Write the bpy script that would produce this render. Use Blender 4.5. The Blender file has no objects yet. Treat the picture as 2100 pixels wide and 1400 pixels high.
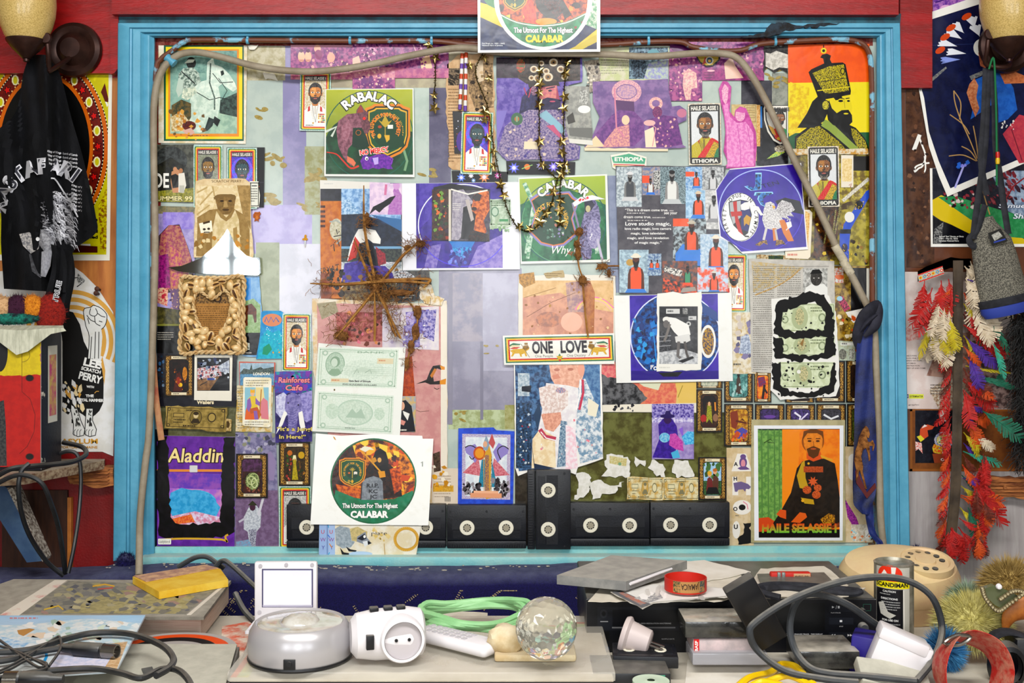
import bpy, bmesh, math, random
from mathutils import Vector, Matrix
random.seed(7)
SC = bpy.context.scene
COL = SC.collection
PI = math.pi
# ---------------------------------------------------------------- camera
S = 0.0011468      # metres per photo pixel on the wall plane y=0
D = 2.6            # camera to wall
YH = 620.0         # horizon row
ZC = 1.35          # camera height
cam = bpy.data.cameras.new('camera'); cob = bpy.data.objects.new('camera', cam); COL.objects.link(cob)
cob.location = (0, -D, ZC); cob.rotation_euler = (PI/2, 0, 0)
cam.sensor_width = 36.0; cam.lens = 36.0*D/(2100*S); cam.shift_y = -(700-YH)/2100.0
cam.clip_start = 0.02
SC.camera = cob
# ---------------------------------------------------------------- light and exposure
SC.view_settings.view_transform = 'Standard'; SC.view_settings.look = 'None'
SC.view_settings.exposure = 0.0; SC.view_settings.gamma = 1.0; SC.view_settings.use_curve_mapping = False
w = bpy.data.worlds.new('sky'); SC.world = w; w.use_nodes = True
w.node_tree.nodes['Background'].inputs[0].default_value = (0.85, 0.92, 1.0, 1)
w.node_tree.nodes['Background'].inputs[1].default_value = 3.0
def area(name, loc, rot, sx, sy, power, col=(1, 1, 1)):
    l = bpy.data.lights.new(name, 'AREA'); l.shape = 'RECTANGLE'; l.size = sx; l.size_y = sy; l.energy = power; l.color = col
    o = bpy.data.objects.new(name, l); COL.objects.link(o); o.location = loc; o.rotation_euler = rot
    return o
# daylight through the three windows behind the photographer, and the ceiling strip lamp
WIN = [(-1.55, 0.75), (0.0, 0.9), (1.55, 0.75)]
for wx, ww in WIN:
    area('window_daylight', (wx, -4.33, 1.62), (PI/2, 0, 0), ww, 1.1, 30, (0.97, 0.99, 1.0))
area('strip_lamp_light', (0, -2.15, 2.66), (math.radians(24), 0, 0), 2.2, 0.35, 94, (1, 0.985, 0.965))
# ---------------------------------------------------------------- helpers: places
def W(u, v, y=0.0):
    k = S*(D+y)/D
    return Vector(((u-1050)*k, y, ZC+(YH-v)*k))
def T(u, v, z):
    k = (ZC-z)/(v-YH); y = k/S*D - D
    return Vector(((u-1050)*k, y, z))
# ---------------------------------------------------------------- helpers: colours and materials
GAIN = 0.86
def lin1(c): return c/12.92 if c <= .04045 else ((c+.055)/1.055)**2.4
def hx(h, gain=GAIN):
    if len(h) == 3: h = h[0]*2+h[1]*2+h[2]*2
    v = [int(h[i:i+2], 16)/255 for i in (0, 2, 4)]; m = sum(v)/3
    v = [.53+((m+(q-m)*1.16)-.53)*1.15 for q in v]          # printing inks and paints: a little punchier than read off
    return tuple(min(.86, lin1(min(1., max(.015, q)))*gain) for q in v)
def nn(nt, t, x=0, **kw):
    n = nt.nodes.new(t)
    for k, v in kw.items(): setattr(n, k, v)
    return n
MATS = {}
def mat(name, c, rough=.6, metal=0., c2=None, scale=60., bump=0., bscale=200., dust=0., dustc='cbc5b8', trans=0., ior=1.45, coat=0., lo=.4, hi=.62, vec=None, alpha=1., detail=5., stretch=None, emit=0.):
    if name in MATS: return MATS[name]
    m = bpy.data.materials.new(name); MATS[name] = m; m.use_nodes = True
    nt = m.node_tree; b = nt.nodes['Principled BSDF']; L = nt.links.new
    b.inputs['Base Color'].default_value = (*hx(c), 1); b.inputs['Roughness'].default_value = rough
    b.inputs['Metallic'].default_value = metal; b.inputs['Transmission Weight'].default_value = trans; b.inputs['IOR'].default_value = ior
    b.inputs['Coat Weight'].default_value = coat; b.inputs['Alpha'].default_value = alpha
    tc = nn(nt, 'ShaderNodeTexCoord'); src = tc.outputs['Object']
    if stretch:
        mp = nn(nt, 'ShaderNodeMapping'); mp.inputs['Scale'].default_value = stretch; L(src, mp.inputs['Vector']); src = mp.outputs[0]
    out = None
    if c2:
        n = nn(nt, 'ShaderNodeTexNoise'); n.inputs['Scale'].default_value = scale; n.inputs['Detail'].default_value = detail; n.inputs['Roughness'].default_value = .65
        L(src, n.inputs['Vector'])
        r = nn(nt, 'ShaderNodeValToRGB'); e = r.color_ramp.elements
        e[0].position = lo; e[0].color = (*hx(c), 1); e[1].position = hi; e[1].color = (*hx(c2), 1)
        L(n.outputs['Fac'], r.inputs[0]); out = r.outputs[0]
    if dust:
        g = nn(nt, 'ShaderNodeNewGeometry'); sp = nn(nt, 'ShaderNodeSeparateXYZ'); L(g.outputs['Normal'], sp.inputs[0])
        n2 = nn(nt, 'ShaderNodeTexNoise'); n2.inputs['Scale'].default_value = 45.; n2.inputs['Detail'].default_value = 7.; L(tc.outputs['Object'], n2.inputs['Vector'])
        ma = nn(nt, 'ShaderNodeMapRange'); ma.inputs[1].default_value = .3; ma.inputs[2].default_value = .95; L(sp.outputs[2], ma.inputs[0])
        mb = nn(nt, 'ShaderNodeMapRange'); mb.inputs[1].default_value = .25; mb.inputs[2].default_value = .65; mb.inputs[3].default_value = .45; L(n2.outputs['Fac'], mb.inputs[0])
        mu = nn(nt, 'ShaderNodeMath', operation='MULTIPLY'); L(ma.outputs[0], mu.inputs[0]); L(mb.outputs[0], mu.inputs[1])
        m2 = nn(nt, 'ShaderNodeMath', operation='MULTIPLY'); L(mu.outputs[0], m2.inputs[0]); m2.inputs[1].default_value = dust
        mx = nn(nt, 'ShaderNodeMix', data_type='RGBA'); L(m2.outputs[0], mx.inputs[0]); mx.inputs[7].default_value = (*hx(dustc), 1)
        if out: L(out, mx.inputs[6])
        else: mx.inputs[6].default_value = (*hx(c), 1)
        out = mx.outputs[2]
    if out: L(out, b.inputs['Base Color'])
    if bump:
        n3 = nn(nt, 'ShaderNodeTexNoise'); n3.inputs['Scale'].default_value = bscale; n3.inputs['Detail'].default_value = 4.; L(src, n3.inputs['Vector'])
        bp = nn(nt, 'ShaderNodeBump'); bp.inputs['Strength'].default_value = bump; bp.inputs['Distance'].default_value = .004
        L(n3.outputs['Fac'], bp.inputs['Height']); L(bp.outputs[0], b.inputs['Normal'])
    return m
def print_mat(name, rough, bump, bscale, coat=0., spec=.5, metal=0.):
    m = bpy.data.materials.new(name); MATS[name] = m; m.use_nodes = True
    nt = m.node_tree; b = nt.nodes['Principled BSDF']; L = nt.links.new
    a = nn(nt, 'ShaderNodeAttribute', attribute_name='ca'); c = nn(nt, 'ShaderNodeAttribute', attribute_name='cb')
    tc = nn(nt, 'ShaderNodeTexCoord')
    n = nn(nt, 'ShaderNodeTexNoise'); n.inputs['Detail'].default_value = 5.; n.inputs['Roughness'].default_value = .62
    mu = nn(nt, 'ShaderNodeMath', operation='MULTIPLY'); mu.inputs[1].default_value = 1000.
    L(c.outputs['Alpha'], mu.inputs[0]); L(mu.outputs[0], n.inputs['Scale']); L(tc.outputs['Object'], n.inputs['Vector'])
    mr = nn(nt, 'ShaderNodeMapRange'); mr.interpolation_type = 'SMOOTHSTEP'; mr.inputs[1].default_value = .4; mr.inputs[2].default_value = .6
    L(n.outputs['Fac'], mr.inputs[0])
    mx = nn(nt, 'ShaderNodeMix', data_type='RGBA'); L(mr.outputs[0], mx.inputs[0]); L(a.outputs['Color'], mx.inputs[6]); L(c.outputs['Color'], mx.inputs[7])
    # uneven print and a little grime
    n2 = nn(nt, 'ShaderNodeTexNoise'); n2.inputs['Scale'].default_value = 28.; n2.inputs['Detail'].default_value = 8.; n2.inputs['Roughness'].default_value = .7; L(tc.outputs['Object'], n2.inputs['Vector'])
    m3 = nn(nt, 'ShaderNodeMapRange'); m3.inputs[1].default_value = .56; m3.inputs[2].default_value = .8; m3.inputs[3].default_value = 0.; m3.inputs[4].default_value = .35; L(n2.outputs['Fac'], m3.inputs[0])
    m4 = nn(nt, 'ShaderNodeMix', data_type='RGBA', blend_type='MULTIPLY'); L(m3.outputs[0], m4.inputs[0]); L(mx.outputs[2], m4.inputs[6]); m4.inputs[7].default_value = (.72, .66, .52, 1)
    L(m4.outputs[2], b.inputs['Base Color'])
    b.inputs['Roughness'].default_value = rough; b.inputs['Coat Weight'].default_value = coat; b.inputs['Specular IOR Level'].default_value = spec; b.inputs['Metallic'].default_value = metal
    n3 = nn(nt, 'ShaderNodeTexNoise'); n3.inputs['Scale'].default_value = bscale; n3.inputs['Detail'].default_value = 3.; n3.inputs['Distortion'].default_value = .6; L(tc.outputs['Object'], n3.inputs['Vector'])
    bp = nn(nt, 'ShaderNodeBump'); bp.inputs['Strength'].default_value = bump; bp.inputs['Distance'].default_value = .01
    L(n3.outputs['Fac'], bp.inputs['Height']); L(bp.outputs[0], b.inputs['Normal'])
    return m
PAPER = print_mat('printed_paper', .62, .12, 16., spec=.25)
PHOTO = print_mat('glossy_print', .24, .16, 11., spec=.35)
STICK = print_mat('foil_sticker', .3, .25, 420., coat=.15)
CARD = print_mat('varnished_card', .35, .05, 30., spec=.3)
PANE = print_mat('painted_glass', .2, .05, 7., coat=.05, spec=.4)
FLAT = print_mat('matt_ink', .75, .02, 60.)
# ---------------------------------------------------------------- helpers: objects
def tag(o, label=None, cat=None, group=None, kind=None):
    if label: o['label'] = label
    if cat: o['category'] = cat
    if group: o['group'] = group
    if kind: o['kind'] = kind
    return o
def thing(name, label, cat, loc=(0, 0, 0), rz=0., group=None):
    o = bpy.data.objects.new(name, None); COL.objects.link(o); o.empty_display_size = .02
    o.location = loc; o.rotation_euler = (0, 0, rz); return tag(o, label, cat, group)
def obj(name, bm, m, parent=None, loc=None, smooth=True, rot=None):
    me = bpy.data.meshes.new(name); bm.normal_update(); bm.to_mesh(me); bm.free()
    for x in (m if isinstance(m, (list, tuple)) else [m]): me.materials.append(x)
    if smooth:
        me.polygons.foreach_set('use_smooth', [True]*len(me.polygons)); me.set_sharp_from_angle(angle=math.radians(38))
    o = bpy.data.objects.new(name, me); COL.objects.link(o)
    if parent: o.parent = parent
    if loc is not None: o.location = loc
    if rot is not None: o.rotation_euler = rot
    return o
def XF(bm, vs, M):
    for v in vs: v.co = M @ v.co
def box(bm, x0, y0, z0, x1, y1, z1, bev=0., M=None, mi=0, seg=2):
    r = bmesh.ops.create_cube(bm, size=1.); vs = r['verts']
    for v in vs: v.co = Vector(((x0+x1)/2+v.co.x*(x1-x0), (y0+y1)/2+v.co.y*(y1-y0), (z0+z1)/2+v.co.z*(z1-z0)))
    fs = list({f for v in vs for f in v.link_faces})
    if bev:
        es = list({e for v in vs for e in v.link_edges})
        r = bmesh.ops.bevel(bm, geom=es, offset=bev, segments=seg, affect='EDGES', profile=.5, clamp_overlap=True)
        fs = list(set(r['faces']) | {f for f in fs if f.is_valid}); vs = list({v for f in fs for v in f.verts})
    for f in fs: f.material_index = mi
    if M: XF(bm, vs, M)
    return vs
def crom(pts, n=6, closed=False):
    pts = [Vector(p) for p in pts]; out = []; N = len(pts)
    for i in range(N if closed else N-1):
        g = (lambda j: pts[j % N]) if closed else (lambda j: pts[max(0, min(N-1, j))])
        p0, p1, p2, p3 = g(i-1), g(i), g(i+1), g(i+2)
        for k in range(n):
            t = k/n
            out.append(.5*((2*p1)+(-p0+p2)*t+(2*p0-5*p1+4*p2-p3)*t*t+(-p0+3*p1-3*p2+p3)*t**3))
    if not closed: out.append(pts[-1].copy())
    return out
def tube(bm, pts, r, sides=8, closed=False, cap=True, n=0, mi=0, flat=1., up=None):
    """sweep; r may be a number or a list along pts; flat squashes the section along the second axis"""
    if n: 
        if isinstance(r, (list, tuple)):
            rr = crom([Vector((q, 0, 0)) for q in r], n, closed); r = [q.x for q in rr]
        pts = crom(pts, n, closed)
    pts = [Vector(p) for p in pts]; N = len(pts); rings = []
    t0 = (pts[1]-pts[0]).normalized(); u = Vector(up) if up else (Vector((0, 0, 1)) if abs(t0.z) < .9 else Vector((0, 1, 0)))
    u = (u-t0*u.dot(t0)).normalized()
    for i, p in enumerate(pts):
        t = ((pts[(i+1) % N]-pts[i-1]) if closed else (pts[min(N-1, i+1)]-pts[max(0, i-1)]))
        if t.length < 1e-9: t = t0
        t = t.normalized(); u = (u-t*u.dot(t))
        if u.length < 1e-6: u = t.orthogonal()
        u.normalize(); v = t.cross(u); q = r[i] if isinstance(r, (list, tuple)) else r
        rings.append([bm.verts.new(p+u*math.cos(2*PI*k/sides)*q*flat+v*math.sin(2*PI*k/sides)*q) for k in range(sides)])
    for i in range(N if closed else N-1):
        a, b = rings[i], rings[(i+1) % N]
        for k in range(sides):
            f = bm.faces.new((a[k], a[(k+1) % sides], b[(k+1) % sides], b[k])); f.material_index = mi
    if cap and not closed:
        for q in (rings[0][::-1], rings[-1]):
            f = bm.faces.new(q); f.material_index = mi
    return rings
def lathe(bm, prof, seg=32, M=None, mi=0, sx=1., sy=1.):
    """profile of (radius, z) about z"""
    rings = []; vs = []
    for (r, z) in prof:
        if r < 1e-6: q = [bm.verts.new((0, 0, z))]
        else: q = [bm.verts.new((r*math.cos(2*PI*k/seg)*sx, r*math.sin(2*PI*k/seg)*sy, z)) for k in range(seg)]
        rings.append(q); vs += q
    for a, b in zip(rings, rings[1:]):
        for k in range(seg):
            k2 = (k+1) % seg
            if len(a) == 1 and len(b) == 1: continue
            if len(a) == 1: f = bm.faces.new((a[0], b[k], b[k2]))
            elif len(b) == 1: f = bm.faces.new((a[k], b[0], a[k2]))
            else: f = bm.faces.new((a[k], b[k], b[k2], a[k2]))
            f.material_index = mi
    bmesh.ops.recalc_face_normals(bm, faces=list({f for v in vs for f in v.link_faces}))
    if M: XF(bm, vs, M)
    return vs
def prism(bm, pts, y0, y1, mi=0):
    """pts in (x,z), extruded along y from y0 (near) to y1"""
    a = [bm.verts.new((x, y0, z)) for x, z in pts]; b = [bm.verts.new((x, y1, z)) for x, z in pts]; n = len(pts)
    fs = [bm.faces.new(a), bm.faces.new(b[::-1])]+[bm.faces.new((a[i], b[i], b[(i+1) % n], a[(i+1) % n])) for i in range(n)]
    for f in fs: f.material_index = mi
    bmesh.ops.recalc_face_normals(bm, faces=fs)
    return a+b
def pxprism(bm, pts, y0, y1, mi=0):
    a = [bm.verts.new(W(u, v, y0)) for u, v in pts]; n = len(pts)
    b = [bm.verts.new(W(u, v, y0)+Vector((0, y1-y0, 0))) for u, v in pts]
    fs = [bm.faces.new(a), bm.faces.new(b[::-1])]+[bm.faces.new((a[i], b[i], b[(i+1) % n], a[(i+1) % n])) for i in range(n)]
    for f in fs: f.material_index = mi
    bmesh.ops.recalc_face_normals(bm, faces=fs)
def NB(): return bmesh.new()
def origin_to(o, p):
    """move a mesh object's origin to p, keeping its place"""
    o.data.transform(Matrix.Translation(-Vector(p))); o.location = p; return o
# ---------------------------------------------------------------- helpers: lettering
_gl = {}
def text_mesh(s, off=0., shear=0.):
    """triangulated lettering, cap height 1, left at x=0: (points, triangles, width)"""
    key = (s, off, shear)
    if key in _gl: return _gl[key]
    cu = bpy.data.curves.new('t', 'FONT'); cu.body = s; cu.size = 1.; cu.fill_mode = 'FRONT'; cu.resolution_u = 3; cu.offset = off; cu.shear = shear
    o = bpy.data.objects.new('t', cu); me = bpy.data.meshes.new_from_object(o)
    k = 1/0.729
    vs = [(v.co.x*k, v.co.y*k) for v in me.vertices]; fs = [tuple(p.vertices) for p in me.polygons]
    bpy.data.objects.remove(o); bpy.data.curves.remove(cu); bpy.data.meshes.remove(me)
    if vs:
        x0 = min(v[0] for v in vs); vs = [(x-x0, y) for x, y in vs]; wd = max(v[0] for v in vs)
    else: wd = .4
    _gl[key] = (vs, fs, wd); return _gl[key]
# ---------------------------------------------------------------- printed sheets
EPS = 0.000016
def csp(spec):
    """'aabbcc' | 'aabbcc/ddeeff*12' mottled, spots of 12 px | 'aabbcc>ddeeff' shaded down the shape"""
    g = None; sc = 0.
    if '*' in spec: spec, k = spec.split('*'); sc = 1/(float(k)*S)/1000.
    if '>' in spec: spec, g = spec.split('>')
    a, b = (spec.split('/')+[None])[:2]
    return hx(a), hx(b) if b else hx(a), sc, hx(g) if g else None
class Sheet:
    def __init__(s, outline, L=0., bg='ffffff', th=.0004, y=None):
        if isinstance(outline, str):
            q = [float(k) for k in outline.split(',')]
            outline = [(q[0], q[1]), (q[2], q[1]), (q[2], q[3]), (q[0], q[3])]
        s.o = outline; s.y = -(.0015+L*.0026) if y is None else y; s.th = th; s.P = []; s.k = 1; s.A = None; s.clip = None
        s.bg = bg; s.p(outline, bg)
    # local frame: 0..100 box laid on three px corners, or on a px rectangle turned by rot degrees
    def box(s, x0, y0, x1, y1, rot=0.):
        cx, cy = (x0+x1)/2, (y0+y1)/2; c, q = math.cos(math.radians(rot)), math.sin(math.radians(rot))
        hw, hh = (x1-x0)/2, (y1-y0)/2
        f = lambda dx, dy: (cx+dx*c-dy*q, cy+dx*q+dy*c)
        return s.q(f(-hw, -hh), f(hw, -hh), f(-hw, hh))
    def q(s, tl, tr, bl):
        s.A = (tl, ((tr[0]-tl[0])/100, (tr[1]-tl[1])/100), ((bl[0]-tl[0])/100, (bl[1]-tl[1])/100)); return s
    def px(s): s.A = None; return s
    def m(s, x, y):
        if not s.A: return (x, y)
        o, a, b = s.A; return (o[0]+a[0]*x+b[0]*y, o[1]+a[1]*x+b[1]*y)
    def add(s, pts, col, tris=None):
        if tris is not None and s.clip:
            V = []; F = []
            for f in tris:
                q = clip_poly([pts[i] for i in f], s.clip)
                if len(q) > 2: F.append(tuple(range(len(V), len(V)+len(q)))); V += q
            pts, tris = V, F
        s.P.append((pts, tris, col, s.k)); s.k += 1
    def p(s, pts, c):
        if isinstance(pts, str):
            q = [float(k) for k in pts.replace(';', ' ').replace(',', ' ').split()]; pts = list(zip(q[::2], q[1::2]))
        pts = [s.m(x, y) for x, y in pts]
        if s.clip: pts = clip_poly(pts, s.clip)
        if len(pts) > 2: s.add(pts, csp(c))
        return s
    def r(s, x0, y0, x1, y1, c): return s.p([(x0, y0), (x1, y0), (x1, y1), (x0, y1)], c)
    def rr(s, x0, y0, x1, y1, rad, c, ry=None):
        ry = ry or rad; pts = []
        for cx, cy, a0 in ((x1-rad, y0+ry, -90), (x1-rad, y1-ry, 0), (x0+rad, y1-ry, 90), (x0+rad, y0+ry, 180)):
            pts += [(cx+rad*math.cos(math.radians(a0+k*22.5)), cy+ry*math.sin(math.radians(a0+k*22.5))) for k in range(5)]
        return s.p(pts, c)
    def e(s, cx, cy, rx, ry, c, rot=0., n=28, a0=0., a1=360.):
        full = a1-a0 >= 360; cr, sr = math.cos(math.radians(rot)), math.sin(math.radians(rot)); pts = []
        for k in range(n if full else n+1):
            t = math.radians(a0+(a1-a0)*k/n); x, y = rx*math.cos(t), ry*math.sin(t)
            pts.append((cx+x*cr-y*sr, cy+x*sr+y*cr))
        return s.p(pts, c)
    def l(s, pts, wd, c, closed=False, sm=0):
        if isinstance(pts, str):
            q = [float(k) for k in pts.replace(';', ' ').replace(',', ' ').split()]; pts = list(zip(q[::2], q[1::2]))
        if sm: pts = [(p.x, p.y) for p in crom([Vector((x, y, 0)) for x, y in pts], sm, closed)]
        if closed: pts = list(pts)+[pts[0], pts[1]]
        pts = [s.m(x, y) for x, y in pts]; N = len(pts); a = []; b = []
        wds = wd if isinstance(wd, (list, tuple)) else (wd, wd)
        for i, (x, y) in enumerate(pts):
            x0, y0 = pts[max(0, i-1)]; x1, y1 = pts[min(N-1, i+1)]; d = math.hypot(x1-x0, y1-y0) or 1
            nx, ny = -(y1-y0)/d, (x1-x0)/d; h = (wds[0]+(wds[1]-wds[0])*i/max(1, N-1))/2
            a.append((x+nx*h, y+ny*h)); b.append((x-nx*h, y-ny*h))
        P = a+b[::-1]; n2 = len(P)
        s.add(P, csp(c), [(i, i+1, n2-2-i, n2-1-i) for i in range(N-1)]); return s
    def ring(s, cx, cy, rx, ry, wd, c, n=40, a0=0., a1=360.):
        pts = [(cx+rx*math.cos(math.radians(a0+(a1-a0)*k/n)), cy+ry*math.sin(math.radians(a0+(a1-a0)*k/n))) for k in range(n+1)]
        if s.clip: 
            k0 = s.k
            for i in range(n):
                s.k = k0
                (x0, y0), (x1, y1) = pts[i], pts[i+1]; d = math.hypot(x1-x0, y1-y0) or 1; nx, ny = -(y1-y0)/d*wd/2, (x1-x0)/d*wd/2
                s.p([(x0+nx, y0+ny), (x1+nx, y1+ny), (x1-nx, y1-ny), (x0-nx, y0-ny)], c)
            s.k = k0+1
            return s
        return s.l(pts, wd, c)
    def border(s, x0, y0, x1, y1, wd, c, wy=None):
        wy = wy or wd
        s.r(x0, y0, x1, y0+wy, c); s.k -= 1; s.r(x0, y1-wy, x1, y1, c); s.k -= 1; s.r(x0, y0, x0+wd, y1, c); s.k -= 1; return s.r(x1-wd, y0, x1, y1, c)
    def t(s, txt, x, y, h, c, wd=None, al='c', bold=0., out=None, ow=.12, it=0., rot=0., vf=1.):
        """lettering: baseline at (x,y), cap height h; wd fits the width; out = outline colour"""
        for pas in ((out, bold+ow), (c, bold)):
            if not pas[0]: continue
            vs, fs, tw = text_mesh(txt, pas[1]*.6, it); base = text_mesh(txt, 0., it)[2]
            kx = (wd/base if wd else h); x0 = {'c': -.5, 'l': 0., 'r': -1.}[al]*base*kx
            dx = -(tw-base)/2; cr, sr = math.cos(math.radians(rot)), math.sin(math.radians(rot)); pts = []
            for (gx, gy) in vs:
                px, py = x0+(gx+dx)*kx, -gy*h*vf
                pts.append(s.m(x+px*cr-py*sr, y+px*sr+py*cr))
            s.add(pts, csp(pas[0]), fs)
        return s
    def at(s, txt, cx, cy, r, a0, a1, h, c, bold=0., out=None, ow=.12, inside=False, kx=1., ry=None):
        """lettering round an arc, angles in degrees clockwise from the top"""
        ws = [max(.3, text_mesh(ch)[2])+.22 if ch != ' ' else .55 for ch in txt]; tot = sum(ws); acc = 0.; ry = ry or r
        for pas in ((out, bold+ow), (c, bold)):
            if not pas[0]: continue
            acc = 0.; pts = []; fs = []
            for ch, wch in zip(txt, ws):
                a = math.radians(a0+(a1-a0)*(acc+wch/2)/tot); acc += wch
                if ch == ' ': continue
                vs, f, tw = text_mesh(ch, pas[1]*.6); n0 = len(pts)
                for gx, gy in vs:
                    lx, ly = (gx-tw/2)*h*kx, gy*h
                    if inside: lx, ly = -lx, -ly
                    R = r+ly; Ry = ry+ly
                    pts.append(s.m(cx+R*math.sin(a)+lx*math.cos(a), cy-Ry*math.cos(a)+lx*math.sin(a)))
                fs += [tuple(i+n0 for i in q) for q in f]
            s.add(pts, csp(pas[0]), fs)
        return s
    def spk(s, x0, y0, x1, y1, n, z, cols, seed=1, asp=1., ang=None, inside=None):
        """scattered flecks"""
        R = random.Random(seed); k0 = s.k
        cols = cols.split()
        for i in range(n):
            x, y = R.uniform(x0, x1), R.uniform(y0, y1); q = z*R.uniform(.45, 1.25); c = R.choice(cols)
            if inside and not inside(x, y): continue
            a = R.uniform(0, 360) if ang is None else ang+R.uniform(-18, 18); m = R.randint(4, 7)
            pts = []
            for k in range(m):
                t = 2*PI*k/m; rr = q*R.uniform(.5, 1.1); px, py = rr*math.cos(t)*asp, rr*math.sin(t)
                ca, sa = math.cos(math.radians(a)), math.sin(math.radians(a)); pts.append((x+px*ca-py*sa, y+px*sa+py*ca))
            s.k = k0+(i % 6); s.p(pts, c)
        s.k = k0+6; return s
    def lines(s, x0, y0, x1, n, dy, c, h=.42, seed=3, fill=1.):
        """unreadable small print"""
        R = random.Random(seed); k0 = s.k
        for i in range(n):
            x = x0; y = y0+i*dy; end = x1 if i < n-1 else x0+(x1-x0)*R.uniform(.4, .9)
            while x < end-1e-6:
                wd = R.uniform(.02, .09)*(x1-x0); s.k = k0; s.r(x, y, min(x+wd, end), y+dy*h, c); x += wd+.018*(x1-x0)*R.uniform(.6, 1.6)/fill
        s.k = k0+1; return s
    def done(s, name, label, cat, group=None, m=None, parent=None):
        m = m or PAPER
        ox = sum(p[0] for p in s.o)/len(s.o); oy = sum(p[1] for p in s.o)/len(s.o); O = W(ox, oy, s.y)
        V = []; F = []; CA = []; CB = []
        kk = (D+s.y)/D*S
        for pts, tris, (a, b, sc, g), k in s.P:
            n0 = len(V); yy = s.y-min(k, 140)*EPS
            ww = [W(x, y, s.y) for x, y in pts]
            V += [(q.x-O.x, yy-s.y, q.z-O.z) for q in ww]
            if tris is None: fs = [tuple(range(len(pts)))]
            else: fs = tris
            if g: 
                zs = [p[1] for p in pts]; z0, z1 = min(zs), max(zs)
            # keep every face turned to the room
            for f in fs:
                ar = sum(pts[f[i]][0]*pts[f[(i+1) % len(f)]][1]-pts[f[(i+1) % len(f)]][0]*pts[f[i]][1] for i in range(len(f)))
                if ar > 0: f = tuple(f)[::-1]
                F.append(tuple(i+n0 for i in f))
                for i in f:
                    if g:
                        t = (pts[i][1]-z0)/max(1e-6, z1-z0); ca = tuple(a[j]*(1-t)+g[j]*t for j in range(3)); cb = ca if sc == 0 else b
                    else: ca, cb = a, b
                    CA += [*ca, 1.]; CB += [*cb, sc]
        # back and edges of the sheet
        n0 = len(V); n = len(s.o); ww = [W(x, y, s.y) for x, y in s.o]
        V += [(q.x-O.x, -EPS, q.z-O.z) for q in ww]+[(q.x-O.x, s.th, q.z-O.z) for q in ww]
        ebg = hx(s.bg.split('/')[0].split('>')[0].split('*')[0]); e = (*[min(.8, c*.5+.35) for c in ebg], 1.)
        for i in range(n):
            j = (i+1) % n; F.append((n0+i, n0+j, n0+n+j, n0+n+i)); CA += e*4; CB += [*e[:3], 0.]*4
        me = bpy.data.meshes.new(name); me.from_pydata(V, [], F)
        for nm, dat in (('ca', CA), ('cb', CB)):
            at = me.attributes.new(nm, 'FLOAT_COLOR', 'CORNER'); at.data.foreach_set('color', dat)
        me.materials.append(m); o = bpy.data.objects.new(name, me); COL.objects.link(o)
        if parent: o.parent = parent; o.location = O-parent.location
        else: o.location = O
        return tag(o, label, cat, group)
def clip_poly(pts, cl):
    out = pts; n = len(cl)
    ar = sum(cl[i][0]*cl[(i+1) % n][1]-cl[(i+1) % n][0]*cl[i][1] for i in range(n)); sg = 1 if ar > 0 else -1
    for i in range(n):
        (ax, ay), (bx, by) = cl[i], cl[(i+1) % n]; src = out; out = []
        f = lambda p: sg*((bx-ax)*(p[1]-ay)-(by-ay)*(p[0]-ax))
        for j in range(len(src)):
            p, q = src[j-1], src[j]; fp, fq = f(p), f(q)
            if (fp >= 0) != (fq >= 0):
                t = fp/(fp-fq); out.append((p[0]+(q[0]-p[0])*t, p[1]+(q[1]-p[1])*t))
            if fq >= 0: out.append(q)
        if not out: return []
    return out
def rag(pts, amp=2., step=9., seed=1):
    """a torn edge along an outline"""
    R = random.Random(seed); out = []; n = len(pts)
    for i in range(n):
        (x0, y0), (x1, y1) = pts[i], pts[(i+1) % n]; d = math.hypot(x1-x0, y1-y0); m = max(1, int(d/step))
        for k in range(m):
            t = k/m; j = amp if k else amp*.3
            out.append((x0+(x1-x0)*t+R.uniform(-j, j), y0+(y1-y0)*t+R.uniform(-j, j)))
    return out
def Q(s):
    q = [float(k) for k in s.replace(';', ' ').replace(',', ' ').split()]; return list(zip(q[::2], q[1::2]))
# ================================================================ the setting
red = mat('red_gloss_paint', '931b1e', .38, c2='7c1216', scale=9, bump=.25, bscale=60, stretch=(1, 1, 6))
blue = mat('blue_gloss_paint', '6ba5bc', .4, c2='5893ab', scale=14, bump=.18, bscale=70, lo=.35, hi=.7)
teal = mat('teal_gap_shade', '1f5f6c', .5, c2='123f4a', scale=30)  # dark tone carries the shadow in the gap under the header board
ply = mat('plywood', 'b27a44', .55, c2='9a6234', scale=8, stretch=(6, 1, .8), bump=.1)
brown = mat('brown_varnish', '5a3a2a', .3, c2='6c4630', scale=10, bump=.2, bscale=25)
grey = mat('grey_emulsion', 'a9a4a2', .6, c2='9b9594', scale=12, stretch=(8, 1, .5), bump=.1)
dark = mat('dark_void', '2a1c16', .8, c2='3a281c', scale=12)
white = mat('cream_emulsion', '8d877a', .85)
def structure(name, bm, m, parent=None, smooth=False): 
    o = obj(name, bm, m, parent, smooth=smooth); 
    if not parent: o['kind'] = 'structure'
    return o
def quadpx(bm, pts, y, mi):
    f = bm.faces.new([bm.verts.new(W(u, v, y)) for u, v in pts][::-1]); f.material_index = mi
bm = NB(); X0, X1, V0, V1 = -1000, 3100, -640, 1830
for (a, b, c, d, mi) in ((X0, V0, X1, 34, 0), (X0, 34, 260, 160, 0), (X0, 160, 260, 690, 1), (X0, 690, 260, V1, 4), (1834, 34, X1, 170, 0), (1834, 170, X1, 966, 2), (1834, 966, X1, V1, 3), (260, 1128, 1834, V1, 0)):
    quadpx(bm, [(a, b), (c, b), (c, d), (a, d)], 0, mi)
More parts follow.
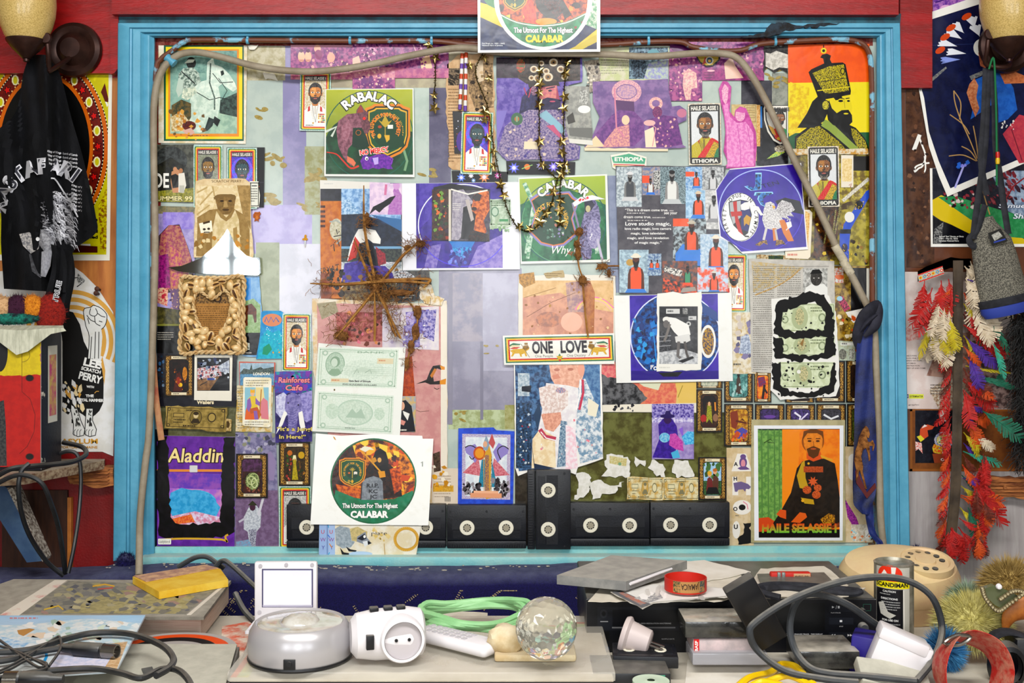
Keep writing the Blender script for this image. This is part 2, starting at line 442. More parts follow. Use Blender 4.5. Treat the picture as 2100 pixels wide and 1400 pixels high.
structure('wall_back', bm, [red, ply, brown, grey, mat('shelf_shade_red', '7a1814', .45, c2='6a120f', scale=9, bump=.15)])  # last red is darkened to carry the shade below the shelf
z0, z1, xl, xr, yb = 0., 2.78, -2.4, 2.4, -4.25
bm = NB(); box(bm, xl, yb, -.05, xr, 0, 0); structure('floor', bm, mat('grey_floor', '7a7468', .7, c2='655f55', scale=5))
bm = NB(); box(bm, xl, yb, z1, xr, 0, z1+.05); structure('ceiling', bm, white)
bm = NB(); box(bm, xl-.05, yb, 0, xl, 0, z1); structure('wall_left', bm, white)
bm = NB(); box(bm, xr, yb, 0, xr+.05, 0, z1); structure('wall_right', bm, white)
bm = NB(); x = xl; wz0, wz1 = 1.05, 2.2
for wx, ww in WIN+[(xr+1, 2.)]:
    box(bm, x, yb-.06, 0, min(xr, wx-ww/2), yb, z1); x = wx+ww/2
for wx, ww in WIN:
    box(bm, wx-ww/2, yb-.06, 0, wx+ww/2, yb, wz0); box(bm, wx-ww/2, yb-.06, wz1, wx+ww/2, yb, z1)
structure('wall_front', bm, white)
for i, (wx, ww) in enumerate(WIN):
    bm = NB()
    for q in range(5): 
        xx = wx-ww/2+ww*q/4; box(bm, xx-.024, yb-.04, wz0, xx+.024, yb-.015, wz1)
    for zz in (wz0, (wz0+wz1)/2, wz1): box(bm, wx-ww/2, yb-.04, zz-.014, wx+ww/2, yb-.012, zz+.014)
    structure('window_%d' % (i+2), bm, mat('window_bar_paint', '3a3f42', .5))
# ceiling strip lamp
lamp = thing('strip_lamp', 'long white fluorescent strip lamp hung under the ceiling', 'lamp', (0, -2.15, 2.74))
bm = NB(); box(bm, -1.2, -.12, -.05, 1.2, .12, .04, .01); obj('housing', bm, mat('white_enamel', 'e8e8e4', .4), lamp)
# ---- window_1: the glass board and its blue casing
pane = Sheet('310,72,1806,1134', bg='b4beb6/a9b4ae*60', th=.002, y=-.0004)
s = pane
for x0, y0, x1, y1, c in ((580, 90, 628, 640, '8a86a6/9a95b4*50'), (500, 420, 640, 520, 'a69fc4/b7b0d0*40'), (322, 430, 400, 540, '9d94bd/8a80b0*20'), (850, 90, 880, 370, 'aebab2/b8c2ba*40'), (880, 160, 925, 380, '6d6a7d/5d5a6e*40'),
    (525, 497, 573, 645, '8a9078/9aa089*30'), (573, 500, 660, 700, 'c2c3cc/cfcfd8*50'), (900, 550, 1070, 870, '9d9ba9/8b8998*70'), (925, 560, 990, 700, 'a59fa8/8f8d9c*40'), (990, 560, 1065, 760, 'b3b1bf/a3a1b0*70'),  # second rectangle: pale glare painted into the pane colour
    (640, 60, 1000, 180, '9a9280/b0a890*40'), (920, 840, 1060, 880, 'b7c0a0/98a078*16'), (1035, 830, 1230, 880, 'a7a77f/8e8c58*20'), (1170, 845, 1500, 1035, '6d6e45/4f4c2c*26'), (1056, 960, 1090, 1120, '4a443c/332e28*20'),
    (330, 820, 490, 895, '6a6a52/55543c*20'), (1520, 165, 1585, 215, '4c4b52/3c3b42*20'), (1245, 360, 1270, 600, '8c93a6/7d8498*40'), (1583, 150, 1620, 300, '9a9c92/7d8078*16'), (500, 95, 585, 165, 'a09878/c0baa4*22'), (1780, 300, 1795, 1130, '7a5a3a/6a8ea0*18'),
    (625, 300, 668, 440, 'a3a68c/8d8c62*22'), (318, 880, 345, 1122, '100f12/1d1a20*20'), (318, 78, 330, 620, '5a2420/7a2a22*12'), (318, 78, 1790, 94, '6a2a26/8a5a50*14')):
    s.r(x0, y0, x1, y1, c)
R = random.Random(5)
for (x, y, n, z) in ((525, 235, 5, 9), (560, 330, 7, 12), (652, 360, 8, 14), (640, 420, 5, 12), (545, 405, 9, 13), (880, 350, 5, 9), (1010, 720, 4, 7), (945, 850, 5, 8), (1590, 150, 7, 9), (1600, 175, 5, 9)):
    for k in range(n): s.e(x+R.uniform(-22, 22), y+R.uniform(-12, 12), z*R.uniform(.4, 1.2), z*R.uniform(.2, .5), 'a08f58/8a7a3e*8', rot=R.uniform(-40, 40), n=9)
s.r(920, 560, 928, 870, '8d8b98').r(985, 700, 991, 860, '83818f')
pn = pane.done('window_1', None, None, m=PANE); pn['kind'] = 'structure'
def strip(bm, o0, o1, i0, i1, prof):
    """moulding between an outer and an inner line (px)"""
    A = []; B = []
    for t, y in prof:
        A.append(bm.verts.new(W(o0[0]+(i0[0]-o0[0])*t, o0[1]+(i0[1]-o0[1])*t, y))); B.append(bm.verts.new(W(o1[0]+(i1[0]-o1[0])*t, o1[1]+(i1[1]-o1[1])*t, y)))
    fs = [bm.faces.new((A[i], A[i+1], B[i+1], B[i])) for i in range(len(A)-1)]
    fs += [bm.faces.new(A), bm.faces.new(B[::-1])]; bmesh.ops.recalc_face_normals(bm, faces=fs)
PR = [(0, 0), (0, -.036), (.02, -.038), (.3, -.039), (.33, -.034), (.37, -.033), (.41, -.038), (.6, -.037), (.66, -.031), (.72, -.027), (.78, -.029), (.84, -.028), (.92, -.021), (.97, -.018), (1, -.012), (1, 0)]
tl, tr, br, bl = (242, 47), (1846, 47), (1867, 1150), (232, 1150); itl, itr, ibr, ibl = (318, 78), (1797, 78), (1800, 1150), (318, 1150)
def wfix(o):
    Mi = Matrix.Translation(-pn.location); o.data.transform(Mi); return o
for a, b, c, d in ((tl, bl, itl, ibl), (tl, tr, itl, itr), (tr, br, itr, ibr)):
    bm = NB(); strip(bm, a, b, c, d, PR); wfix(structure('window_frame', bm, blue, pn, True))
bm = NB(); pxprism(bm, [(240, 28), (1848, 28), (1846, 49), (242, 49)], -.026, 0); wfix(structure('window_frame', bm, teal, pn))
bm = NB(); pxprism(bm, [(318, 1121), (1800, 1119), (1800, 1150), (318, 1150)], -.012, 0)
box(bm, W(300, 0).x, -.05, W(0, 1152).z, W(1820, 0).x, 0, W(0, 1131).z, .006); wfix(structure('window_sill', bm, mat('sill_paint', '86bfc4', .5, c2='9fc9c6', scale=12, bump=.25, dust=.5), pn, True))
bm = NB(); pxprism(bm, rag(Q('1520 76 1545 72 1568 66 1574 56 1582 47 1618 47 1640 52 1700 46 1722 47 1690 54 1640 58 1612 62 1600 70 1580 74 1545 77'), 2, 7, 3), -.0405, -.03); wfix(structure('peeled_patch', bm, mat('charred_wood', '1f1c1c', .8, c2='34404a', scale=60), pn))
# red header boards
bm = NB(); pxprism(bm, [(229, -200), (1843, -200), (1843, 30), (229, 29)], -.05, 0); o = structure('trim_1', bm, red)
bm = NB(); pxprism(bm, [(-700, -400), (226, -400), (226, 150), (-700, 150)], -.02, 0); structure('trim_2', bm, red)
bm = NB(); pxprism(bm, [(1846, -400), (1912, -400), (1912, 180), (1846, 180)], -.02, 0); structure('trim_3', bm, red)
bm = NB(); pxprism(bm, [(226, -100), (243, -100), (242, 140), (234, 150), (226, 152)], -.03, 0); structure('trim_4', bm, red)
bm = NB(); pxprism(bm, [(138, 1020), (146, 1020), (146, 1170), (138, 1170)], -.012, 0); structure('trim_5', bm, mat('batten_wood', 'b5793f', .6, c2='9a6432', scale=20))
bm = NB(); pxprism(bm, [(4, 1005), (138, 1005), (138, 1168), (4, 1168)], -.008, 0); structure('trim_6', bm, mat('bare_dark_ply', '4a3020', .7, c2='3a2416', scale=10, stretch=(8, 1, 1)))
# ---- carpeted ledge below the window
carpet = mat('navy_carpet', '241f58', .95, c2='1a1646', scale=260, bump=.9, bscale=500, dust=.4, dustc='8a8fa6')
gold = mat('gold_fleck', 'b5a584', .9)
led = thing('carpeted_ledge', 'navy blue carpeted ledge with gold flecks running below the window', 'ledge', (0, -.08, .35))
xa, xb = W(-900, 0).x, W(1905, 0).x
prof = [(-.004, .30), (-.004, .744), (-.07, .746)]+[(-.118-.032*math.sin(t), .714+.032*math.cos(t)) for t in [PI/2*k/6 for k in range(7)]]+[(-.15, .30)]
bm = NB(); N = 90; rows = []
R = random.Random(3)
for i in range(N+1):
    x = xa+(xb-xa)*i/N; dz = .004*math.sin(x*7)+R.uniform(-.0015, .0015)-(.012 if x < W(225, 0).x else 0)
    rows.append([bm.verts.new((x, y+.08, z-.35+(dz if z > .5 else 0))) for y, z in prof])
for a, b in zip(rows, rows[1:]):
    for k in range(len(prof)-1): bm.faces.new((a[k], b[k], b[k+1], a[k+1]))
bm.faces.new(rows[0]); bm.faces.new(rows[-1][::-1])
bmesh.ops.recalc_face_normals(bm, faces=bm.faces[:])
def fleck(x, z, y, q):
    vs = [bm.verts.new((x+dx*q, y+.08-.0012, z+dz*q-.35)) for dx, dz in ((-1, -1), (1, -1), (1, 1), (-1, 1))]
    f = bm.faces.new(vs); f.material_index = 1
for i in range(210):
    x, z = R.uniform(W(0, 0).x, xb-.05), R.uniform(.60, .705); a = math.radians(R.choice((50, -40, 62, -58, 38, -65))); n = R.randint(4, 13)
    for k in range(n):
        for q in (0, 1):
            if R.random() < .85: fleck(x+math.cos(a)*.0052*k+q*.003*math.sin(a), min(.712, z+math.sin(a)*.0052*k-q*.003*math.cos(a)), -.1505, R.uniform(.0008, .0012))
obj('carpet_cover', bm, [carpet, gold], led)
fluff = mat('loose_lint', 'b9b3a6', .95)
bm = NB()
for i in range(120):
    x = R.uniform(W(240, 0).x, W(1850, 0).x); y = R.uniform(-.10, -.055); q = R.uniform(.0012, .0035)
    bmesh.ops.create_icosphere(bm, subdivisions=1, radius=q, matrix=Matrix.Translation((x, y+.08, .748+.004*math.sin(x*7)-.35))@Matrix.Diagonal((R.uniform(.8, 2.4), 1, .5, 1)))
ln = obj('lint', bm, fluff, led); ln['kind'] = 'stuff'
def tuft(u0, v0, u1, v1, y, m, n=700, ln=.012, seed=1):
    R = random.Random(seed); c = W((u0+u1)/2, (v0+v1)/2, y); rx = abs(W(u1, v0, y).x-W(u0, v0, y).x)/2; rz = abs(W(u0, v1, y).z-W(u0, v0, y).z)/2
    bm = NB(); bmesh.ops.create_icosphere(bm, subdivisions=3, radius=1., matrix=Matrix.Translation(c)@Matrix.Diagonal((rx*.85, .02, rz*.85, 1)))
    for i in range(n):
        a = R.uniform(0, 2*PI); b = R.uniform(-.3, 1); d = Vector((math.cos(a)*math.sqrt(1-b*b)*rx, -b*.024, math.sin(a)*math.sqrt(1-b*b)*rz))*.85
        p = c+d; e = p+d.normalized()*ln*R.uniform(.3, 1)+Vector((R.uniform(-1, 1), R.uniform(-1, 1), R.uniform(-1, 1)))*.004; t = Vector((R.uniform(-1, 1), R.uniform(-1, 1), R.uniform(-1, 1))).normalized()*.0009
        bm.faces.new([bm.verts.new(p-t), bm.verts.new(p+t), bm.verts.new(e)])
    return bm
o = obj('carpet_offcut', tuft(1864, 1118, 1893, 1165, -.03, carpet, 900, .01), carpet, smooth=False); tag(o, 'dark blue tuft of carpet against the foot of the blue frame by the grey wall', 'carpet offcut')
o = obj('carpet_offcut', tuft(236, 1130, 282, 1190, -.045, carpet, 900, .008, 4), carpet, smooth=False); tag(o, 'dusty blue lump of carpet at the frame foot beside the red wall', 'carpet offcut')
# ---- desk
desk = thing('desk', 'dusty cluttered desk in front of the carpeted ledge', 'desk', (0, -.9, 0))
deskm = mat('dusty_desk_top', 'b4ada0', .7, c2='c9c3b6', scale=7, bump=.1, dust=.6)
bm = NB(); box(bm, -1.25, -.42, .715, 1.28, .44, .745, .004); obj('desktop', bm, deskm, desk)
for x in (-1.2, 1.23):
    for y in (-.38, .4): bm = NB(); box(bm, x-.025, y-.025, 0, x+.025, y+.025, .715); obj('leg', bm, mat('desk_leg_steel', '40403e', .5, metal=.6), desk)
# ==================== prints: templates and one half of the board
def face(s,cx,cy,w,h,skin='9a6a42',dk='2a1c14',beard=True,hair=True,hat=None,lit=None,line=None):
 """a drawn head, w and h = head width and height"""
 lit=lit or skin
 s.e(cx-w*.5,cy+h*.02,w*.09,h*.12,skin).e(cx+w*.5,cy+h*.02,w*.09,h*.12,skin)
 if hair:s.e(cx,cy-h*.12,w*.56,h*.5,dk)
 s.p([(cx-w*.44,cy-h*.26),(cx-w*.25,cy-h*.36),(cx+w*.25,cy-h*.36),(cx+w*.44,cy-h*.26),(cx+w*.45,cy+h*.15),(cx+w*.3,cy+h*.42),(cx,cy+h*.54),(cx-w*.3,cy+h*.42),(cx-w*.45,cy+h*.15)],skin)
 if lit!=skin:s.p([(cx-w*.3,cy-h*.32),(cx+w*.05,cy-h*.33),(cx+w*.02,cy+h*.1),(cx-w*.12,cy+h*.18),(cx-w*.38,cy+h*.1)],lit)
 if beard:
  s.p([(cx-w*.46,cy+h*.05),(cx-w*.3,cy+h*.2),(cx-w*.12,cy+h*.2),(cx,cy+h*.17),(cx+w*.12,cy+h*.2),(cx+w*.3,cy+h*.2),(cx+w*.46,cy+h*.05),(cx+w*.4,cy+h*.4),(cx+w*.12,cy+h*.6),(cx-w*.12,cy+h*.6),(cx-w*.4,cy+h*.4)],dk)
  s.e(cx,cy+h*.28,w*.16,h*.035,'a05a50')
 else:s.e(cx,cy+h*.3,w*.2,h*.03,'7a4038')
 for q in(-1,1):
  s.e(cx+q*w*.22,cy-h*.06,w*.13,h*.045,'e4ddd0').e(cx+q*w*.21,cy-h*.06,w*.06,h*.045,'14100e')
  s.p([(cx+q*w*.06,cy-h*.12),(cx+q*w*.22,cy-h*.18),(cx+q*w*.4,cy-h*.13),(cx+q*w*.22,cy-h*.145)],dk)
 s.p([(cx-w*.03,cy-h*.04),(cx+w*.05,cy-h*.05),(cx+w*.12,cy+h*.13),(cx-w*.1,cy+h*.15)],line or dk+'/'+skin+'*4').e(cx-w*.01,cy+h*.12,w*.11,h*.03,dk)
def medals(s,x0,y0,x1,y1,nx,ny,seed=2):
 R=random.Random(seed);k0=s.k
 for i in range(nx):
  for j in range(ny):
   s.k=k0;s.r(x0+(x1-x0)*i/nx,y0+(y1-y0)*j/ny,x0+(x1-x0)*(i+.86)/nx,y0+(y1-y0)*(j+.8)/ny,R.choice(('c9a63a','b5382c','e8e2d0','3f7a46','d8b84a','8a2a22')))
 s.k=k0+1
def st_white(rect,L,name_label,rot=0.,look='white',cut=None):
 """tall foil sticker: portrait in a white uniform inside green, gold and red lines"""
 x0,y0,x1,y1=rect;c,q=math.cos(math.radians(rot)),math.sin(math.radians(rot));cx,cy=(x0+x1)/2,(y0+y1)/2
 o=cut or[(cx+dx*c-dy*q,cy+dx*q+dy*c)for dx,dy in((x0-cx,y0-cy),(x1-cx,y0-cy),(x1-cx,y1-cy),(x0-cx,y1-cy))]
 s=Sheet(o,L,'d8e4dc/9fc4b8*3');s.clip=o if cut else None;s.box(x0,y0,x1,y1,rot)
 bgc={'white':'d9d2c4/b9a880*3','cosmic':'6a3fa8/2a3fb0*6','grey':'8f9482/767a66*8','silver':'9a9a96/c9c9c4*3'}[look]
 s.rr(3,1.5,97,98.5,5,'1f6b46',2.5).rr(7,3,93,97,4,'d9b92f',2).rr(11,5,89,95,3,'b5251f',1.5).rr(15,7,85,93,2,bgc,1)
 s.r(15,7,85,15,'14120f').t('HAILE SELASSIE I',50,13.4,5,'e8e4da',wd=66,bold=.03)
 if look=='cosmic':
  s.e(50,36,36,20,'8a4fd0/3a6fd8*5').e(50,34,26,14,'4a2a90')
 sk,dk={'white':('b87a3c','1c130d'),'cosmic':('23494f','0c1214'),'grey':('8a6a30','1d1710'),'silver':('4a3020','0e0b0a')}[look]
 s.p([(15,93),(15,66),(32,58),(44,54),(60,54),(72,59),(85,65),(85,93)],'eceae4' if look!='grey' else 'a9a060')
 s.r(40,50,60,58,sk)
 face(s,50,37,40,30,sk,dk,lit='d79a55' if look=='white' else None)
 s.p([(40,55),(48,64),(46,86),(36,68)],'dcdad4').p([(60,55),(52,64),(54,86),(64,68)],'e4e2dc').l([s_ for s_ in((40,56),(46,74),(52,86))],.6,'333').l([(60,56),(54,74),(52,86)],.6,'333').r(48,58,53,72,'c9c4ba')
 s.p([(27,60),(33,58),(34,66),(26,68)],'b52a24').p([(66,58),(72,60),(74,68),(66,67)],'b52a24')
 medals(s,60,71,84,87,5,5);s.e(44,87,3,1.4,'b8942c')
 s.lines(20,90,70,1,3,'555',.5)
 return s.done('portrait_sticker',name_label,'sticker','tall foil portrait stickers',STICK)
def st_eth(rect,L,label,rot=0.):
 x0,y0,x1,y1=rect;c,q=math.cos(math.radians(rot)),math.sin(math.radians(rot));cx,cy=(x0+x1)/2,(y0+y1)/2
 o=[(cx+dx*c-dy*q,cy+dx*q+dy*c)for dx,dy in((x0-cx,y0-cy),(x1-cx,y0-cy),(x1-cx,y1-cy),(x0-cx,y1-cy))]
 s=Sheet(o,L,'e4ded2/c9b8a0*4');s.box(x0,y0,x1,y1,rot)
 s.rr(3,1.5,97,98.5,7,'15130f',3.5).r(9,13,91,88,'d3d5d6').t('HAILE SELASSIE I',50,11,7,'ece8de',wd=82,bold=.04).t('ETHIOPIA',50,96.3,6,'ece8de',wd=78,bold=.05)
 s.p([(9,88),(9,68),(30,60),(42,54),(62,54),(74,60),(91,68),(91,88)],'b3a52c').l([(30,60),(40,75),(36,88)],.8,'2b2710').l([(66,58),(50,76),(44,88)],.8,'2b2710')
 s.p([(34,57),(44,66),(46,80),(34,64)],'9a8c22').p([(28,61),(34,58),(32,66)],'a02a22').r(44,58,50,74,'7a6c1c')
 s.p([(91,62),(80,58),(70,56),(26,88),(91,88)],'b8261f').p([(91,66),(78,62),(50,88),(91,88)],'c9a82c/8f7a1c*3').p([(91,72),(84,76),(76,88),(91,88)],'23714c')
 s.r(42,48,62,57,'6b4526');face(s,51,35,44,34,'7c5226','15120f',lit='a2743a')
 s.p([(36,46),(50,51),(66,46),(60,54),(42,54)],'8a8478/3a342c*3')
 return s.done('portrait_sticker',label,'sticker','black edged portrait stickers',STICK)
def tarot(q,L,label,pic,seed=1,cut=None,rect=None,group='fortune cards with gilt borders'):
 """black card, gilt scroll border, two name plates, a painted scene"""
 o=Q(q)if isinstance(q,str)else q
 if len(o)==2:(a,b),(c,d)=o;o=[(a,b),(c,b),(c,d),(a,d)]
 fr=o;s=Sheet(cut or o,L,'17130f');s.clip=cut;s.q(fr[0],fr[1],fr[3])
 s.rr(5,3,95,97,4,'8a6a34/3a2814*3',3)
 R=random.Random(seed)
 k0=s.k
 for j in range(13):
  for xx in(11,89):
   s.k=k0+j%2;yy=9+j*6.8;a=R.uniform(0,360);s.e(xx,yy,4.2,2.7,'c09a52',n=9,a0=a,a1=a+250).e(xx+R.uniform(-1,1),yy,2.,1.3,'2c1d10',n=8)
 s.k=k0+4
 s.rr(17,11,83,90,14,'120e0c',7).rr(19,12.5,81,88.5,13,pic[0],6.5)
 for sh in pic[1:]:
  f=sh[0];getattr(s,f)(*sh[1:])
 s.r(24,3.8,76,10.2,'d9cfb4').lines(30,5.6,70,1,3,'5a4a34',.7,seed).r(24,90,76,96,'d9cfb4').lines(30,92,70,1,3,'5a4a34',.7,seed+1)
 return s.done('fortune_card',label,'card',group,CARD)
def crest(s,cx,cy,w,h,full=True):
 """green shield badge with an orange line, a ring of words, a tree and an open book"""
 sh=[(-.5,-.42),(-.36,-.46),(-.3,-.5),(.3,-.5),(.36,-.46),(.5,-.42),(.5,.1),(.44,.3),(.3,.42),(0,.54),(-.3,.42),(-.44,.3),(-.5,.1)]
 for k,c in((1.1,'c9822c'),(1.,'14281e'),(.94,'c9a23a'),(.88,'1c4f33')):s.p([(cx+x*w*k,cy+y*h*k)for x,y in sh],c)
 if full:s.at('THE UTMOST FOR THE HIGHEST',cx,cy,w*.3,-118,118,h*.075,'d9a232',bold=.04,kx=.8*w/h*1.0,ry=h*.3)
 s.e(cx,cy,w*.26,h*.26,'143d28').l([(cx,cy+h*.24),(cx,cy-h*.05)],w*.03*abs(s.A[1][0]if s.A else 1),'b5a045')
 for a in(-50,-25,0,25,50):
  r=math.radians(a);s.p([(cx,cy-h*.03),(cx+math.sin(r)*w*.1-.02*w,cy-math.cos(r)*h*.12),(cx+math.sin(r)*w*.16,cy-math.cos(r)*h*.2),(cx+math.sin(r)*w*.1+.02*w,cy-math.cos(r)*h*.12)],'b09a3c')
 s.p([(cx+w*.06,cy),(cx+w*.12,cy-h*.02),(cx+w*.2,cy),(cx+w*.2,cy+h*.09),(cx+w*.12,cy+h*.08),(cx+w*.06,cy+h*.1)],'dcd8cc').e(cx-w*.13,cy+h*.04,w*.05,h*.035,'b5632c')
 s.p([(cx-w*.06,cy+h*.36),(cx,cy+h*.28),(cx+w*.06,cy+h*.36),(cx,cy+h*.46)],'c9a23a').e(cx-w*.13,cy+h*.36,w*.05,h*.05,'c9a23a').e(cx-w*.13,cy+h*.36,w*.025,h*.025,'1c4f33')
def person(s,x,y,h,top='d95a3a',legs='3a6ab0',skin='5a3a28',hat=None,beard='1a1412',arms=1,w=None):
 """a standing or sitting figure, y = top of head, h = height shown (head to hips)"""
 w=w or h*.42
 s.p([(x-w*.5,y+h),(x-w*.46,y+h*.5),(x-w*.38,y+h*.38),(x-w*.12,y+h*.31),(x+w*.12,y+h*.31),(x+w*.38,y+h*.38),(x+w*.46,y+h*.5),(x+w*.5,y+h)],skin)
 s.p([(x-w*.3,y+h),(x-w*.32,y+h*.5),(x-w*.26,y+h*.34),(x-w*.12,y+h*.33),(x-w*.06,y+h*.42),(x+w*.06,y+h*.42),(x+w*.12,y+h*.33),(x+w*.26,y+h*.34),(x+w*.32,y+h*.5),(x+w*.3,y+h)],top)
 s.r(x-w*.09,y+h*.22,x+w*.09,y+h*.36,skin).e(x,y+h*.16,h*.085,h*.13,skin)
 s.p([(x-h*.08,y+h*.16),(x,y+h*.22),(x+h*.08,y+h*.16),(x+h*.05,y+h*.32),(x,y+h*.36),(x-h*.05,y+h*.32)],beard).e(x-h*.03,y+h*.13,h*.012,h*.01,beard).e(x+h*.03,y+h*.13,h*.012,h*.01,beard)
 if hat:s.e(x,y+h*.07,h*.13,h*.035,hat).e(x,y+h*.045,h*.085,h*.055,hat)
 else:s.e(x,y+h*.07,h*.085,h*.06,beard)
 if legs:s.p([(x-w*.5,y+h*.86),(x+w*.5,y+h*.86),(x+w*.7,y+h*1.0),(x-w*.7,y+h*1.0)],legs)
s=Sheet(Q('325 93 507 93 504 295 325 293'),1,'e2dccf/cdbf9c*30')
s.r(336,93,500,289,'1f5a44').r(340,96,497,285,'d8c62a').r(345,101,490,280,'d08a2c').r(349,104,486,274,'7fa096/95b3a6*20').r(349,104,486,150,'64857f/86a69b*16')
s.p('349 235 400 215 486 238 486 274 349 274','a9c0ac/8ea898*16').p('452 205 486 190 486 240 450 232','26332f/4a5c55*8')
s.p('425 128 437 118 440 132 456 138 470 152 482 170 486 182 478 188 466 180 455 172 448 178 452 200 450 225 438 240 430 262 418 268 428 248 432 226 420 205 405 195 398 186 396 176 410 168 424 164 424 145','dde6da/c4d4c8*10')
s.p('396 178 420 190 450 215 446 245 428 265 410 272 392 268 385 240 390 205','d0dccf/b4c6b9*12').p('452 146 458 144 460 152 454 156','20302c').l('436 150 452 170 478 168',1.6,'23322e').l('448 160 466 186 455 205',1.4,'23322e').l('398 186 430 205 450 200 475 205',1.6,'1f2c29').l('432 130 430 170 440 200 440 225',3,'2b3a35/7a8c82*2').p('440 238 452 246 446 260 436 250','1a2421').p('428 240 440 245 436 258 426 268 418 270','2a3834')
s.e(392,129,10,12,'2a2f2b').p('378 130 386 122 400 122 396 128','c9cfc0').p('394 128 400 134 396 140 386 138','1a1c1a').p('376 140 396 138 408 150 412 168 396 180 376 182 366 172 366 152','5d6f66/c0ccc0*6').p('366 160 376 165 374 190 366 200 361 186','b9c6ba').l('372 146 400 172',2,'1d2624').p('376 182 400 178 404 190 384 206 372 200','d9ddc9/9fae9f*6').p('352 216 372 204 392 212 392 240 380 262 352 250','39412f/6a5a34*8')
s.p('350 240 372 228 386 246 402 252 396 268 352 270','a98a4a/d8ceb0*5').e(388,258,14,10,'6a2c20/3f1c14*4').p('374 268 392 262 400 272 392 277 380 274','cba89c').spk(350,225,420,288,26,5,'a9742c c99a4a 6a5430',4).lines(385,277,470,1,4,'8a5a20',.5)
s.done('rider_poster','poster of a bearded rider on a white horse inside gold and green borders','poster',m=PHOTO)
PUR='a8608c/6a2f6c*9'
def purp(o,L,label,art,m=PHOTO,bg=PUR):
 s=Sheet(o,L,bg);s.clip=s.o if len(s.o)==4 else None
 art(s);return s.done('faded_photograph',label,'photograph','faded purple photographs',m)
def a1(s):
 s.r(596,92,723,97,'c090a0').spk(640,100,722,150,40,5,'d0a0a0 e0b8a8 7a3a78 5a2460',5).r(596,148,723,163,'c98e96/a8587c*10')
 for x,y in((618,106),(632,106)):s.e(x,y+10,7,11,'e0b49a').e(x,y-2,4,4,'5a2450').r(x-5,y+16,x+5,y+20,'c08a7a')
 s.e(651,100,7,8,'dcae9c').e(653,112,8,10,'8a4a70').e(679,118,8,10,'d9aa98')
purp('596,92,723,163',1,'purple faded photo with two pale standing figures at its edge',a1)
def a2(s):
 s.spk(723,90,810,135,70,3.5,'c890b0 e0b4bc 5a2460 481a50',6).p('723 120 736 114 742 140 723 150','e0b6a6').r(723,138,810,160,'c9909a/b06a88*8')
 for x in(746,761,779):s.e(x,172,6,12,'6a2f70').e(x,159,4,4,'6a2f70')
 s.spk(726,140,808,182,50,3,'d9a4a8 e4bcb0 8a4a80',7)
purp('723,90,810,184',1.4,'purple faded photo of people beneath thick foliage',a2)
def a3(s):
 s.p('862 122 880 110 886 136 884 156 872 158 864 142','e0bc9a').r(810,140,920,160,'b9708a/9a4a7c*12').l('848 92 858 122',2,'d0a0b0').l('862 92 870 120',2,'d0a0b0').spk(812,94,918,140,30,4,'6a2468 8a3a78 b0608c',8)
purp('810,90,920,160',1,'dark purple faded photo with a torn pale patch',a3)
s=Sheet(rag(Q('508 93 530 92 522 102 512 101'),1.5,5,1),2,'e6e2d6');s.done('paper_scrap','small torn white scrap stuck beside the horse rider poster','paper scrap')
s=Sheet(rag(Q('538 149 562 151 570 166 556 162 545 163'),1.5,5,2),1,'e0dccf');s.done('paper_scrap','small torn white scrap just under the sagging grey hose','paper scrap')
st_white((615,147,678,268),2,'tall foil sticker of a white-uniformed officer under the sagging grey hose',.8)
s=Sheet(Q('321 296 398 296 397 416 321 413'),1,'5d5e55/3c3d36*14');s.clip=s.o
s.e(350,330,34,30,'2d2f2e/4b4f4e*10').p('321 340 350 322 385 345 392 414 321 414','22221e/35352c*12').p('321 392 398 385 398 414 321 414','6f7030/9a9440*5')
s.p('352 352 362 346 372 352 370 378 366 395 354 395 350 372','b98a68').p('350 360 360 356 369 362 366 384 354 386','24221f').e(359,347,4,5,'b98a68').p('366 356 378 354 382 380 376 396 366 394','d9d5cb').e(371,350,4,5,'a87a58').r(368,380,378,395,'b5b3a8')
s.t('JOE',346,384,30,'e8e6de',al='r',wd=42,bold=.04,out='23231f',ow=.08).t('SUMMER 99',394,411,9,'d8cf9a',al='r',wd=80,bold=.05,out='3a3420',ow=.08).t('9',346,322,1,'22221e')
s.done('film_advert','green and black film advertisement for a summer release, under the horse rider poster','advertisement',m=PHOTO)
s=Sheet(Q('465 302 543 302 541 425 466 425'),1.4,'161419');s.spk(466,304,541,424,26,1.2,'e8e4ee a9a4c4 c94a3a',12).r(466,373,541,375,'3a3840').done('star_card','black spangled card behind the cosmic purple portrait sticker','card','black star cards',CARD)
st_white((397,298,456,425),2,'foil sticker with a dim olive portrait above the torn sepia page',0,'grey')
st_white((466,303,527,428),2.6,'foil sticker with a purple cosmic portrait beside the olive one',0,'cosmic')
s=Sheet(rag(Q('512 371 530 372 533 400 531 425 513 423'),1,9,3),2.8,'dcdcd2');s.border(513,374,531,423,2,'6a6a62').r(516,380,527,382,'444').lines(515,386,528,6,5,'5a5a54').done('banknote_scrap','end of a dollar bill peeping out behind the sepia portrait page','banknote')
s=Sheet(rag(Q('401 372 417 367 503 366 512 374 514 450 520 520 518 530 397 528 399 440'),1.2,14,4),3.2,'cbb590/d9c8a6*18');A='e0d3b4/cdb98f*10'
s.t("‘SCRATCH’ PERRY",433,374,5.5,'6a5738',al='l',wd=62,bold=.02).p('403 380 513 380 517 525 399 525',A)
for x0,y0,x1,y1 in((404,395,425,384),(410,420,436,392),(404,440,430,420),(436,382,440,402)):s.l([(x0,y0),(x1,y1)],3,'b39d70')
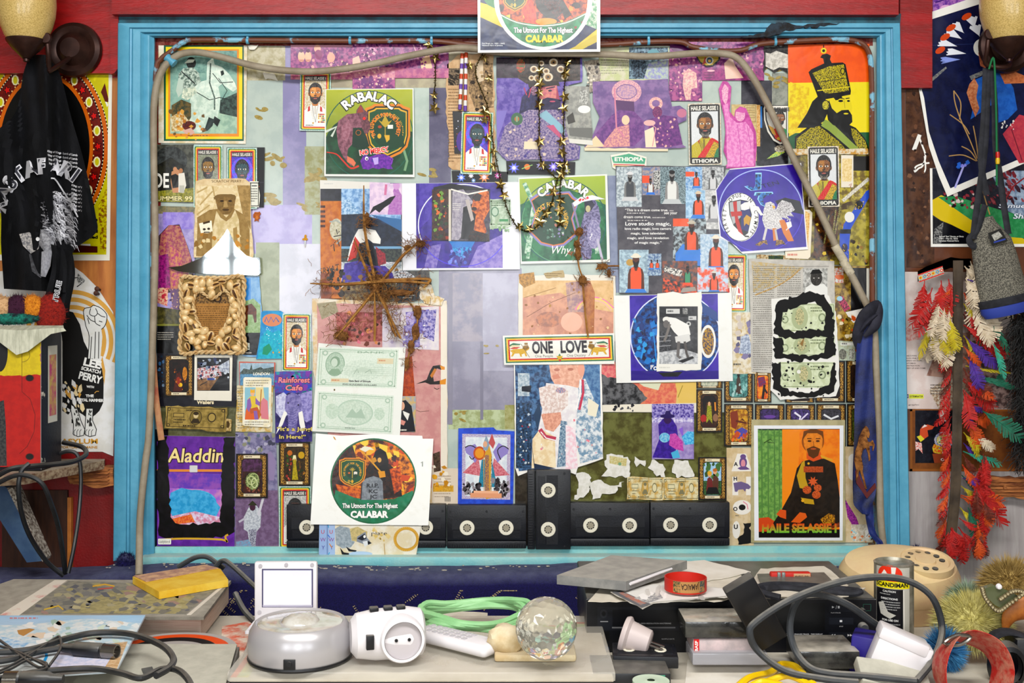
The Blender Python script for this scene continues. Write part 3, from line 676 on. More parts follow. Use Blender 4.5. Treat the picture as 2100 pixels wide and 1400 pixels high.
s.p('486 380 513 380 514 470 500 450 492 410','a98f62/8f7850*10').p('440 402 448 398 481 398 484 404 480 428 470 440 456 440 446 428','8a7048/75603c*6').p('440 400 447 388 462 384 475 388 483 400 470 397 452 398','d6c4a0').p('438 404 460 398 484 402 484 407 460 403 439 409','7a6440').e(455,412,4,2,'3c2e1c').e(472,412,4,2,'3c2e1c').p('460 412 465 412 468 424 458 425','a88e62').e(463,430,7,2.4,'4e3c24')
s.p('404 446 430 430 446 428 464 446 480 428 500 440 512 470 512 525 402 525 405 470','8d744a/9c8458*12').p('436 470 444 432 452 446 464 454 474 446 482 430 490 450 494 525 434 525','d8caa8/c4b288*14').p('408 458 434 452 436 474 412 478','ebe6d4').e(424,470,11,8,'e8e2ce').e(419,470,3,2.4,'3c3224').e(428,469,3,2.4,'3c3224').r(418,475,430,477,'3c3224').p('416 456 430 452 431 456 417 460','4a3c26').p('478 468 486 465 488 505 480 520','a0885a')
s.spk(402,480,516,527,30,7,'b98a48 a87a38 d9c8a0 8a6c3c',9).done('sepia_page','torn sepia magazine page with a capped man in a vest, lettering along its top','magazine page')
s=Sheet(Q('321 422 400 424 398 726 321 724'),1.6,'8f84b4/a9a0c4*14');s.clip=s.o
s.r(321,422,400,438,'6a6a58/8a8060*8').p('334 435 396 435 396 470 334 470','8878c0/a294cc*14').p('321 488 345 462 368 460 385 505 396 540 398 600 321 600','4a2030/2c1420*8').p('330 480 348 461 368 463 380 492 392 530 386 570 375 595 330 592 322 540','b07a62/8a3a5a*7').p('322 525 345 520 350 590 321 592','9a2f7a/6a205a*6').p('348 500 372 520 376 590 352 590','c08a5c/a03a70*6')
s.p('321 592 345 590 343 628 321 620','b5545a/d8b89a*4').spk(323,592,344,620,12,4,'d9b89c a83a48',2).p('348 592 370 592 370 640 355 640','6a5070').spk(348,592,372,638,30,2.2,'d0b08a 3a1c40 b08a78',3).p('321 628 398 640 398 664 321 664','3c3a22/5a5530*8').r(321,664,398,668,'7a7a3a').r(321,668,398,726,'141312').lines(323,681,356,4,4.5,'a9a49a',.36)
s.done('magazine_page','magazine page of a figure in magenta costume above a black caption band','magazine page',m=PHOTO)
s=Sheet(rag(Q('498 566 532 566 537 640 537 732 498 730'),.8,10,6),1.2,'6f9cc4/8fb2d0*20');s.clip=None
s.r(500,570,514,640,'4a8ac4').p('499 618 520 612 534 625 534 682 499 682','9ab08a/7f9a68*8').p('500 628 516 622 526 634 526 660 522 662 518 645 508 645 508 668 502 668','6a3a22/4a2818*5').r(499,682,535,728,'15161a').r(496,703,512,717,'c9cec4').t('REL',504,714,9,'222',wd=14,bold=.04).lines(498,722,533,1,4,'c9c4bb',.6)
s.done('postcard','postcard of grazing cattle on a plain poking out beside the shell frame','postcard',m=PHOTO)
s=Sheet([(536,640),(540,637),(576,637),(581,641),(582,735),(525,736),(533,690)],1.6,'2a84b4/3f9cc6*12');s.e(558,656,20,13,'c98a6a').l('543 660 546 650 551 661 556 650 561 660 566 651 572 660',2.4,'2a6aa4').p('536 690 548 676 560 682 572 676 580 690 581 735 528 735','1f9ab4/35b0c0*6').p('540 712 552 704 558 716 548 728 538 726','1c8a6a').spk(538,668,580,700,12,1.8,'d9f0f0 a9e0e8',4).spk(560,700, 580,730,8,2.5,'c9a04a 2a6a8a',5)
s.done('sea_card','rounded turquoise card with a peach cartouche and sea plants','card',m=CARD)
st_white((579,643,637,761),2.2,'foil sticker of a white-uniformed officer over the turquoise card',.5)
s=Sheet(Q('519 440 523 434 528 437 532 433 535 438 532 443 534 447 530 449 531 455 526 452 521 454 523 448 519 446'),1,'9a5a2a');s.e(527,439,5,4.5,'a9652f').e(525,438,.8,.8,'1c0f08').e(529,438,.8,.8,'1c0f08').e(527,446,3,3.6,'b9783a').done('bear_sticker','tiny brown teddy bear sticker on the lavender film','sticker')
s=Sheet(Q('624 484 625 481 628 481 629 484 628 487 631 489 631 492 628 492 627 502 626 508 624 502 624 492 620 492 620 489 624 488'),1,'b98a22');s.p('624 493 628 493 627 502 626 507 624 502','c4c8ca').done('dagger_sticker','tiny golden dagger sticker on the lavender film','sticker')
s=Sheet(Q('322 724 486 728 484 834 322 828'),2,'1c1b20/2a2a30*20');s.spk(323,730,338,800,14,4,'3a5a78 6a7a8a 22303c',3).r(322,819,484,833,'24232a').t('Wailers',404,828,8,'e2d6b8',al='l',wd=34,bold=.06).done('magazine_page','black magazine page behind a card and an instant photo','magazine page',m=PHOTO)
tarot('337 727 397 813',3,'gilt bordered card with a fiery dark cavern beside the instant photo',('17120e/2c1c0e*9',('p',[(30,88),(40,50),(52,40),(62,60),(60,88)],'4a2010'),('e',70,45,8,16,'c98a1c/8a5a10*3'),('e',55,72,7,5,'d8b02c'),('e',48,62,7,9,'8a3418'),('spk',25,30,75,85,14,4,'6a3a18 a8641c 2a1a10',4)),3)
s=Sheet(Q('399 727 477 728 475 822 398 820'),3.4,'dedacd');s.r(404,733,471,801,'16181c').p('405 775 471 770 471 800 405 800','8a6a48/6a5038*8').p('430 800 455 765 471 755 471 801','15161c').p('405 755 450 748 455 770 405 778','d6dce0/9a3a3a*4').spk(406,736,470,778,40,4,'2a2c34 8a94a4 c9d0d8 303a5a 14161a',5).r(425,775,440,779,'2a4a8a').p('448 750 470 738 470 765 452 762','c9cfd6/8a90a0*5').l('410 790 425 782',1.5,'222').done('instant_photo','white bordered instant photo of a cluttered desk','photograph',m=PHOTO)
def bill(o,L,label,c='a08c56/7a6a3c*14',ink='3a3020',grp='banknotes glued to the board',seed=1,extra=None,ragged=2,plain=False,name='banknote'):
 s=Sheet(rag(o,ragged,12,seed)if ragged else o,L,c);s.q(o[0],o[1],o[3])
 s.border(3,6,97,94,1.2,ink,2.5).rr(12,28,32,52,4,c.split('/')[0],8).border(13,30,31,50,1,ink,3)
 s.e(50,48,10,34,ink).e(50,48,9,31,c.split('/')[-1].split('*')[0]).e(50,38,4,14,'c9b890').e(50,30,4.4,8,ink).p([(42,74),(46,54),(54,54),(58,74)],ink).e(76,46,7,22,ink).e(76,46,5.4,17,c.split('/')[0])
 s.lines(34,14,66,1,10,ink,.5,seed).lines(14,58,34,2,12,ink,.4,seed).lines(30,84,70,1,10,ink,.6,seed)
 for x in(6,94):
  for y in(14,86):s.e(x,y,3,7,ink,n=10).e(x,y,1.6,4,c.split('/')[0],n=10)
 if extra:extra(s)
 return s.done(name,label,'banknote',grp)
bill(Q('340 832 466 836 463 885 337 877'),3,'stained yellowed banknote under the lettered black page',seed=3)
s=Sheet(Q('462 857 475 860 474 884 460 884'),2.2,'8a7440/c9b48a*5');s.e(467,870,4,7,'4a3a1c').done('card_scrap','stained corner of a brown card at the yellowed banknote end','card')
s=Sheet(rag(Q('486 790 498 788 560 790 558 886 483 884'),1,14,5),2.6,'d3cbb2/b99c58*14');s.lines(487,795,555,16,5.4,'8a8474',.35,4).done('paper_page','stained printed page beneath the seated king card','paper')
s=Sheet(Q('490 741 565 743 562 792 491 790'),3.2,'b5604c');s.r(492,744,562,765,'8fa6b4/a9bcc8*10').r(492,762,562,790,'4a7a9a/6a96b0*5').p('492 765 500 755 512 758 516 746 518 758 535 752 540 756 562 752 562 766 492 767','5d6a66/3a4644*4').t('LONDON',536,769,5.5,'e4e0d0',wd=34,bold=.05,it=.2).done('postcard','river skyline postcard lettered LONDON with a red edge','postcard',m=PHOTO)
s=Sheet([(502,773),(554,774),(557,777),(555,873),(551,876),(500,873),(497,870),(499,776)],4,'e6e3d6/dcd2b4*18');s.lines(504,779,551,3,5,'8c8878',.4).r(502,794,551,860,'8fb8c4').p('524 794 540 794 545 840 551 850 551 860 524 860','d8ca98').p('531 830 540 815 549 822 551 860 536 858','c9848c').p('504 842 506 834 520 832 524 860 502 860','c96a3a')
s.p('508 818 514 812 524 812 529 826 527 840 512 842','d0b84a').p('507 820 513 815 516 832 511 845 506 838','8a6aa4').p('524 815 530 822 536 826 532 832 524 828','8a6aa4').p('512 838 528 834 536 850 530 860 524 846 514 848','b0603a').p('520 842 527 842 530 860 522 860','8a6aa4').e(518,806,4.5,6,'d9b08c').p('513 805 514 797 518 800 522 797 523 805','d9a83a').l('536 798 532 856',2,'a8782c').lines(502,864,552,2,5,'8c8878',.4)
s.done('king_card','white bordered card of a seated crowned figure holding a staff','card','fortune cards in plain colours',m=CARD)
s=Sheet(Q('563 762 640 760 640 905 565 908'),2.8,'4a3f78/2d2a58*16');s.clip=s.o;s.r(563,760,640,805,'3f5aa0/6a3a8a*6').spk(565,762,640,806,40,6,'2a8a9a 3a4aa8 7a3f9a 1f6a7a',6)
for t_,yy,w_ in(('Rainforest',784,64),('Cafe',800,34)):s.t(t_,603,yy,11,'d98a8c',wd=w_,bold=.05,out='4a1f5a',ow=.1,it=.1)
s.p('566 812 582 804 590 812 590 850 578 860 566 845','cfcfe0/a9a8c8*6').p('612 808 640 800 640 860 628 866 616 850','7a74a8/a29cc8*8').p('586 812 600 804 616 812 620 835 612 850 606 890 592 890 590 850 584 838','8f88b4/6a6494*8')
for k in range(9):s.l([(590-k*.4,842+k*5),(600,845+k*5),(608-k*.3,841+k*5)],1,'5a5488')
s.e(591,826,1.6,1.6,'15132a').e(612,830,1.6,1.6,'15132a').p('583 842 589 846 580 870 566 890 575 862','e8e6e0').p('612 846 620 842 626 875 620 890 614 868','e8e6e0').t('“It’s a Jungle',568,883,8,'d9c87a',al='l',wd=80,bold=.03,out='3a2f20',ow=.06).t('In Here!”',573,899,8,'d9c87a',al='l',wd=54,bold=.03,out='3a2f20',ow=.06)
s.done('restaurant_brochure','purple brochure with an elephant head under pink lettering','brochure',m=PHOTO)
tarot('572 906 636 996',3.4,'gilt bordered card of a woman in a yellow gown under the elephant brochure',('2c2414/4a3a1c*6',('e',35,25,8,6,'b06a2c'),('e',72,30,10,8,'b5941f'),('p',[(42,86),(46,50),(44,42),(50,33),(56,42),(55,50),(62,86)],'b0a02c/8a7c1c*4'),('e',50,36,4.4,5,'c9a27a'),('p',[(43,42),(46,30),(54,30),(57,44),(54,38),(47,38)],'ded8b0'),('spk',22,30,42,86,20,4,'8a3a2c 3a5a24 c96a5a 1c1a10',3),('spk',60,40,80,86,18,4,'6a4a1c 2a3a18 a87a2c',4)),5)
s=Sheet(Q('322 893 482 896 481 1120 322 1119'),2.2,'5f3486/6f3f98*24',th=.005);s.clip=s.o
s.r(322,962,482,967,'d08a4a').p('325 967 470 972 470 1010 325 1005','6a4aa8/8f5aa8*20').p('325 1000 470 1004 470 1085 325 1085','c08ab8/9a6ac0*22').e(400,1030,44,26,'3f9cc4/66b4d4*16').p('350 1010 372 1000 430 1012 452 1040 440 1066 360 1070 344 1040','3a94c0/5aaad0*12').p('342 1060 400 1048 460 1062 462 1080 340 1080','d8cfe0/c98aa0*8').p('350 1064 392 1054 400 1070 352 1076','c9543f/d98a4a*4')
s.t('Aladdin',401,947,29,'e4d29a',wd=114,bold=.03,out='2c1a10',ow=.07,it=.12)
s.p(rag(Q('322 893 343 895 346 985 350 1060 360 1072 430 1074 452 1070 455 960 458 898 482 896 481 1090 470 1098 400 1106 335 1102 326 1098 322 1040'),3,8,3),'131215/1e1c20*14')
s.l('330 1106 380 1104 455 1106 466 1112 462 1100 468 1096',4,'c9a244',sm=3).rr(324,1104,351,1116,2,'e2dfd6').t('Ladybird',337,1112.5,5,'222',wd=22).rr(389,954,405,968,1,'cfd0cc')
s.done('story_book','purple story book daubed with black paint around its cover','book',m=PHOTO)
s=Sheet(Q('483 886 566 888 573 1126 482 1124'),1.2,'6e6a88/8f8ba4*14');s.clip=s.o;s.spk(485,888,565,945,40,6,'4a4a5a 8a8a78 5d6a78 a9a6b8',3).p('545 930 556 925 566 945 562 985 552 985 548 960','8f82a0').r(483,1005,572,1126,'6d5a72/7f6c86*10').p('500 1060 510 1040 526 1036 536 1050 534 1080 526 1090 524 1118 512 1118 508 1090 500 1085','c9ccd0/a4a8b0*4').e(518,1040,6,7,'4a3040').p('508 1036 518 1026 528 1036','3a3a2c').l('530 1056 540 1020',5,'c8c6cc').l('503 1062 490 1070',4,'b9b6c0').p('510 1085 526 1085 524 1120 514 1120','4a4a5c/b9b9c4*2').p('484 1110 510 1106 520 1124 484 1124','7aa0b8/8a8aa0*4')
s.done('faded_photograph','faded violet photo of a performer in white with a raised arm','photograph','faded purple photographs',PHOTO)
tarot('484 930 549 1021',3,'gilt bordered card with a tangle of pale green vines',('3a2434/5a3a5a*9',('r',20,40,80,88,'2a1c14/4a2a20*8'),('e',52,62,22,20,'8f9a68/3f4a2c*3'),('ring',48,60,13,9,2.4,'b5bd8c'),('ring',56,54,14,9,2,'a4ad7c'),('ring',52,70,16,8,2,'9aa574'),('ring',58,66,9,10,1.8,'c4caa0'),('spk',25,75,78,88,14,4,'6a3a28 8a5a4a 3a2a1c',4)),8)
s=st_white((572,997,638,1124),3,'silver foil sticker with a dark portrait, behind a video cassette',0,'silver')
# ==================== prints: middle of the board
def lean(o,d0,d1):
 """a sheet that stands off the board, d0 at its top edge and d1 at its foot (it lies over the cassettes)"""
 zs=[v.co.z for v in o.data.vertices];a,b=max(zs),min(zs)
 for v in o.data.vertices:t=(a-v.co.z)/(a-b);v.co.y+=d0+(d1-d0)*t
FIRE='d98a22/5a2410*11'
s=Sheet(Q('667 183 848 181 850 363 665 361'),3,'e4e4dc');s.clip=Q('669 184 846 183 847 358 668 357')
s.p(s.clip,'a3a82c>1f5a36').p('668 285 720 250 846 270 847 358 668 357','1f5236/143d28*30').e(755,300,90,70,'1c4f33/123a26*30')
s.ring(757,277,90,90,2,'1d5a4a').l('668 270 690 260 680 280',5,'c4ccc0').l('826 300 835 330 830 350',5,'7a9a7a').e(818,282,3,6,'d9dcd0',rot=30)
crest(s,795,268,84,100)
s.e(795,268,30,30,'16422c').p('770 250 820 250 830 300 790 310 770 290','16422c')
s.at('THE UTMOST FOR THE HIGHEST',790,263,24,-128,122,8,'d8822a',bold=.05,kx=.78).l('790 262 790 282',2,'a08a3c').p('790 236 783 250 776 246 784 256 790 262 797 256 804 246 797 250','b09a3c').p('795 256 806 256 806 264 795 264','dcdcd4').e(779,260,4,3,'a04a2a').e(778,279,4,5,'c9a23a').p('788 277 799 277 799 286 793 292','c9a23a')
s.p('731 226 740 214 747 225 756 232 752 240 758 250 760 260 756 272 748 276 742 270 730 262','7a5258/5a3a44*6').p('732 232 738 216 743 220 745 230','8a4030').p('690 268 694 248 712 234 732 232 742 250 742 268 738 278 726 280 722 296 714 305 712 318 722 330 728 338 720 340 704 322 694 300','8f6470/6a4450*8').p('700 260 715 245 722 262 712 290 702 285','9f7480/8a5c68*6').p('724 262 742 262 752 280 758 300 740 305 722 300','16382a').e(747,243,3,3,'d8281c').p('712 320 724 326 730 334 726 342 720 336 712 332','c9785a').l('670 312 690 316 704 330 720 345 736 340',[2,4],'b83a24',sm=3).ring(735,272,5,5,1.2,'a8622c')
s.p('739 330 744 322 752 318 758 322 762 320 775 316 788 316 800 322 806 332 802 340 806 346 796 347 786 344 776 347 764 344 756 348 744 346 742 340','7a3aa0/5a2a88*5').p('742 322 750 316 754 324','5a2a88').e(752,325,3.5,4,'e8e4ee').e(752.5,326,1.6,2,'18102a').e(770,328,8,6,'4a2a90').p('764 324 776 322 776 336 768 338','b9a4d8').l('796 320 806 326 802 336',2,'8a4ab0')
s.t('NO MERCY',768,314,10,'d8342a',wd=58,bold=.06,out='eee6e0',ow=.1,rot=-8).at('RABALAC',757,270,64,-45,45,19,'ecebe4',bold=.07,out='1b1f14',ow=.1)
s.done('record_art_sheet','green sheet with a hulking rat beast and white arched lettering','sheet','round emblem sheets',PHOTO)
s=Sheet(Q('656 369 826 376 824 620 658 612'),1,'d6d3cc');s.clip=s.o
s.lines(665,376,700,1,3,'aaa',.4).r(657,387,700,612,'b9762c/a4601f*12').r(657,387,700,412,'2a2a30/34343c*12')
for k in range(5):s.r(657,421+k*10,667,426+k*10,'4a2a18')
s.e(690,470,14,22,'c4c0ae/a9a48c*6').l('676 455 690 452 702 460 700 490 690 500',3,'9aa09a')
for q in('690 470 692 480 696 474','684 485 700 482','686 498 692 490 696 505','678 505 684 500 686 515'):s.l(q,2,'2a201a')
s.t('GRYAT',676,560,15,'3a2a22',wd=46,it=.2,rot=-14).r(657,560,680,612,'7a4630/8f5538*10').spk(672,552,706,590,30,5,'17161a 2a2620 3c3428',3)
s.r(700,387,824,545,'34425c/2a3448*18').p('700 387 760 387 822 430 822 460 780 450 740 440 700 430','6a8fb8/aac4dc*10').p('700 412 716 408 730 425 745 445 700 440','b9cede/6a90b4*5').p('700 440 745 438 790 460 824 465 824 508 700 508','1f2633/2c3444*10').p('760 440 824 450 824 475','3f6a94').r(700,505,824,510,'7aa0bc').r(700,510,824,545,'2a2f34/4a5048*5').r(700,537,824,552,'8f9aa0/c9ccd0*6')
s.r(758,366,824,440,'c8b4cc/dccad8*12').p('806 392 812 375 819 392 824 400 824 440 795 440 798 420 808 400','b184b4/a06aa8*5').e(813,380,7,9,'c49cc4').l('792 378 790 400',5,'c07a9a').r(800,370,824,376,'5a4a7a').p('757 440 765 424 785 414 800 404 812 401 800 418 788 426 778 436 770 430','121216')
s.p('728 482 735 470 750 468 770 472 781 490 780 500 765 498 755 490 745 498 736 500 730 520 712 535 718 505','e2e0da').p('713 536 728 484 738 498 730 528','b2352c').p('736 500 750 495 765 500 776 530 780 545 740 545 735 520','24242a').p('770 505 790 520 792 540 776 545','9a3440/6a2a34*4').p('707 540 735 534 760 545 790 545 815 570 700 580','3f2f80/55469a*8').p('705 580 820 575 820 620 705 615', '5a4a3a/8a7a58*6').p('805 560 845 552 850 580 812 582','c9c9cc')
s.spk(700,548,820,618,50,8,'3a2c20 6a5030 8a6c3c 2a211a',5).spk(820,565,850,600,0,4,'222')
s.done('collage_print','print collaging an ochre graffiti wall and a snowy mountain behind the dried twig star','print',m=PHOTO)
s=Sheet(rag(Q('812 556 880 554 884 578 888 610 816 622'),1.5,9,6),1.6,'2c2a30/57544e*8');s.p('808 556 830 553 850 566 852 576 815 580','c9cacd/4a4a50*3').p('818 590 862 588 858 614 818 618','1d1c20').lines(826,604,850,2,5,'c9c5ba',.4).spk(820,570,885,600,20,7,'4a3620 6a4c28 2a2018',7).done('photo_scrap','dark stained photo fragment behind the tip of the dried twig star','photograph',m=PHOTO)
s=Sheet(rag(Q('862 582 884 584 892 606 912 612 906 626 870 622 860 606'),2,6,8),2.2,'e0dace/c9b080*12');s.done('paper_scrap','torn white scrap curling beside the twig star arm','paper scrap')
s=Sheet(Q('824 376 1065 373 1066 552 826 554'),2,'dedee2');s.clip=Q('853 376 1030 374 1031 549 854 550')
s.p(s.clip,'3a2878/4a3890*22').p('860 376 900 376 880 450 858 470','5a48a0/4a3890*14').p('980 505 1031 480 1031 549 960 549','9a8cc0/7a6cb0*12').p('880 505 905 500 895 549 870 549','8f82b8/6a5ca4*10').ring(950,462,92,84,2.2,'dcdce8',a0=150,a1=300).ring(950,462,92,84,1.6,'5a4ad0',a0=20,a1=150).p('925 495 970 495 965 520 950 530 930 520','3f9ccc/2a3a90*5').spk(915,515,965,542,26,5,'2f2a78 4a5ab0 7a8ad0',3).p('920 494 975 494 968 506 930 508','2f78b8')
s.done('record_art_sheet','white sheet with a purple print and a thin pale ring behind the dark booklet','sheet','round emblem sheets',PHOTO)
s=Sheet(Q('889 384 924 376 1005 388 1004 495 885 493'),3,'1a1719',th=.002);s.r(886,388,920,492,'2c2019/4a2f1c*7').spk(890,395,918,488,40,5,'8a3a20 c06a2c 2a3a20 6a8a3a 14120f 3a2a3a',5).r(920,388,925,494,'c9c2b4').r(925,390,1004,493,'55505a/3c3840*10').p('928 392 950 388 975 420 960 470 940 492 926 492','8a8490/a9a4ac*8').p('950 425 975 415 980 440 965 490 945 490','1c181a').p('972 400 985 390 1002 392 1004 430 992 452 998 475 985 490 972 470 976 440 966 430','c9783a/8a4420*7').p('968 405 978 395 988 400 984 412 974 412','2a1810').e(972,428,6,4,'3a2014').p('954 410 962 408 972 450 966 454','b0a8a4').l('925 388 960 398 1000 390',3,'dcd8d0').lines(928,417,945,4,4,'d0ccc6',.35).p('965 470 1000 480 1004 493 960 493','17120f/3c2416*5')
s.done('cd_booklet','dark folded booklet with a golden face glued over the purple sheet','booklet',m=PHOTO)
s=Sheet(rag(Q('1004 408 1047 408 1049 462 1040 468 1005 470'),1.2,8,9),2.6,'c8d2c4/a9b9a4*10');s.border(1006,411,1046,461,2.5,'8a9a88').e(1015,434,8,10,'6f8a78').e(1015,434,6,8,'b9c8b8').lines(1008,415,1044,2,5,'6a7a68').r(1024,449,1042,454,'6a9a78').spk(1004,460,1045,475,10,4,'a9bfa4 8fa88a',2).done('banknote_scrap','pale green end of a dollar bill beside the dark booklet','banknote')
s=Sheet(Q('1063 364 1245 357 1251 537 1068 541'),2.4,'e0e1da');C=Q('1065 367 1241 360 1245 532 1070 536');s.clip=C
s.p(C,'9fb04a>2a5f44').p('1066 420 1150 380 1243 420 1245 532 1070 536','3a7a54/245a40*24').ring(1155,455,88,86,2,'1f5a58').ring(1155,455,84,84,1.2,'6aa07a',a0=60,a1=200)
for q,wd in(('1075 375 1095 420 1080 520',9),('1110 395 1105 430',12),('1215 440 1225 520',8),('1090 480 1082 530',7)):s.l(q,wd,'c4d4c4/5a8f6c*7')
for k,c in((1.12,'8a84b0'),(1.04,'c97a3a'),(1.,'16422c')):
 s.p([(1135+dx*k,448+dy*k)for dx,dy in((-44,-36),(-30,-46),(30,-50),(38,-40),(48,-34),(36,0),(44,30),(20,50),(0,54),(-24,48),(-46,26),(-34,-8))],c)
s.at('THE UTMOST FOR THE HIGHEST',1130,450,27,-125,125,9,'d0a83a',bold=.05,kx=.75).spk(1112,425,1155,490,40,4,'b9c4b9 5a7a68 8a84a8 2a5a44 c98a7a',6).l('1143 430 1150 470',3,'8a9a80')
s.p('1205 410 1220 408 1228 425 1232 450 1226 480 1215 500 1212 530 1195 534 1186 500 1192 460 1200 430','4f4a6a/8f8aa8*5').p('1198 412 1212 408 1220 420 1212 432 1200 436','1f1c34').e(1206,428,5,7,'b5ad8a').l('1174 416 1188 470 1186 530',4,'8a8098').p('1174 416 1190 404 1215 400 1241 408 1215 410 1195 414 1178 424','dcdce4').spk(1185,404,1210,412,8,3,'c92a2c',3).e(1218,480,14,30,'7a7498/a9a4bc*4').l('1225 490 1235 532',5,'b9b4c4')
s.t('Why C',1132,520,17,'ecebe6',al='l',wd=60,it=.3).t('?',1212,492,14,'e4e0e4',it=.2).t('ay',1170,521,9,'b0382c',it=.3).at('CALABAR',1155,440,56,-52,52,17,'ecebe4',bold=.07,out='35502a',ow=.09)
s.done('record_art_sheet','pale green sheet with a hooded reaper and scythe beneath arched white lettering','sheet','round emblem sheets',PHOTO)
s=Sheet(rag(Q('917 132 940 112 1012 110 1016 340 1020 352 928 348 920 340 922 290 914 230'),1.8,10,11),1,'b89a78/c8ad8c*16');s.r(919,140,945,175,'4f463c/8a7a66*4').spk(920,142,944,174,10,3,'2c261e',3,3,30).lines(919,182,948,24,6.4,'7d664c',.38,5).p('960 130 1010 130 1012 220 975 225 962 190','6a5a48/a48c6c*5').p('975 130 990 120 992 165 980 170','d0c0a8').spk(965,120,1012,230,30,5,'3c3228 8a7658 c0a888',6).lines(956,250,1012,14,6.4,'7d664c',.38,7)
s.done('newspaper_clipping','browned newspaper column behind the two striped straws','newspaper')
s=Sheet(Q('928 228 962 228 962 316 932 315'),1.8,'15141a');s.spk(930,230,960,312,16,1.4,'dcdce8 7a8ac0 c94a4a',3).e(948,290,12,22,'4a2a80').done('star_card','black starry card behind the cosmic sticker below the striped straws','card','black star cards',CARD)
st_white((946,230,1010,357),2.6,'cosmic foil sticker with a dark portrait below the striped straws',1.5,'cosmic')
s=Sheet(Q('926 350 1042 352 1041 376 928 375'),1.6,'131217')
def suns(s,pts,cs):
 for i,(x,y,r)in enumerate(pts):
  n=8
  for c,k in((cs[i%len(cs)],1.),('d9d4ea',.5)):
   s.p([(x+r*k*(1 if j%2 else.5)*math.cos(PI*j/n),y+r*k*(1 if j%2 else.5)*math.sin(PI*j/n))for j in range(2*n)],c)
suns(s,((946,364,10),(966,360,6),(993,363,12),(971,370,5),(1021,360,8)),('5a7ac9','e4e0ec','c98a5a','8ab0d8','c45aa0'));s.done('star_card','black card strip of bright suns just above the purple sheet','card','black star cards',CARD)
s=Sheet(Q('1038 330 1180 332 1179 358 1040 357'),1.6,'131217');suns(s,((1054,344,12),(1135,342,11),(1162,350,9),(1108,340,9)),('6a70d0','8a7ad8','b0b060','a9a4d0'));s.e(1081,342,6,6,'d07a3c').l('1070 346 1092 338',1.6,'9ac07a').done('star_card','black card strip of suns and a ringed planet under the crowned man photo','card','black star cards',CARD)
s=Sheet(rag(Q('1018 118 1194 118 1194 168 1166 175 1168 290 1190 300 1188 326 1160 331 1110 330 1104 306 1078 306 1076 328 1040 330 1020 310'),1,14,12),2,'57468f/7a6aa8*14')
s.r(1018,118,1062,160,'3a2a38/2a1f2c*8').p('1060 118 1190 118 1190 165 1150 168 1080 172 1062 160','26211f/4a3c34*6')
for x,y,r in((1095,142,8),(1120,146,7),(1135,128,9),(1102,160,8),(1124,158,10),(1150,142,8),(1158,158,7),(1090,160,6),(1110,130,6)):s.e(x,y,r,r*.9,'cfc4ae').e(x,y,r*.6,r*.55,'a8885a/6a4a2c*3').e(x,y,r*.25,r*.25,'2c2018')
s.e(1068,135,9,14,'a8432a/3a5a30*4').p('1082 168 1145 166 1148 176 1085 180','2a1c18').p('1062 250 1070 200 1088 178 1100 176 1108 200 1100 240 1080 250','2c2a48/3c3a60*8').p('1104 180 1142 175 1144 198 1146 210 1134 218 1112 214 1106 200','b56a78/c98a80*8').p('1142 176 1148 205 1140 206','9a4a60').l('1120 182 1138 178',2.5,'2a1c3c').e(1128,186,4,2,'2a2040').p('1095 200 1112 204 1122 200 1138 202 1150 205 1148 228 1130 240 1108 234 1098 222','36304f/2a2444*6').e(1133,208,6,1.6,'b05a70').l('1075 180 1080 195',2,'b04a60').l('1086 185 1090 178 1084 200',2,'b04a60').e(1095,186,6,10,'a88a9a/6a4a60*3')
s.p('1020 310 1035 260 1062 236 1085 225 1140 225 1165 240 1168 290 1188 300 1186 326 1040 328','a294a8/5f5580*4').spk(1030,240,1180,322,60,4,'c9b4a0 4a4080 8a7a98 d0c0b0 6a5a90',8).p('1103 236 1120 226 1158 262 1158 278','8fb0bc').p('1120 258 1135 256 1150 276 1156 290','b5607c').p('1018 228 1040 226 1030 260 1019 290','8378b4').e(1060,244,12,13,'4a6a52').e(1060,244,5,5,'a8704a').r(1058,238,1062,250,'8a9a80').p('1075 290 1100 290 1104 306 1074 306','d9cdb2')
s.done('faded_photograph','violet photo of a bearded man in a studded crown and medals behind the star garlands','photograph','faded purple photographs',PHOTO)
s=Sheet(rag(Q('1158 176 1208 178 1216 298 1168 293 1160 262'),.8,12,13),2.4,'8a8a86/a4a49c*12');s.p('1190 185 1205 184 1205 215 1188 210','c4c4be/7a7a76*4').e(1198,224,13,8,'e2e2dc').p('1162 240 1175 230 1180 250 1165 255','4a4844').p('1166 262 1215 262 1215 284 1168 278','72726e').p('1166 284 1215 288 1216 298 1168 293','d4d2ca').done('photo_scrap','black and white photo strip with a white cap beside the crowned man','photograph',m=PHOTO)
s=Sheet(rag(Q('1196 125 1228 122 1232 160 1222 185 1210 190 1205 150'),1,8,14),1.8,'7a7066/b0a898*5');s.spk(1200,128,1228,186,16,4,'3a342e d0c8b8',3).done('photo_scrap','small grey photo scrap under the corner of the emblem flyer','photograph',m=PHOTO)
s=Sheet(Q('1228 96 1372 96 1370 164 1229 166'),1,'d0ccb8/c0c49c*18');s.lines(1232,106,1288,9,5.4,'9a9a88',.32,3).r(1290,97,1370,162,'8fa4b0/4a5560*6').p('1292 110 1320 105 1330 160 1300 160','2c3038/6a7a88*4').p('1330 130 1370 120 1370 162 1320 162','b9c4b4/9a9ac0*6').e(1340,108,12,7,'7aa0a8').done('magazine_page','pale page of print and blue photo under the brown pipe','magazine page')
def a4(s):
 s.spk(1372,115,1440,205,60,4,'e0b4a8 d9a4b0 6a2f70 9a4a88 c98aa0',9).p('1402 150 1412 140 1428 150 1430 180 1418 182 1416 205 1406 205 1400 175','e4c4b4/c9949c*5')
purp('1372,112,1440,207',1.2,'purple faded photo of a pale group hanging over the page edge',a4)
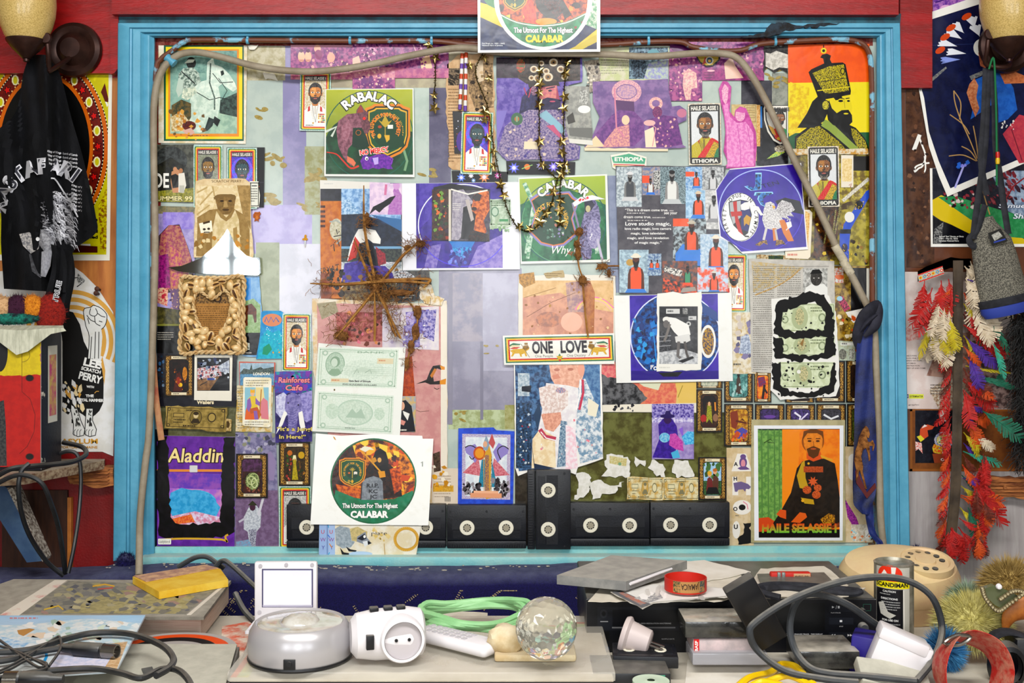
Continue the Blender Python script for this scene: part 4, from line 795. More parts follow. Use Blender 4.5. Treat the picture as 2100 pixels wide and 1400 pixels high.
def a5(s):
 s.r(1440,140,1567,165,'a04a80/7a2f6c*10').p('1485 130 1500 116 1508 135 1518 150 1525 160 1488 162','e2c0b0').spk(1510,100,1566,150,20,4,'d9a8b0 4a1a50 8a3a78',4).e(1458,145,8,2,'d9b0b8').e(1440+15,134,6,2,'d0a0b0').lines(1444,148,1466,3,5,'5a2050').p('1370 92 1480 92 1470 110 1380 105','5a1f58')
purp('1374,86,1567,165',1,'dark purple faded photo behind the pipe end and eye sticker',a5)
s=Sheet(rag(Q('1215 168 1370 162 1372 190 1378 218 1394 216 1408 226 1408 246 1390 254 1388 276 1398 296 1408 302 1370 305 1198 302 1214 280 1230 240 1216 210'),1,12,15),2,'8a6f98/6f5a86*20')
s.p('1200 302 1222 278 1245 280 1260 300','e0c8a8').ring(1285,188,26,20,9,'dcb4b0/b98aa0*3').e(1285,188,20,14,'a488a8/c9a4a8*4').p('1262 205 1300 208 1302 240 1285 248 1268 240','5f4468').p('1220 276 1255 236 1270 225 1300 228 1322 250 1320 280 1300 300 1240 300','66457a/82588c*10').p('1240 290 1262 262 1290 255 1292 300 1236 302','d9a898/b07a90*4').e(1283,246,8,10,'e0c4a8').l('1260 180 1264 260 1280 280',3,'c8889a').ring(1345,212,11,10,6,'e4c0b0/c9949c*3').e(1348,230,10,12,'8a4a70/5f3060*3').p('1330 245 1360 236 1388 240 1400 296 1370 302 1330 300','5f3a70/7a4a82*8').p('1322 268 1340 260 1346 302 1324 302','e8d4bc').l('1330 250 1345 262 1338 300',2,'d09aa0').e(1332,252,12,6,'d9b0ac').e(1398,232,10,9,'b87a90').spk(1340,240,1385,300,20,3,'d9b0a8 c0889a',3)
s.done('faded_photograph','torn violet photo of two men in ornate hats, one with a raised fist','photograph','faded purple photographs',PHOTO)
s=Sheet(Q('1198 302 1370 302 1370 310 1199 309'),1.5,'d9cfb6');s.done('paper_strip','thin cream paper edge beneath the photo of the two hatted men','paper')
s=Sheet(rag(Q('1064 566 1160 562 1262 565 1264 700 1062 698'),1.2,14,16),1.4,'d9d4c8');s.r(1072,575,1258,690,'c9a878/d8b98e*22').p('1072 610 1150 600 1200 630 1258 640 1258 690 1072 690','cfa088/b98a78*24').p('1160 580 1195 575 1200 640 1165 640','9a8088/c0a090*12')
for k,c in enumerate(('d88aa8','e0c878','d9b4a0')):s.l([(1180+k*4,635-k*1),(1195,618+k*3),(1217,610+k*3),(1238,615+k*3),(1258-k*2,632+k*2)],4,c,sm=4)
s.l('1080 650 1130 620 1180 600',1,'6a4a34').l('1075 610 1140 590',1.4,'9a7a4a').p('1192 575 1210 575 1220 600 1218 690 1203 690 1196 620','9a6238/b07a4a*12').spk(1075,580,1255,688,30,3,'a88048 8a6030 d9c098',5).p('1064 562 1095 558 1098 580 1075 590 1065 580','b98f4a/8a6a34*5').e(1125,655,26,16,'c08a70/9a7468*12').e(1172,660,22,20,'e0b4a0')
s.done('rainbow_print','sandy print with a faint rainbow above the ONE LOVE sticker','print',m=PHOTO)
s=Sheet(rag(Q('1115 560 1155 554 1158 568 1120 570'),1.5,6,17),1.8,'b9a98a');s.lines(1118,560,1152,2,4,'8a7a60').done('paper_scrap','brown torn newsprint strip on top of the rainbow print','paper scrap')
s=Sheet(Q('1031 688 1260 683 1260 746 1034 748'),3.6,'e6e6de');s.q((1031,688),(1260,683),(1034,748))
for i,c in enumerate(('2f6f52','d9b83a','b8282a','e4e2da')):s.r(1.6+i*1.4,6+i*4.6,98.4-i*1.4,94-i*4.6,c)
s.t('ONE',35,62,40,'2a2530',wd=18,bold=.07).t('LOVE',63,62,40,'2a2530',wd=23,bold=.07).t('One People',36,77,9.5,'444',wd=16).t('One Destiny',65,77,9.5,'444',wd=17)
def lion(s,x,d):
 f=lambda q:[(x+d*a,b)for a,b in Q(q)]
 s.p(f('-8 52 -5 47 3 46 6 38 9 40 9 48 6 56 7 72 5.4 72 4.6 62 2 66 2.4 73 0.8 73 0 62 -4 62 -6 72 -7.6 72 -6 60'),'c9a53a').p(f('4 36 8 34 9.4 44 6 52 3 46'),'8a6a20').l(f('-8 52 -9.5 44 -8 40'),1.3,'b08a2c').l(f('9 76 2 30'),1,'6a5a3a').p(f('2 30 -5 26 -9 34 -8 38 -1 38'),'2f6f52').p(f('1.6 34 -6 33 -9 40 -2 42'),'d9d2b0').p(f('1.6 40 -5 40 -8.6 46 -2 46'),'b8382c').r(x+d*5,26,x+d*8,33,'8a6a20').e(x+d*7.4,42,.5,1.6,'2a2010')
lion(s,14,1);lion(s,85,-1)
s.p([(50+3.4*math.sin(2*PI*k/3),78-13*math.cos(2*PI*k/3))for k in range(3)],'3f7a50').p([(50+3.4*math.sin(2*PI*k/3),80+13*math.cos(2*PI*k/3))for k in range(3)],'c9a83a').p([(50+1.6*math.sin(2*PI*k/3),88+6*math.cos(2*PI*k/3))for k in range(3)],'b8282a')
s.done('bumper_sticker','long white sticker with two lions and big ONE LOVE lettering','sticker',m=STICK)
s=Sheet(rag(Q('1054 745 1234 745 1237 940 1185 958 1181 973 1168 968 1090 964 1062 976 1057 960'),1,14,18),2.4,'e6e4de')
s.p('1056 747 1150 747 1150 850 1100 962 1064 966 1060 940','5a7a9c/2c3f5c*10').p('1150 747 1230 747 1232 860 1200 860 1150 800','6f8fae/4a6a90*10').r(1062,765,1086,812,'c4ccd0/8fa0ac*6').r(1058,826,1090,960,'24303f/3f5a78*5').spk(1062,830,1090,950,26,3,'b9c4cc 6a8ab0 a83a44 d9d9d4',3).p('1070 792 1090 790 1088 804 1070 802','1c2430')
s.p('1126 747 1196 747 1198 765 1190 790 1180 802 1160 800 1140 792 1130 775','e0b8a4/d0a08c*8').e(1142,758,6,3,'b07a6a').e(1170,757,6,3,'b07a6a').p('1132 770 1144 766 1150 775 1135 778','c98f7c').e(1192,757,7,14,'d9a490')
s.p('1120 785 1165 790 1185 795 1195 820 1180 960 1110 962 1100 900 1110 850','e6e4e2/d9d4d6*14').p('1188 780 1200 776 1232 850 1236 938 1190 950 1180 890','dcdfe0/7a94a8*10').l('1195 778 1196 805 1188 840',5,'b5465c').l('1190 778 1190 805 1182 840',3,'ece8e6').p('1206 815 1228 830 1222 855 1205 850','e2dcc8')
s.p('1090 960 1092 900 1108 878 1138 895 1140 958','e6d9be/d9c4a0*14').l('1107 880 1118 895 1140 900',9,'b04a60').l('1109 885 1120 898 1140 903',2,'eee').p('1110 850 1125 840 1150 845 1152 865 1135 885 1118 880','d9a994/c48f7c*6').p('1105 795 1130 788 1165 800 1165 830 1150 845 1115 848 1108 825','e4dcd8/c9b4ac*6').e(1150,800,10,6,'6a86a8/c9a4a0*3').p('1150 862 1163 864 1165 955 1142 958','5a7288/9fb0bc*4').p('1094 850 1106 825 1110 850 1102 880','34485f').spk(1110,850,1230,940,30,3,'c9a4a4 9fb4c4 e8e4e0 d98a94',5).p('1090 905 1096 950 1140 960 1096 964','24344a').p('1160 870 1180 880 1185 960 1160 962','e8e0e2/e4c4cc*8')
s.done('singer_photo','overexposed photo of a jacketed man raising a microphone under the ONE LOVE sticker','photograph',m=PHOTO)
s=Sheet(Q('940 878 1012 876 1018 882 1055 884 1052 1037 939 1034'),1.6,'2f4aa8/3a5cc0*16');s.q((940,878),(1055,880),(939,1035))
s.r(7,7,93,92,'9a8aa8/c9c4d0*2').r(13,11,87,88,'c9d0d6/dcdfe0*14').p([(8,58),(36,38),(42,62)],'b05a66/c98a90*4').p([(92,60),(64,38),(58,62)],'b05a66/c98a90*4').p([(12,25),(30,20),(40,32),(30,45),(22,36),(14,32)],'8f84b8').p([(90,26),(72,18),(62,30),(70,44),(80,36),(88,32)],'8f84b8').l([(12,25),(22,22),(34,28),(26,40),(20,36)],2,'1c1a20',sm=3).l([(90,26),(80,22),(70,28),(76,40)],2,'1c1a20',sm=3)
s.p([(36,76),(42,40),(60,40),(70,76)],'3a8aa0/2a6f86*3').e(38,32,11,9,'b0562a').e(38,32,8,6.5,'cf9030').p([(50,92),(47,34),(54,18),(60,34),(60,90)],'c0983a').p([(48,90),(48,34),(55,34),(56,90)],'5a2f68/c0983a*1.6').l([(45,36),(47,90)],1.4,'b98f34').l([(60,36),(58,90)],2,'2c2630/d9d4c8*2').p([(44,20),(50,8),(56,20),(52,28),(45,28)],'8a9aa8').e(48,20,3.6,4,'d0a488').p([(54,18),(60,6),(66,18),(62, 26)],'b05a5a').spk(10,72,40,86,40,4,'2a2428 4a4448 8a8488',3).spk(62,66,90,86,40,4,'2a2428 4a4448 8a8488',4).r(22,84,78,90,'d09a7a').r(28,81,72,84,'dcae90')
s.done('saint_card','blue bordered card of a gowned winged figure above a cassette','card',m=CARD)
s=Sheet(rag(Q('640 612 690 610 860 622 916 616 918 960 952 960 952 1036 885 1034 700 1000 642 760'),1.2,18,19),1,'d9d2c4/cbb28a*24')
s.p('650 625 700 622 905 628 904 1000 690 1000 652 760','c49a94/ba8a88*24').p('650 622 688 618 694 640 660 655','8f866c/a09880*6').p('820 735 845 730 852 815 838 830 822 805','a8522a/8a3f22*6').r(690,640,790,700,'b0706a/8a4a48*9').spk(690,640,800,705,40,6,'6a3a28 c98a5a d07a8a 4a2c1c',3)
s.r(904,625,917,960,'ddd6c8').p('853 787 875 778 882 760 888 750 902 748 911 752 912 758 904 758 896 755 888 770 890 782 902 780 914 776 914 786 900 788 882 788 872 784','2a2624').p('902 749 912 752 912 758 905 758','c98a2a').p('902 780 915 776 914 788 902 788','c98a2a').p('891 755 896 757 886 775 882 770','b0742c').l('890 795 896 798 901 796',1.4,'3a302c').l('854 841 862 844 880 842',1.4,'8a6a64').p('885 960 952 960 951 1034 886 1030','d0c4b4').lines(890,975,925,8,6,'9a8c7c',.3).r(888,995,930,1008,'c9a450/b08a38*5')
for k in range(9):s.r(912+k*1.4,1018,912.7+k*1.4,1028,'444')
s.p('888 930 902 925 904 965 890 968','5a4a3c/3c3028*5').spk(888,955,920,1005,20,6,'c99a34 b0802a e0d8c8',6).done('bird_print','faded pink print with two black yellow-billed birds','print',m=PHOTO)
s=Sheet(Q('784 633 900 628 900 718 784 712'),1.4,'d6d0d0/c9c0cc*20');s.p('832 640 880 634 882 680 835 690','5a4a9a/8a80b8*6').e(842,652,10,14,'9a8ac0/c4b8d4*4').p('828 668 858 664 862 712 826 710','a9a0c4/7a70a8*5').p('864 640 895 634 890 700 868 690','4a3f8a/b0a8cc*5').spk(786,640,896,712,20,4,'b0a4bc e0dcd8',3).done('faded_photograph','violet photo of a statue head by the hanging dried stalks', 'photograph','faded purple photographs',PHOTO)
s=Sheet(Q('818 812 853 812 852 886 818 884'),1.8,'9aa0a8/c0a878*9');s.p('818 850 824 822 832 820 844 832 852 885 818 885','1f2128').e(824,832,6,9,'d0a48c').p('826 842 840 848 836 862 828 850','e0dfd8').p('818 858 832 864 828 872 818 868','c98f84').lines(819,880,848,1,4,'e0dcd0',.7).done('saint_card','narrow card of a nun in black and white beside the banknote sheet','card',m=CARD)
s=Sheet(Q('653 703 746 712 832 712 820 893 640 884'),3,'e4e5df');INK='a9bcab'
for q,full in(('653 712 818 716 812 800 648 792',1),('652 802 808 811 800 888 648 880',0)):
 o=Q(q);s.q(o[0],o[1],o[3]);s.r(0,0,100,100,'cdd8cb/d9e0d6*3').border(2,4,98,96,1,INK,2).border(5,9,95,91,.6,INK,1.2)
 for x,y in((9,88),(92,88),(92,14),(9,14)):s.e(x,y,3.5,7,INK,n=12).e(x,y,2,4,'d5ddd2',n=10)
 if full:
  s.e(22,42,12,31,'92a894').e(22,42,11,29,'bccabb/a4b8a6*3');s.e(22,36,6,14,'8aa08c').e(21,38,4,11,'c4d0c2').p([(14,66),(18,54),(27,54),(31,66),(22,71)],'8fa590')
  s.e(58,55,26,26,'d4ddd1/c4d0c3*4').p([(42,60),(55,48),(70,52),(76,62)],'c0ccbe').t('BANK',66,12,5,'8aa08c',wd=34).r(74,24,94,38,'d2c9ae').lines(76,28,92,1,6,'c08a6a',.6).r(18,78,40,88,'d2c9ae').lines(19,81,38,1,6,'c08a6a',.6).l([(46,66),(50,52),(52,64)],1,'8a9a8c').l([(60,62),(66,54),(68,64)],1,'8a9a8c').t('State Bank of Ethiopia',54,86,5,'4a4a48',wd=27,bold=.05).t('FIVE HUNDRED DOLLARS',54,95, 4,'6a6a68',wd=42,bold=.03)
  for k in range(5):s.l([(34,48+k*5),(94,48+k*5)],.4,INK)
 else:
  s.e(50,50,24,34,'b4c6b6').e(50,50,22,31,'ccd7ca/bccbbc*4').e(20,50,9,20,'b9cab9/c9d5c8*3').e(82,50,7,16,'b9cab9/c9d5c8*3').p([(38,64),(46,40),(52,52),(58,38),(64,64)],'aabcac').lines(38,90,64,1,6,'8a988c',.5)
s.px();s.e(686,799,1.5,2,'6a5a34').done('banknote_print','white sheet printed with two pale green banknotes above the tombstone emblem','print')
s=Sheet(Q('648 888 700 893 760 890 866 893 867 899 889 899 880 1073 640 1071'),3.6,'ebebe6')
s.e(767,984,88,86,'1d6a48/185a3c*26',n=56);s.clip=[(767+85*math.cos(2*PI*k/48),984+83*math.sin(2*PI*k/48))for k in range(48)]
s.r(680,890,860,1022,FIRE).spk(685,900,850,1015,60,9,'d9a83a e0c050 b8501c 3a1c10 7a3414',5,1.6).p('680 930 720 900 735 950 720 1010 680 1020','2a1a10/4a2412*8').p('700 1020 690 990 740 1000 760 1020','8a3a16/c9701f*7')
s.p('690 1002 730 1018 770 1023 810 1020 848 1003 850 1070 680 1070','1d6a48/24795a*20').p('745 1022 748 985 752 960 762 945 776 942 800 950 820 970 826 1015 790 1020','1d1712/3a2414*7').p('763 945 770 925 780 918 792 926 798 945 795 965 770 962','15110f').e(781,942,8,12,'2a1c14').e(779,942,4,5,'c9a060').l('738 918 790 975',3,'c9962c').p('738 920 748 914 760 916 768 922 758 921 750 926','dcd8c4').p('776 965 790 964 792 976 780 978','c98f2c').p('762 940 770 936 774 944 764 950','b8862c').p('800 960 822 955 826 1000 810 1010','7a3414/c9641c*5')
s.p('742 1022 744 985 750 978 766 974 780 978 786 985 788 1022','6f747a/8a8f94*8').l('742 1022 744 985 752 978 766 974',2,'24262a').t('R.I.P.',766,997,8,'26282c',wd=24,bold=.05).t('KC',767,1008,7,'26282c',wd=17,bold=.06).t('JC',767,1019,7,'26282c',wd=14,bold=.06)
crest(s,724,966,50,52)
s.t('The Utmost For The Highest',761,1038,9.5,'f0f0ea',wd=112,bold=.05,out='1c2a22',ow=.1).t('CALABAR',760,1057,13,'f0f0ea',wd=74,bold=.09,out='14301f',ow=.05);s.clip=None
s.l('864 948 867 945 867 955',2,'8a8f86').p('683 894 687 896 690 902 686 900','b98a3c');lean(s.done('record_art_sheet','white sheet with a fiery tombstone emblem above the raccoon card','sheet','round emblem sheets',PHOTO),-.0012,-.0225)
s=Sheet(Q('658 1071 865 1074 853 1147 657 1143'),2.6,'e2ddd0/d8cdb0*26');s.clip=s.o;s.r(657,1070,675,1146,'9fb4d4').r(673,1070,676,1146,'7f94b8').r(676,1070,690,1146,'a9bcd8')
for i,(ch,c)in enumerate((('U','b83a3c'),('W','8a4a90'),('Y','4a3a90'))):s.t(ch,665+i*.5,1090+i*16,8,c).t(ch,669+14+i*.5-1,1090+i*16,8,c)
for q,c in(('676 1072 677 1078','3aa0c4'),('675 1092 680 1098','3a6ac4'),('678 1110 684 1118','d08a2c'),('676 1134 679 1128','3aa0c4')):s.l(q,1.6,c)
s.p('690 1080 700 1074 718 1078 728 1090 730 1108 722 1118 705 1120 692 1112','a9b2b8/8f9aa0*6').p('720 1080 736 1076 756 1086 755 1100 740 1108 724 1104','c9b98a/b0a478*6').p('735 1096 752 1086 755 1098 762 1106 750 1112 734 1106','8a9098').p('735 1100 750 1090 754 1100 745 1104','2c3038').e(750,1096,2.4,3,'ecece8').p('746 1106 757 1104 764 1110 750 1116','dcdfe0').p('756 1104 765 1109 757 1113','15151a').p('700 1118 708 1128 721 1130 720 1134 704 1132','24262a').p('712 1116 722 1122 734 1124 733 1127 718 1126','24262a').e(742,1131,24,5,'b4c8dc').t('plate',780,1093,8,'3a3630',wd=32,it=0).ring(835,1101,23,22,6,'c9a04a').spk(760,1078,800,1105,14,5,'d9c690 cfb878',4).l('790 1110 792 1138',1.4,'b0945a')
lean(s.done('alphabet_card','alphabet card with a raccoon and a gold rimmed plate hanging over the sill','card'),-.021,-.021)
s=Sheet(Q('979 -60 1231 -60 1231 106 980 108'),0,'e8e8e2',y=-.056);s.clip=Q('985 -60 1224 -60 1224 101 985 103')
s.p(s.clip,'1f2a4a/2c3a5c*20').p('985 5 1010 12 1045 40 1060 70 985 35','c9b22c').p('985 -10 1010 -5 1040 30 1000 10','3a7a4a').p('1224 60 1180 95 1224 80','c9b22c').p('1190 -10 1224 0 1224 60 1200 50','4a8a60/c9cfc0*8').p('1180 95 1224 70 1224 86 1195 101 1165 102','b5a42c').p('1205 95 1224 88 1224 101 1200 102','20294a')
s.e(1114,-4,101,106,'eceae4',n=56);s.clip=[(1114+91*math.cos(2*PI*k/48),1+95*math.sin(2*PI*k/48))for k in range(48)]
s.r(1020,-60,1210,70,'c9641c/6a2410*10').spk(1025,-40,1205,55,60,8,'d98a2a e0b04a b83a1c 4a1a10 8a3014 2a1410',8).p('1095 -20 1150 -20 1160 20 1140 40 1120 38 1100 15','1a1412/4a2014*5').p('1098 5 1115 8 1135 30 1150 45 1125 42 1105 22','120f0e').p('1070 20 1088 -10 1098 20 1102 50 1080 52','d8502a/a02a18*5').p('1148 10 1155 0 1172 30 1158 40','1c1614').e(1120,44,22,7,'d8902a')
s.p('1020 25 1060 44 1110 52 1160 45 1206 24 1206 100 1020 100','1d6a48/2a8a60*24').l('1022 28 1060 46 1110 53 1160 47 1206 26',2,'e8e4d4',sm=4).spk(1175,40,1200,80,12,4,'7a3a2c 123a28',3)
crest(s,1056,-12,48,62)
s.t('The Utmost For The Highest',1114,67,11,'f0f0ea',wd=120,bold=.05,out='1c2a22',ow=.1).t('CALABAR',1117,86,14,'e0c82c',wd=76,bold=.09,out='2a4a2a',ow=.04);s.clip=None
s.t('Paul Bogle (ca. 1820 – 1865)',989,90.5,2.6,'d9dce0',al='l',wd=46,bold=.04).t('National Hero of Jamaica',989,94.5,2.6,'d9dce0',al='l',wd=42,bold=.04).done('record_art_sheet','navy and green emblem flyer with yellow lettering tacked on the red beam','sheet','round emblem sheets',PHOTO)
# ==================== prints: rest of the board and the side walls
st_eth((1412,212,1479,338),2.4,'black edged foil portrait sticker lettered ETHIOPIA beside the pink praying cutout',-1)
s=Sheet(Q('1474 182 1482 166 1492 167 1500 178 1498 205 1496 228 1506 240 1508 226 1518 218 1530 222 1538 240 1550 270 1552 300 1549 342 1478 346 1494 335 1484 310 1488 270 1485 240 1478 210'),2,'c060a0/a8408a*12')
s.p('1480 185 1486 172 1494 180 1492 205 1488 215 1482 205','e4bcc8/d08ab0*3').p('1483 215 1493 212 1497 240 1512 252 1530 250 1545 272 1546 340 1492 342 1490 300 1490 260','dc9cc4/cc78b0*6').e(1518,236,10,13,'e0b4c8/d08ab0*3').p('1508 228 1518 220 1530 230 1524 232','c060a0').l('1512 256 1518 300 1520 340',1.2,'b85a9c').l('1532 258 1540 300',1.2,'b85a9c')
s.done('praying_figure_cutout','pink paper cutout of a robed figure raising one arm','cutout',m=PHOTO)
s=Sheet(Q('1500 214 1552 214 1552 330 1500 330'),1.2,'c9b892/b8a274*8');s.border(1527,216,1550,250,1,'8a7a58').lines(1530,220,1548,6,5,'9a8a68').done('card_scrap','tan card half hidden behind the pink praying cutout','card')
s=Sheet(Q('1552 215 1616 216 1616 345 1552 338'),1.6,'201f24/35343a*10');s.r(1552,215,1559,300,'b88a4a/d0b080*4').r(1559,218,1563,262,'3f78b0').p('1563 262 1590 262 1600 320 1568 332 1562 320','18181c').p('1572 326 1590 312 1605 308 1610 312 1596 320','4a9a6a/c9c44a*2.5').e(1600,305,12,7,'c9c4b4/6a5a4a*3').done('photograph_print','dark print behind the shield shaped portrait sticker','photograph',m=PHOTO)
s=Sheet(Q('1566 222 1568 217 1616 217 1616 290 1600 296 1586 288 1574 270 1567 246'),2.2,'dedad0');s.p('1569 222 1614 222 1614 287 1600 292 1588 285 1577 268 1570 246','1a1714').p('1571 230 1612 230 1612 284 1600 288 1590 282 1580 266 1573 246','d6d4cc').t('HAILE SELASSIE',1596,227.5,7.5,'1a1714',wd=46,bold=.05).p('1584 268 1590 262 1604 260 1614 268 1614 286 1600 290 1590 284','b8281f').p('1575 256 1586 262 1592 278 1584 274','c9a04a');face(s,1600,243,18,25,'8a5a34','1a130f');s.p('1606 262 1614 266 1614 284','2a7a4a').e(1597,284,4,3,'c9a83a').done('portrait_sticker','shield shaped portrait sticker crossed by the slanting pipe','sticker',m=STICK)
s=Sheet(Q('1424 109 1430 106 1476 106 1478 112 1476 124 1462 136 1448 137 1434 128'),2.2,'16130f');s.p('1428 112 1474 112 1473 122 1461 133 1448 134 1436 126','b0982c').t('HAILE SELASSIE',1452,115,5,'dcd8cc',wd=38,bold=.05).p('1440 134 1452 126 1446 116','a8321f').e(1455,124,8,8,'d9d4c4').e(1455,124,6,6,'2a4a5a').e(1455,125,3,3,'c9a23a').done('portrait_sticker','clipped round sticker with a small medallion tucked under the pipe bend','sticker',m=STICK)
s=Sheet(rag(Q('1566 96 1616 93 1616 150 1600 142 1588 150 1572 138 1566 150'),2,7,20),1.4,'2a282a/4a4848*8');s.p('1570 108 1580 110 1592 104 1616 112 1616 140 1598 138 1586 144 1570 136','d4d0c8/b0aca4*8').done('photo_scrap','torn black and white scrap beside the orange crowned portrait','photograph')
s=Sheet(Q('1616 92 1783 90 1783 306 1617 308'),1.8,'d8c832');s.clip=s.o
s.p('1616 92 1783 90 1783 168 1616 170','d8631c/cf5a16*30').p('1616 273 1783 271 1783 306 1617 308','2a5a3c').p('1620 168 1660 180 1655 260 1618 280','c9a82a/d8c832*9')
K='17160f';Y='cfc032'
s.p('1630 308 1630 280 1660 258 1678 250 1700 260 1740 255 1755 262 1775 285 1783 308',K).p('1632 306 1634 284 1662 262 1680 258 1720 290 1735 306','b5a82c/1c1a12*2.6').p('1745 262 1756 266 1775 290 1780 306 1760 306 1748 280','b5a82c/1c1a12*2.6').p('1690 244 1704 250 1752 296 1764 306 1744 306 1700 268 1684 258','8a9a50').l('1688 262 1740 305',1.4,K)
s.p('1635 262 1655 232 1666 208 1680 195 1692 200 1700 225 1690 248 1670 262',K).p('1700 198 1740 188 1744 205 1748 222 1744 236 1700 236',Y).p('1706 196 1722 192 1728 200 1714 206',K).l('1717 205 1722 201 1732 203',1.8,K).e(1724,207,5,2.4,K).l('1734 202 1742 201',2,K).e(1740,207,3,2,K).p('1730 202 1738 224 1744 226 1740 228 1728 226',Y).l('1731 206 1733 222',1,'8a7c1c').p('1700 205 1706 222 1716 232 1726 226 1740 225 1747 236 1748 250 1740 258 1722 262 1708 256 1698 246 1695 228',K).e(1735,233,5,1.6,Y)
s.p('1658 148 1664 142 1690 130 1728 128 1734 132 1745 186 1744 194 1680 206 1676 196',K).p('1666 150 1700 136 1730 132 1741 186 1700 192 1690 190','c4b62e/1d1b10*2.2').l('1672 170 1736 160',1.2,K).l('1676 186 1742 178',2,Y).p('1690 130 1688 120 1682 118 1686 112 1696 110 1704 114 1702 122 1706 130',K).e(1689,104,6,6,Y).e(1689,104,3,3,K).l('1689 98 1689 92',2,K).e(1728,146,5,7,K).e(1728,146,3,5, 'a89c28')
s.e(1693,217,9,12,K).e(1693,216,7,9,'d0c450/6a6424*2')
s.done('crowned_portrait_poster','orange yellow and green poster of a bearded crowned man in profile','poster',m=PHOTO)
s=Sheet(rag(Q('1623 305 1780 305 1781 316 1624 318'),1,12,21),2.2,'d4cdba/b8904a*9');s.done('tape_strip','strip of pale tape along the foot of the orange portrait poster','tape')
s=Sheet(Q('1622 312 1784 312 1784 546 1622 538'),1,'8f8440/4a3a20*18');s.p('1690 320 1784 330 1784 400 1720 420','b5a84a/6a5a28*12').p('1672 420 1720 425 1716 520 1668 530','5a3a1c/2a1c10*10').p('1725 430 1784 425 1784 545 1730 545','a89c48/7a7030*14').r(1750,320,1784,350,'201c18').spk(1625,430,1780,540,50,5,'2c2418 8a6a30 c9b04a 3a2c18',5)
for q in('1700 440 1690 500','1714 430 1705 505','1724 420 1712 480'):s.l(q,3,'a8a06a/3a3a2c*2')
s.l('1728 412 1782 366',7,'e0dcd0/a9a498*2').p('1776 392 1784 388 1784 402 1744 470 1728 475 1730 460','3a58b0').p('1722 478 1744 472 1742 495 1740 548 1726 530 1722 510','3a58b0').e(1742,445,10,11,'dcdad4').e(1762,420,8,9,'141416').spk(1750,410,1776,432,12,1.6,'d0b02c',3).e(1732,508,6,9,'2a2040').spk(1726,500,1742,522,10,1.5,'d0b02c',4).r(1723,470,1745,479,'1a1a1c')
s.done('yellow_photograph','stained yellow and brown photo with a blue starry strap behind the slanting pipe','photograph',m=PHOTO)
s=Sheet(Q('1725 318 1750 318 1750 384 1725 384'),1.8,'ddd6c8');s.rr(1727,325,1747,372,3,'d0b880/e0d0a8*5').l('1741 380 1746 376 1744 384',1.5,'9a5a4a').done('plain_card','cream picture card beside the ETHIOPIA sticker on the orange poster','card','fortune cards in plain colours',m=CARD)
s=Sheet([(1650,430),(1660,430),(1666,436),(1662,526),(1657,531),(1611,529),(1610,516),(1640,470)],1.6,'e0d8c6');s.p('1652 432 1661 438 1657 510 1645 510','c99a5a/e0c890*4').lines(1615,520,1655,1,5,'c07a6a',.8).done('plain_card','cream picture card peeping out beneath the purple griffin sheet','card','fortune cards in plain colours',m=CARD)
st_eth((1657,300,1721,424),3.2,'black edged foil portrait sticker below the orange crowned portrait',-1)
s=Sheet(Q('1252 318 1290 311 1326 322 1326 345 1268 350 1256 344'),1.6,'dad8cc');s.p('1254 322 1290 315 1324 325 1322 336 1258 334','4a9a7a').t('ETHIOPIA',1290,330,8,'e8e6dc',wd=58,bold=.06).l('1258 337 1322 339',2,'b8342a').l('1258 340 1322 342',2,'c9b03a').r(1275,342,1305,350,'b8b4ac/4a4a48*3').done('flag_sticker','green topped sticker lettered ETHIOPIA above the dream page','sticker',m=STICK)
s=Sheet(rag(Q('1262 340 1490 340 1482 372 1491 460 1493 600 1400 602 1385 596 1345 604 1270 602 1266 460'),.8,20,22),2.2,'5a575c/48464c*26');s.clip=None
SN=[3]
def snap(x0,y0,x1,y1,bg,figs,extra=()):
 s.k=SN[0];SN[0]+=9
 s.clip=Q('%g %g %g %g %g %g %g %g'%(x0,y0,x1,y0,x1,y1,x0,y1));s.r(x0,y0,x1,y1,bg)
 for m_,*a in extra:getattr(s,m_)(*a)
 for f in figs:person(s,*f[:3],**f[3])
 s.clip=None
GR=dict(top='c4c4c4',skin='5a5a5a',legs='8a8a8c');OR=dict(top='d8603c',skin='5a3626',legs='4a80c0')
snap(1264,342,1316,424,'8a949a/c4ccce*6',[(1292,352,60,dict(top='4a4c50',skin='7a7a78',legs='c4c4c4',hat='d0d0d0'))])
snap(1317,342,1354,400,'a89a94/6a7a9a*6',[(1334,365,34,dict(top='d0d0cc',skin='6a4030',legs='3a74c0'))],(('r',1317,360,1332,375,'d05a3a'),('r',1340,350,1354,388,'d0d0cc/3a3a3c*3')))
snap(1354,342,1406,418,'8fa0a4/4f5c60*3',[(1378,348,70,dict(top='d6d6d2',skin='8a8886',legs='b9bcbc'))])
snap(1406,342,1445,395,'b0c4d4/6a90b8*5',[(1428,352,34,OR)],(('r',1406,352,1424,362,'d06040'),))
snap(1440,342,1484,390,'c0c2c2/7a7c7e*5',[(1462,348,46,GR)])
snap(1406,390,1446,448,'b4ccdc/8aa8c0*6',[(1432,392,56,dict(hat='c9b8a0',**OR))])
snap(1446,390,1484,470,'a9a9a8/d0d0ce*6',[(1464,400,56,GR)])
snap(1380,448,1448,545,'3c3a3c/a8b4b8*10',[(1418,452,70,dict(hat='b8b0a0',**OR))],(('r',1380,448,1412,464,'d0603c'),('p','1385 520 1400 500 1440 512 1446 545 1385 545','4a80c4')))
snap(1436,480,1493,548,'c4d0d8/9ab0c4*6',[(1468,482,74,dict(hat='d8d0c0',**OR))])
snap(1270,512,1330,600,'b4c8d0/8a9ca8*8',[(1304,520,84,dict(hat='dad4c4',**OR))],(('e',1292,538,8,7,'b09050'),))
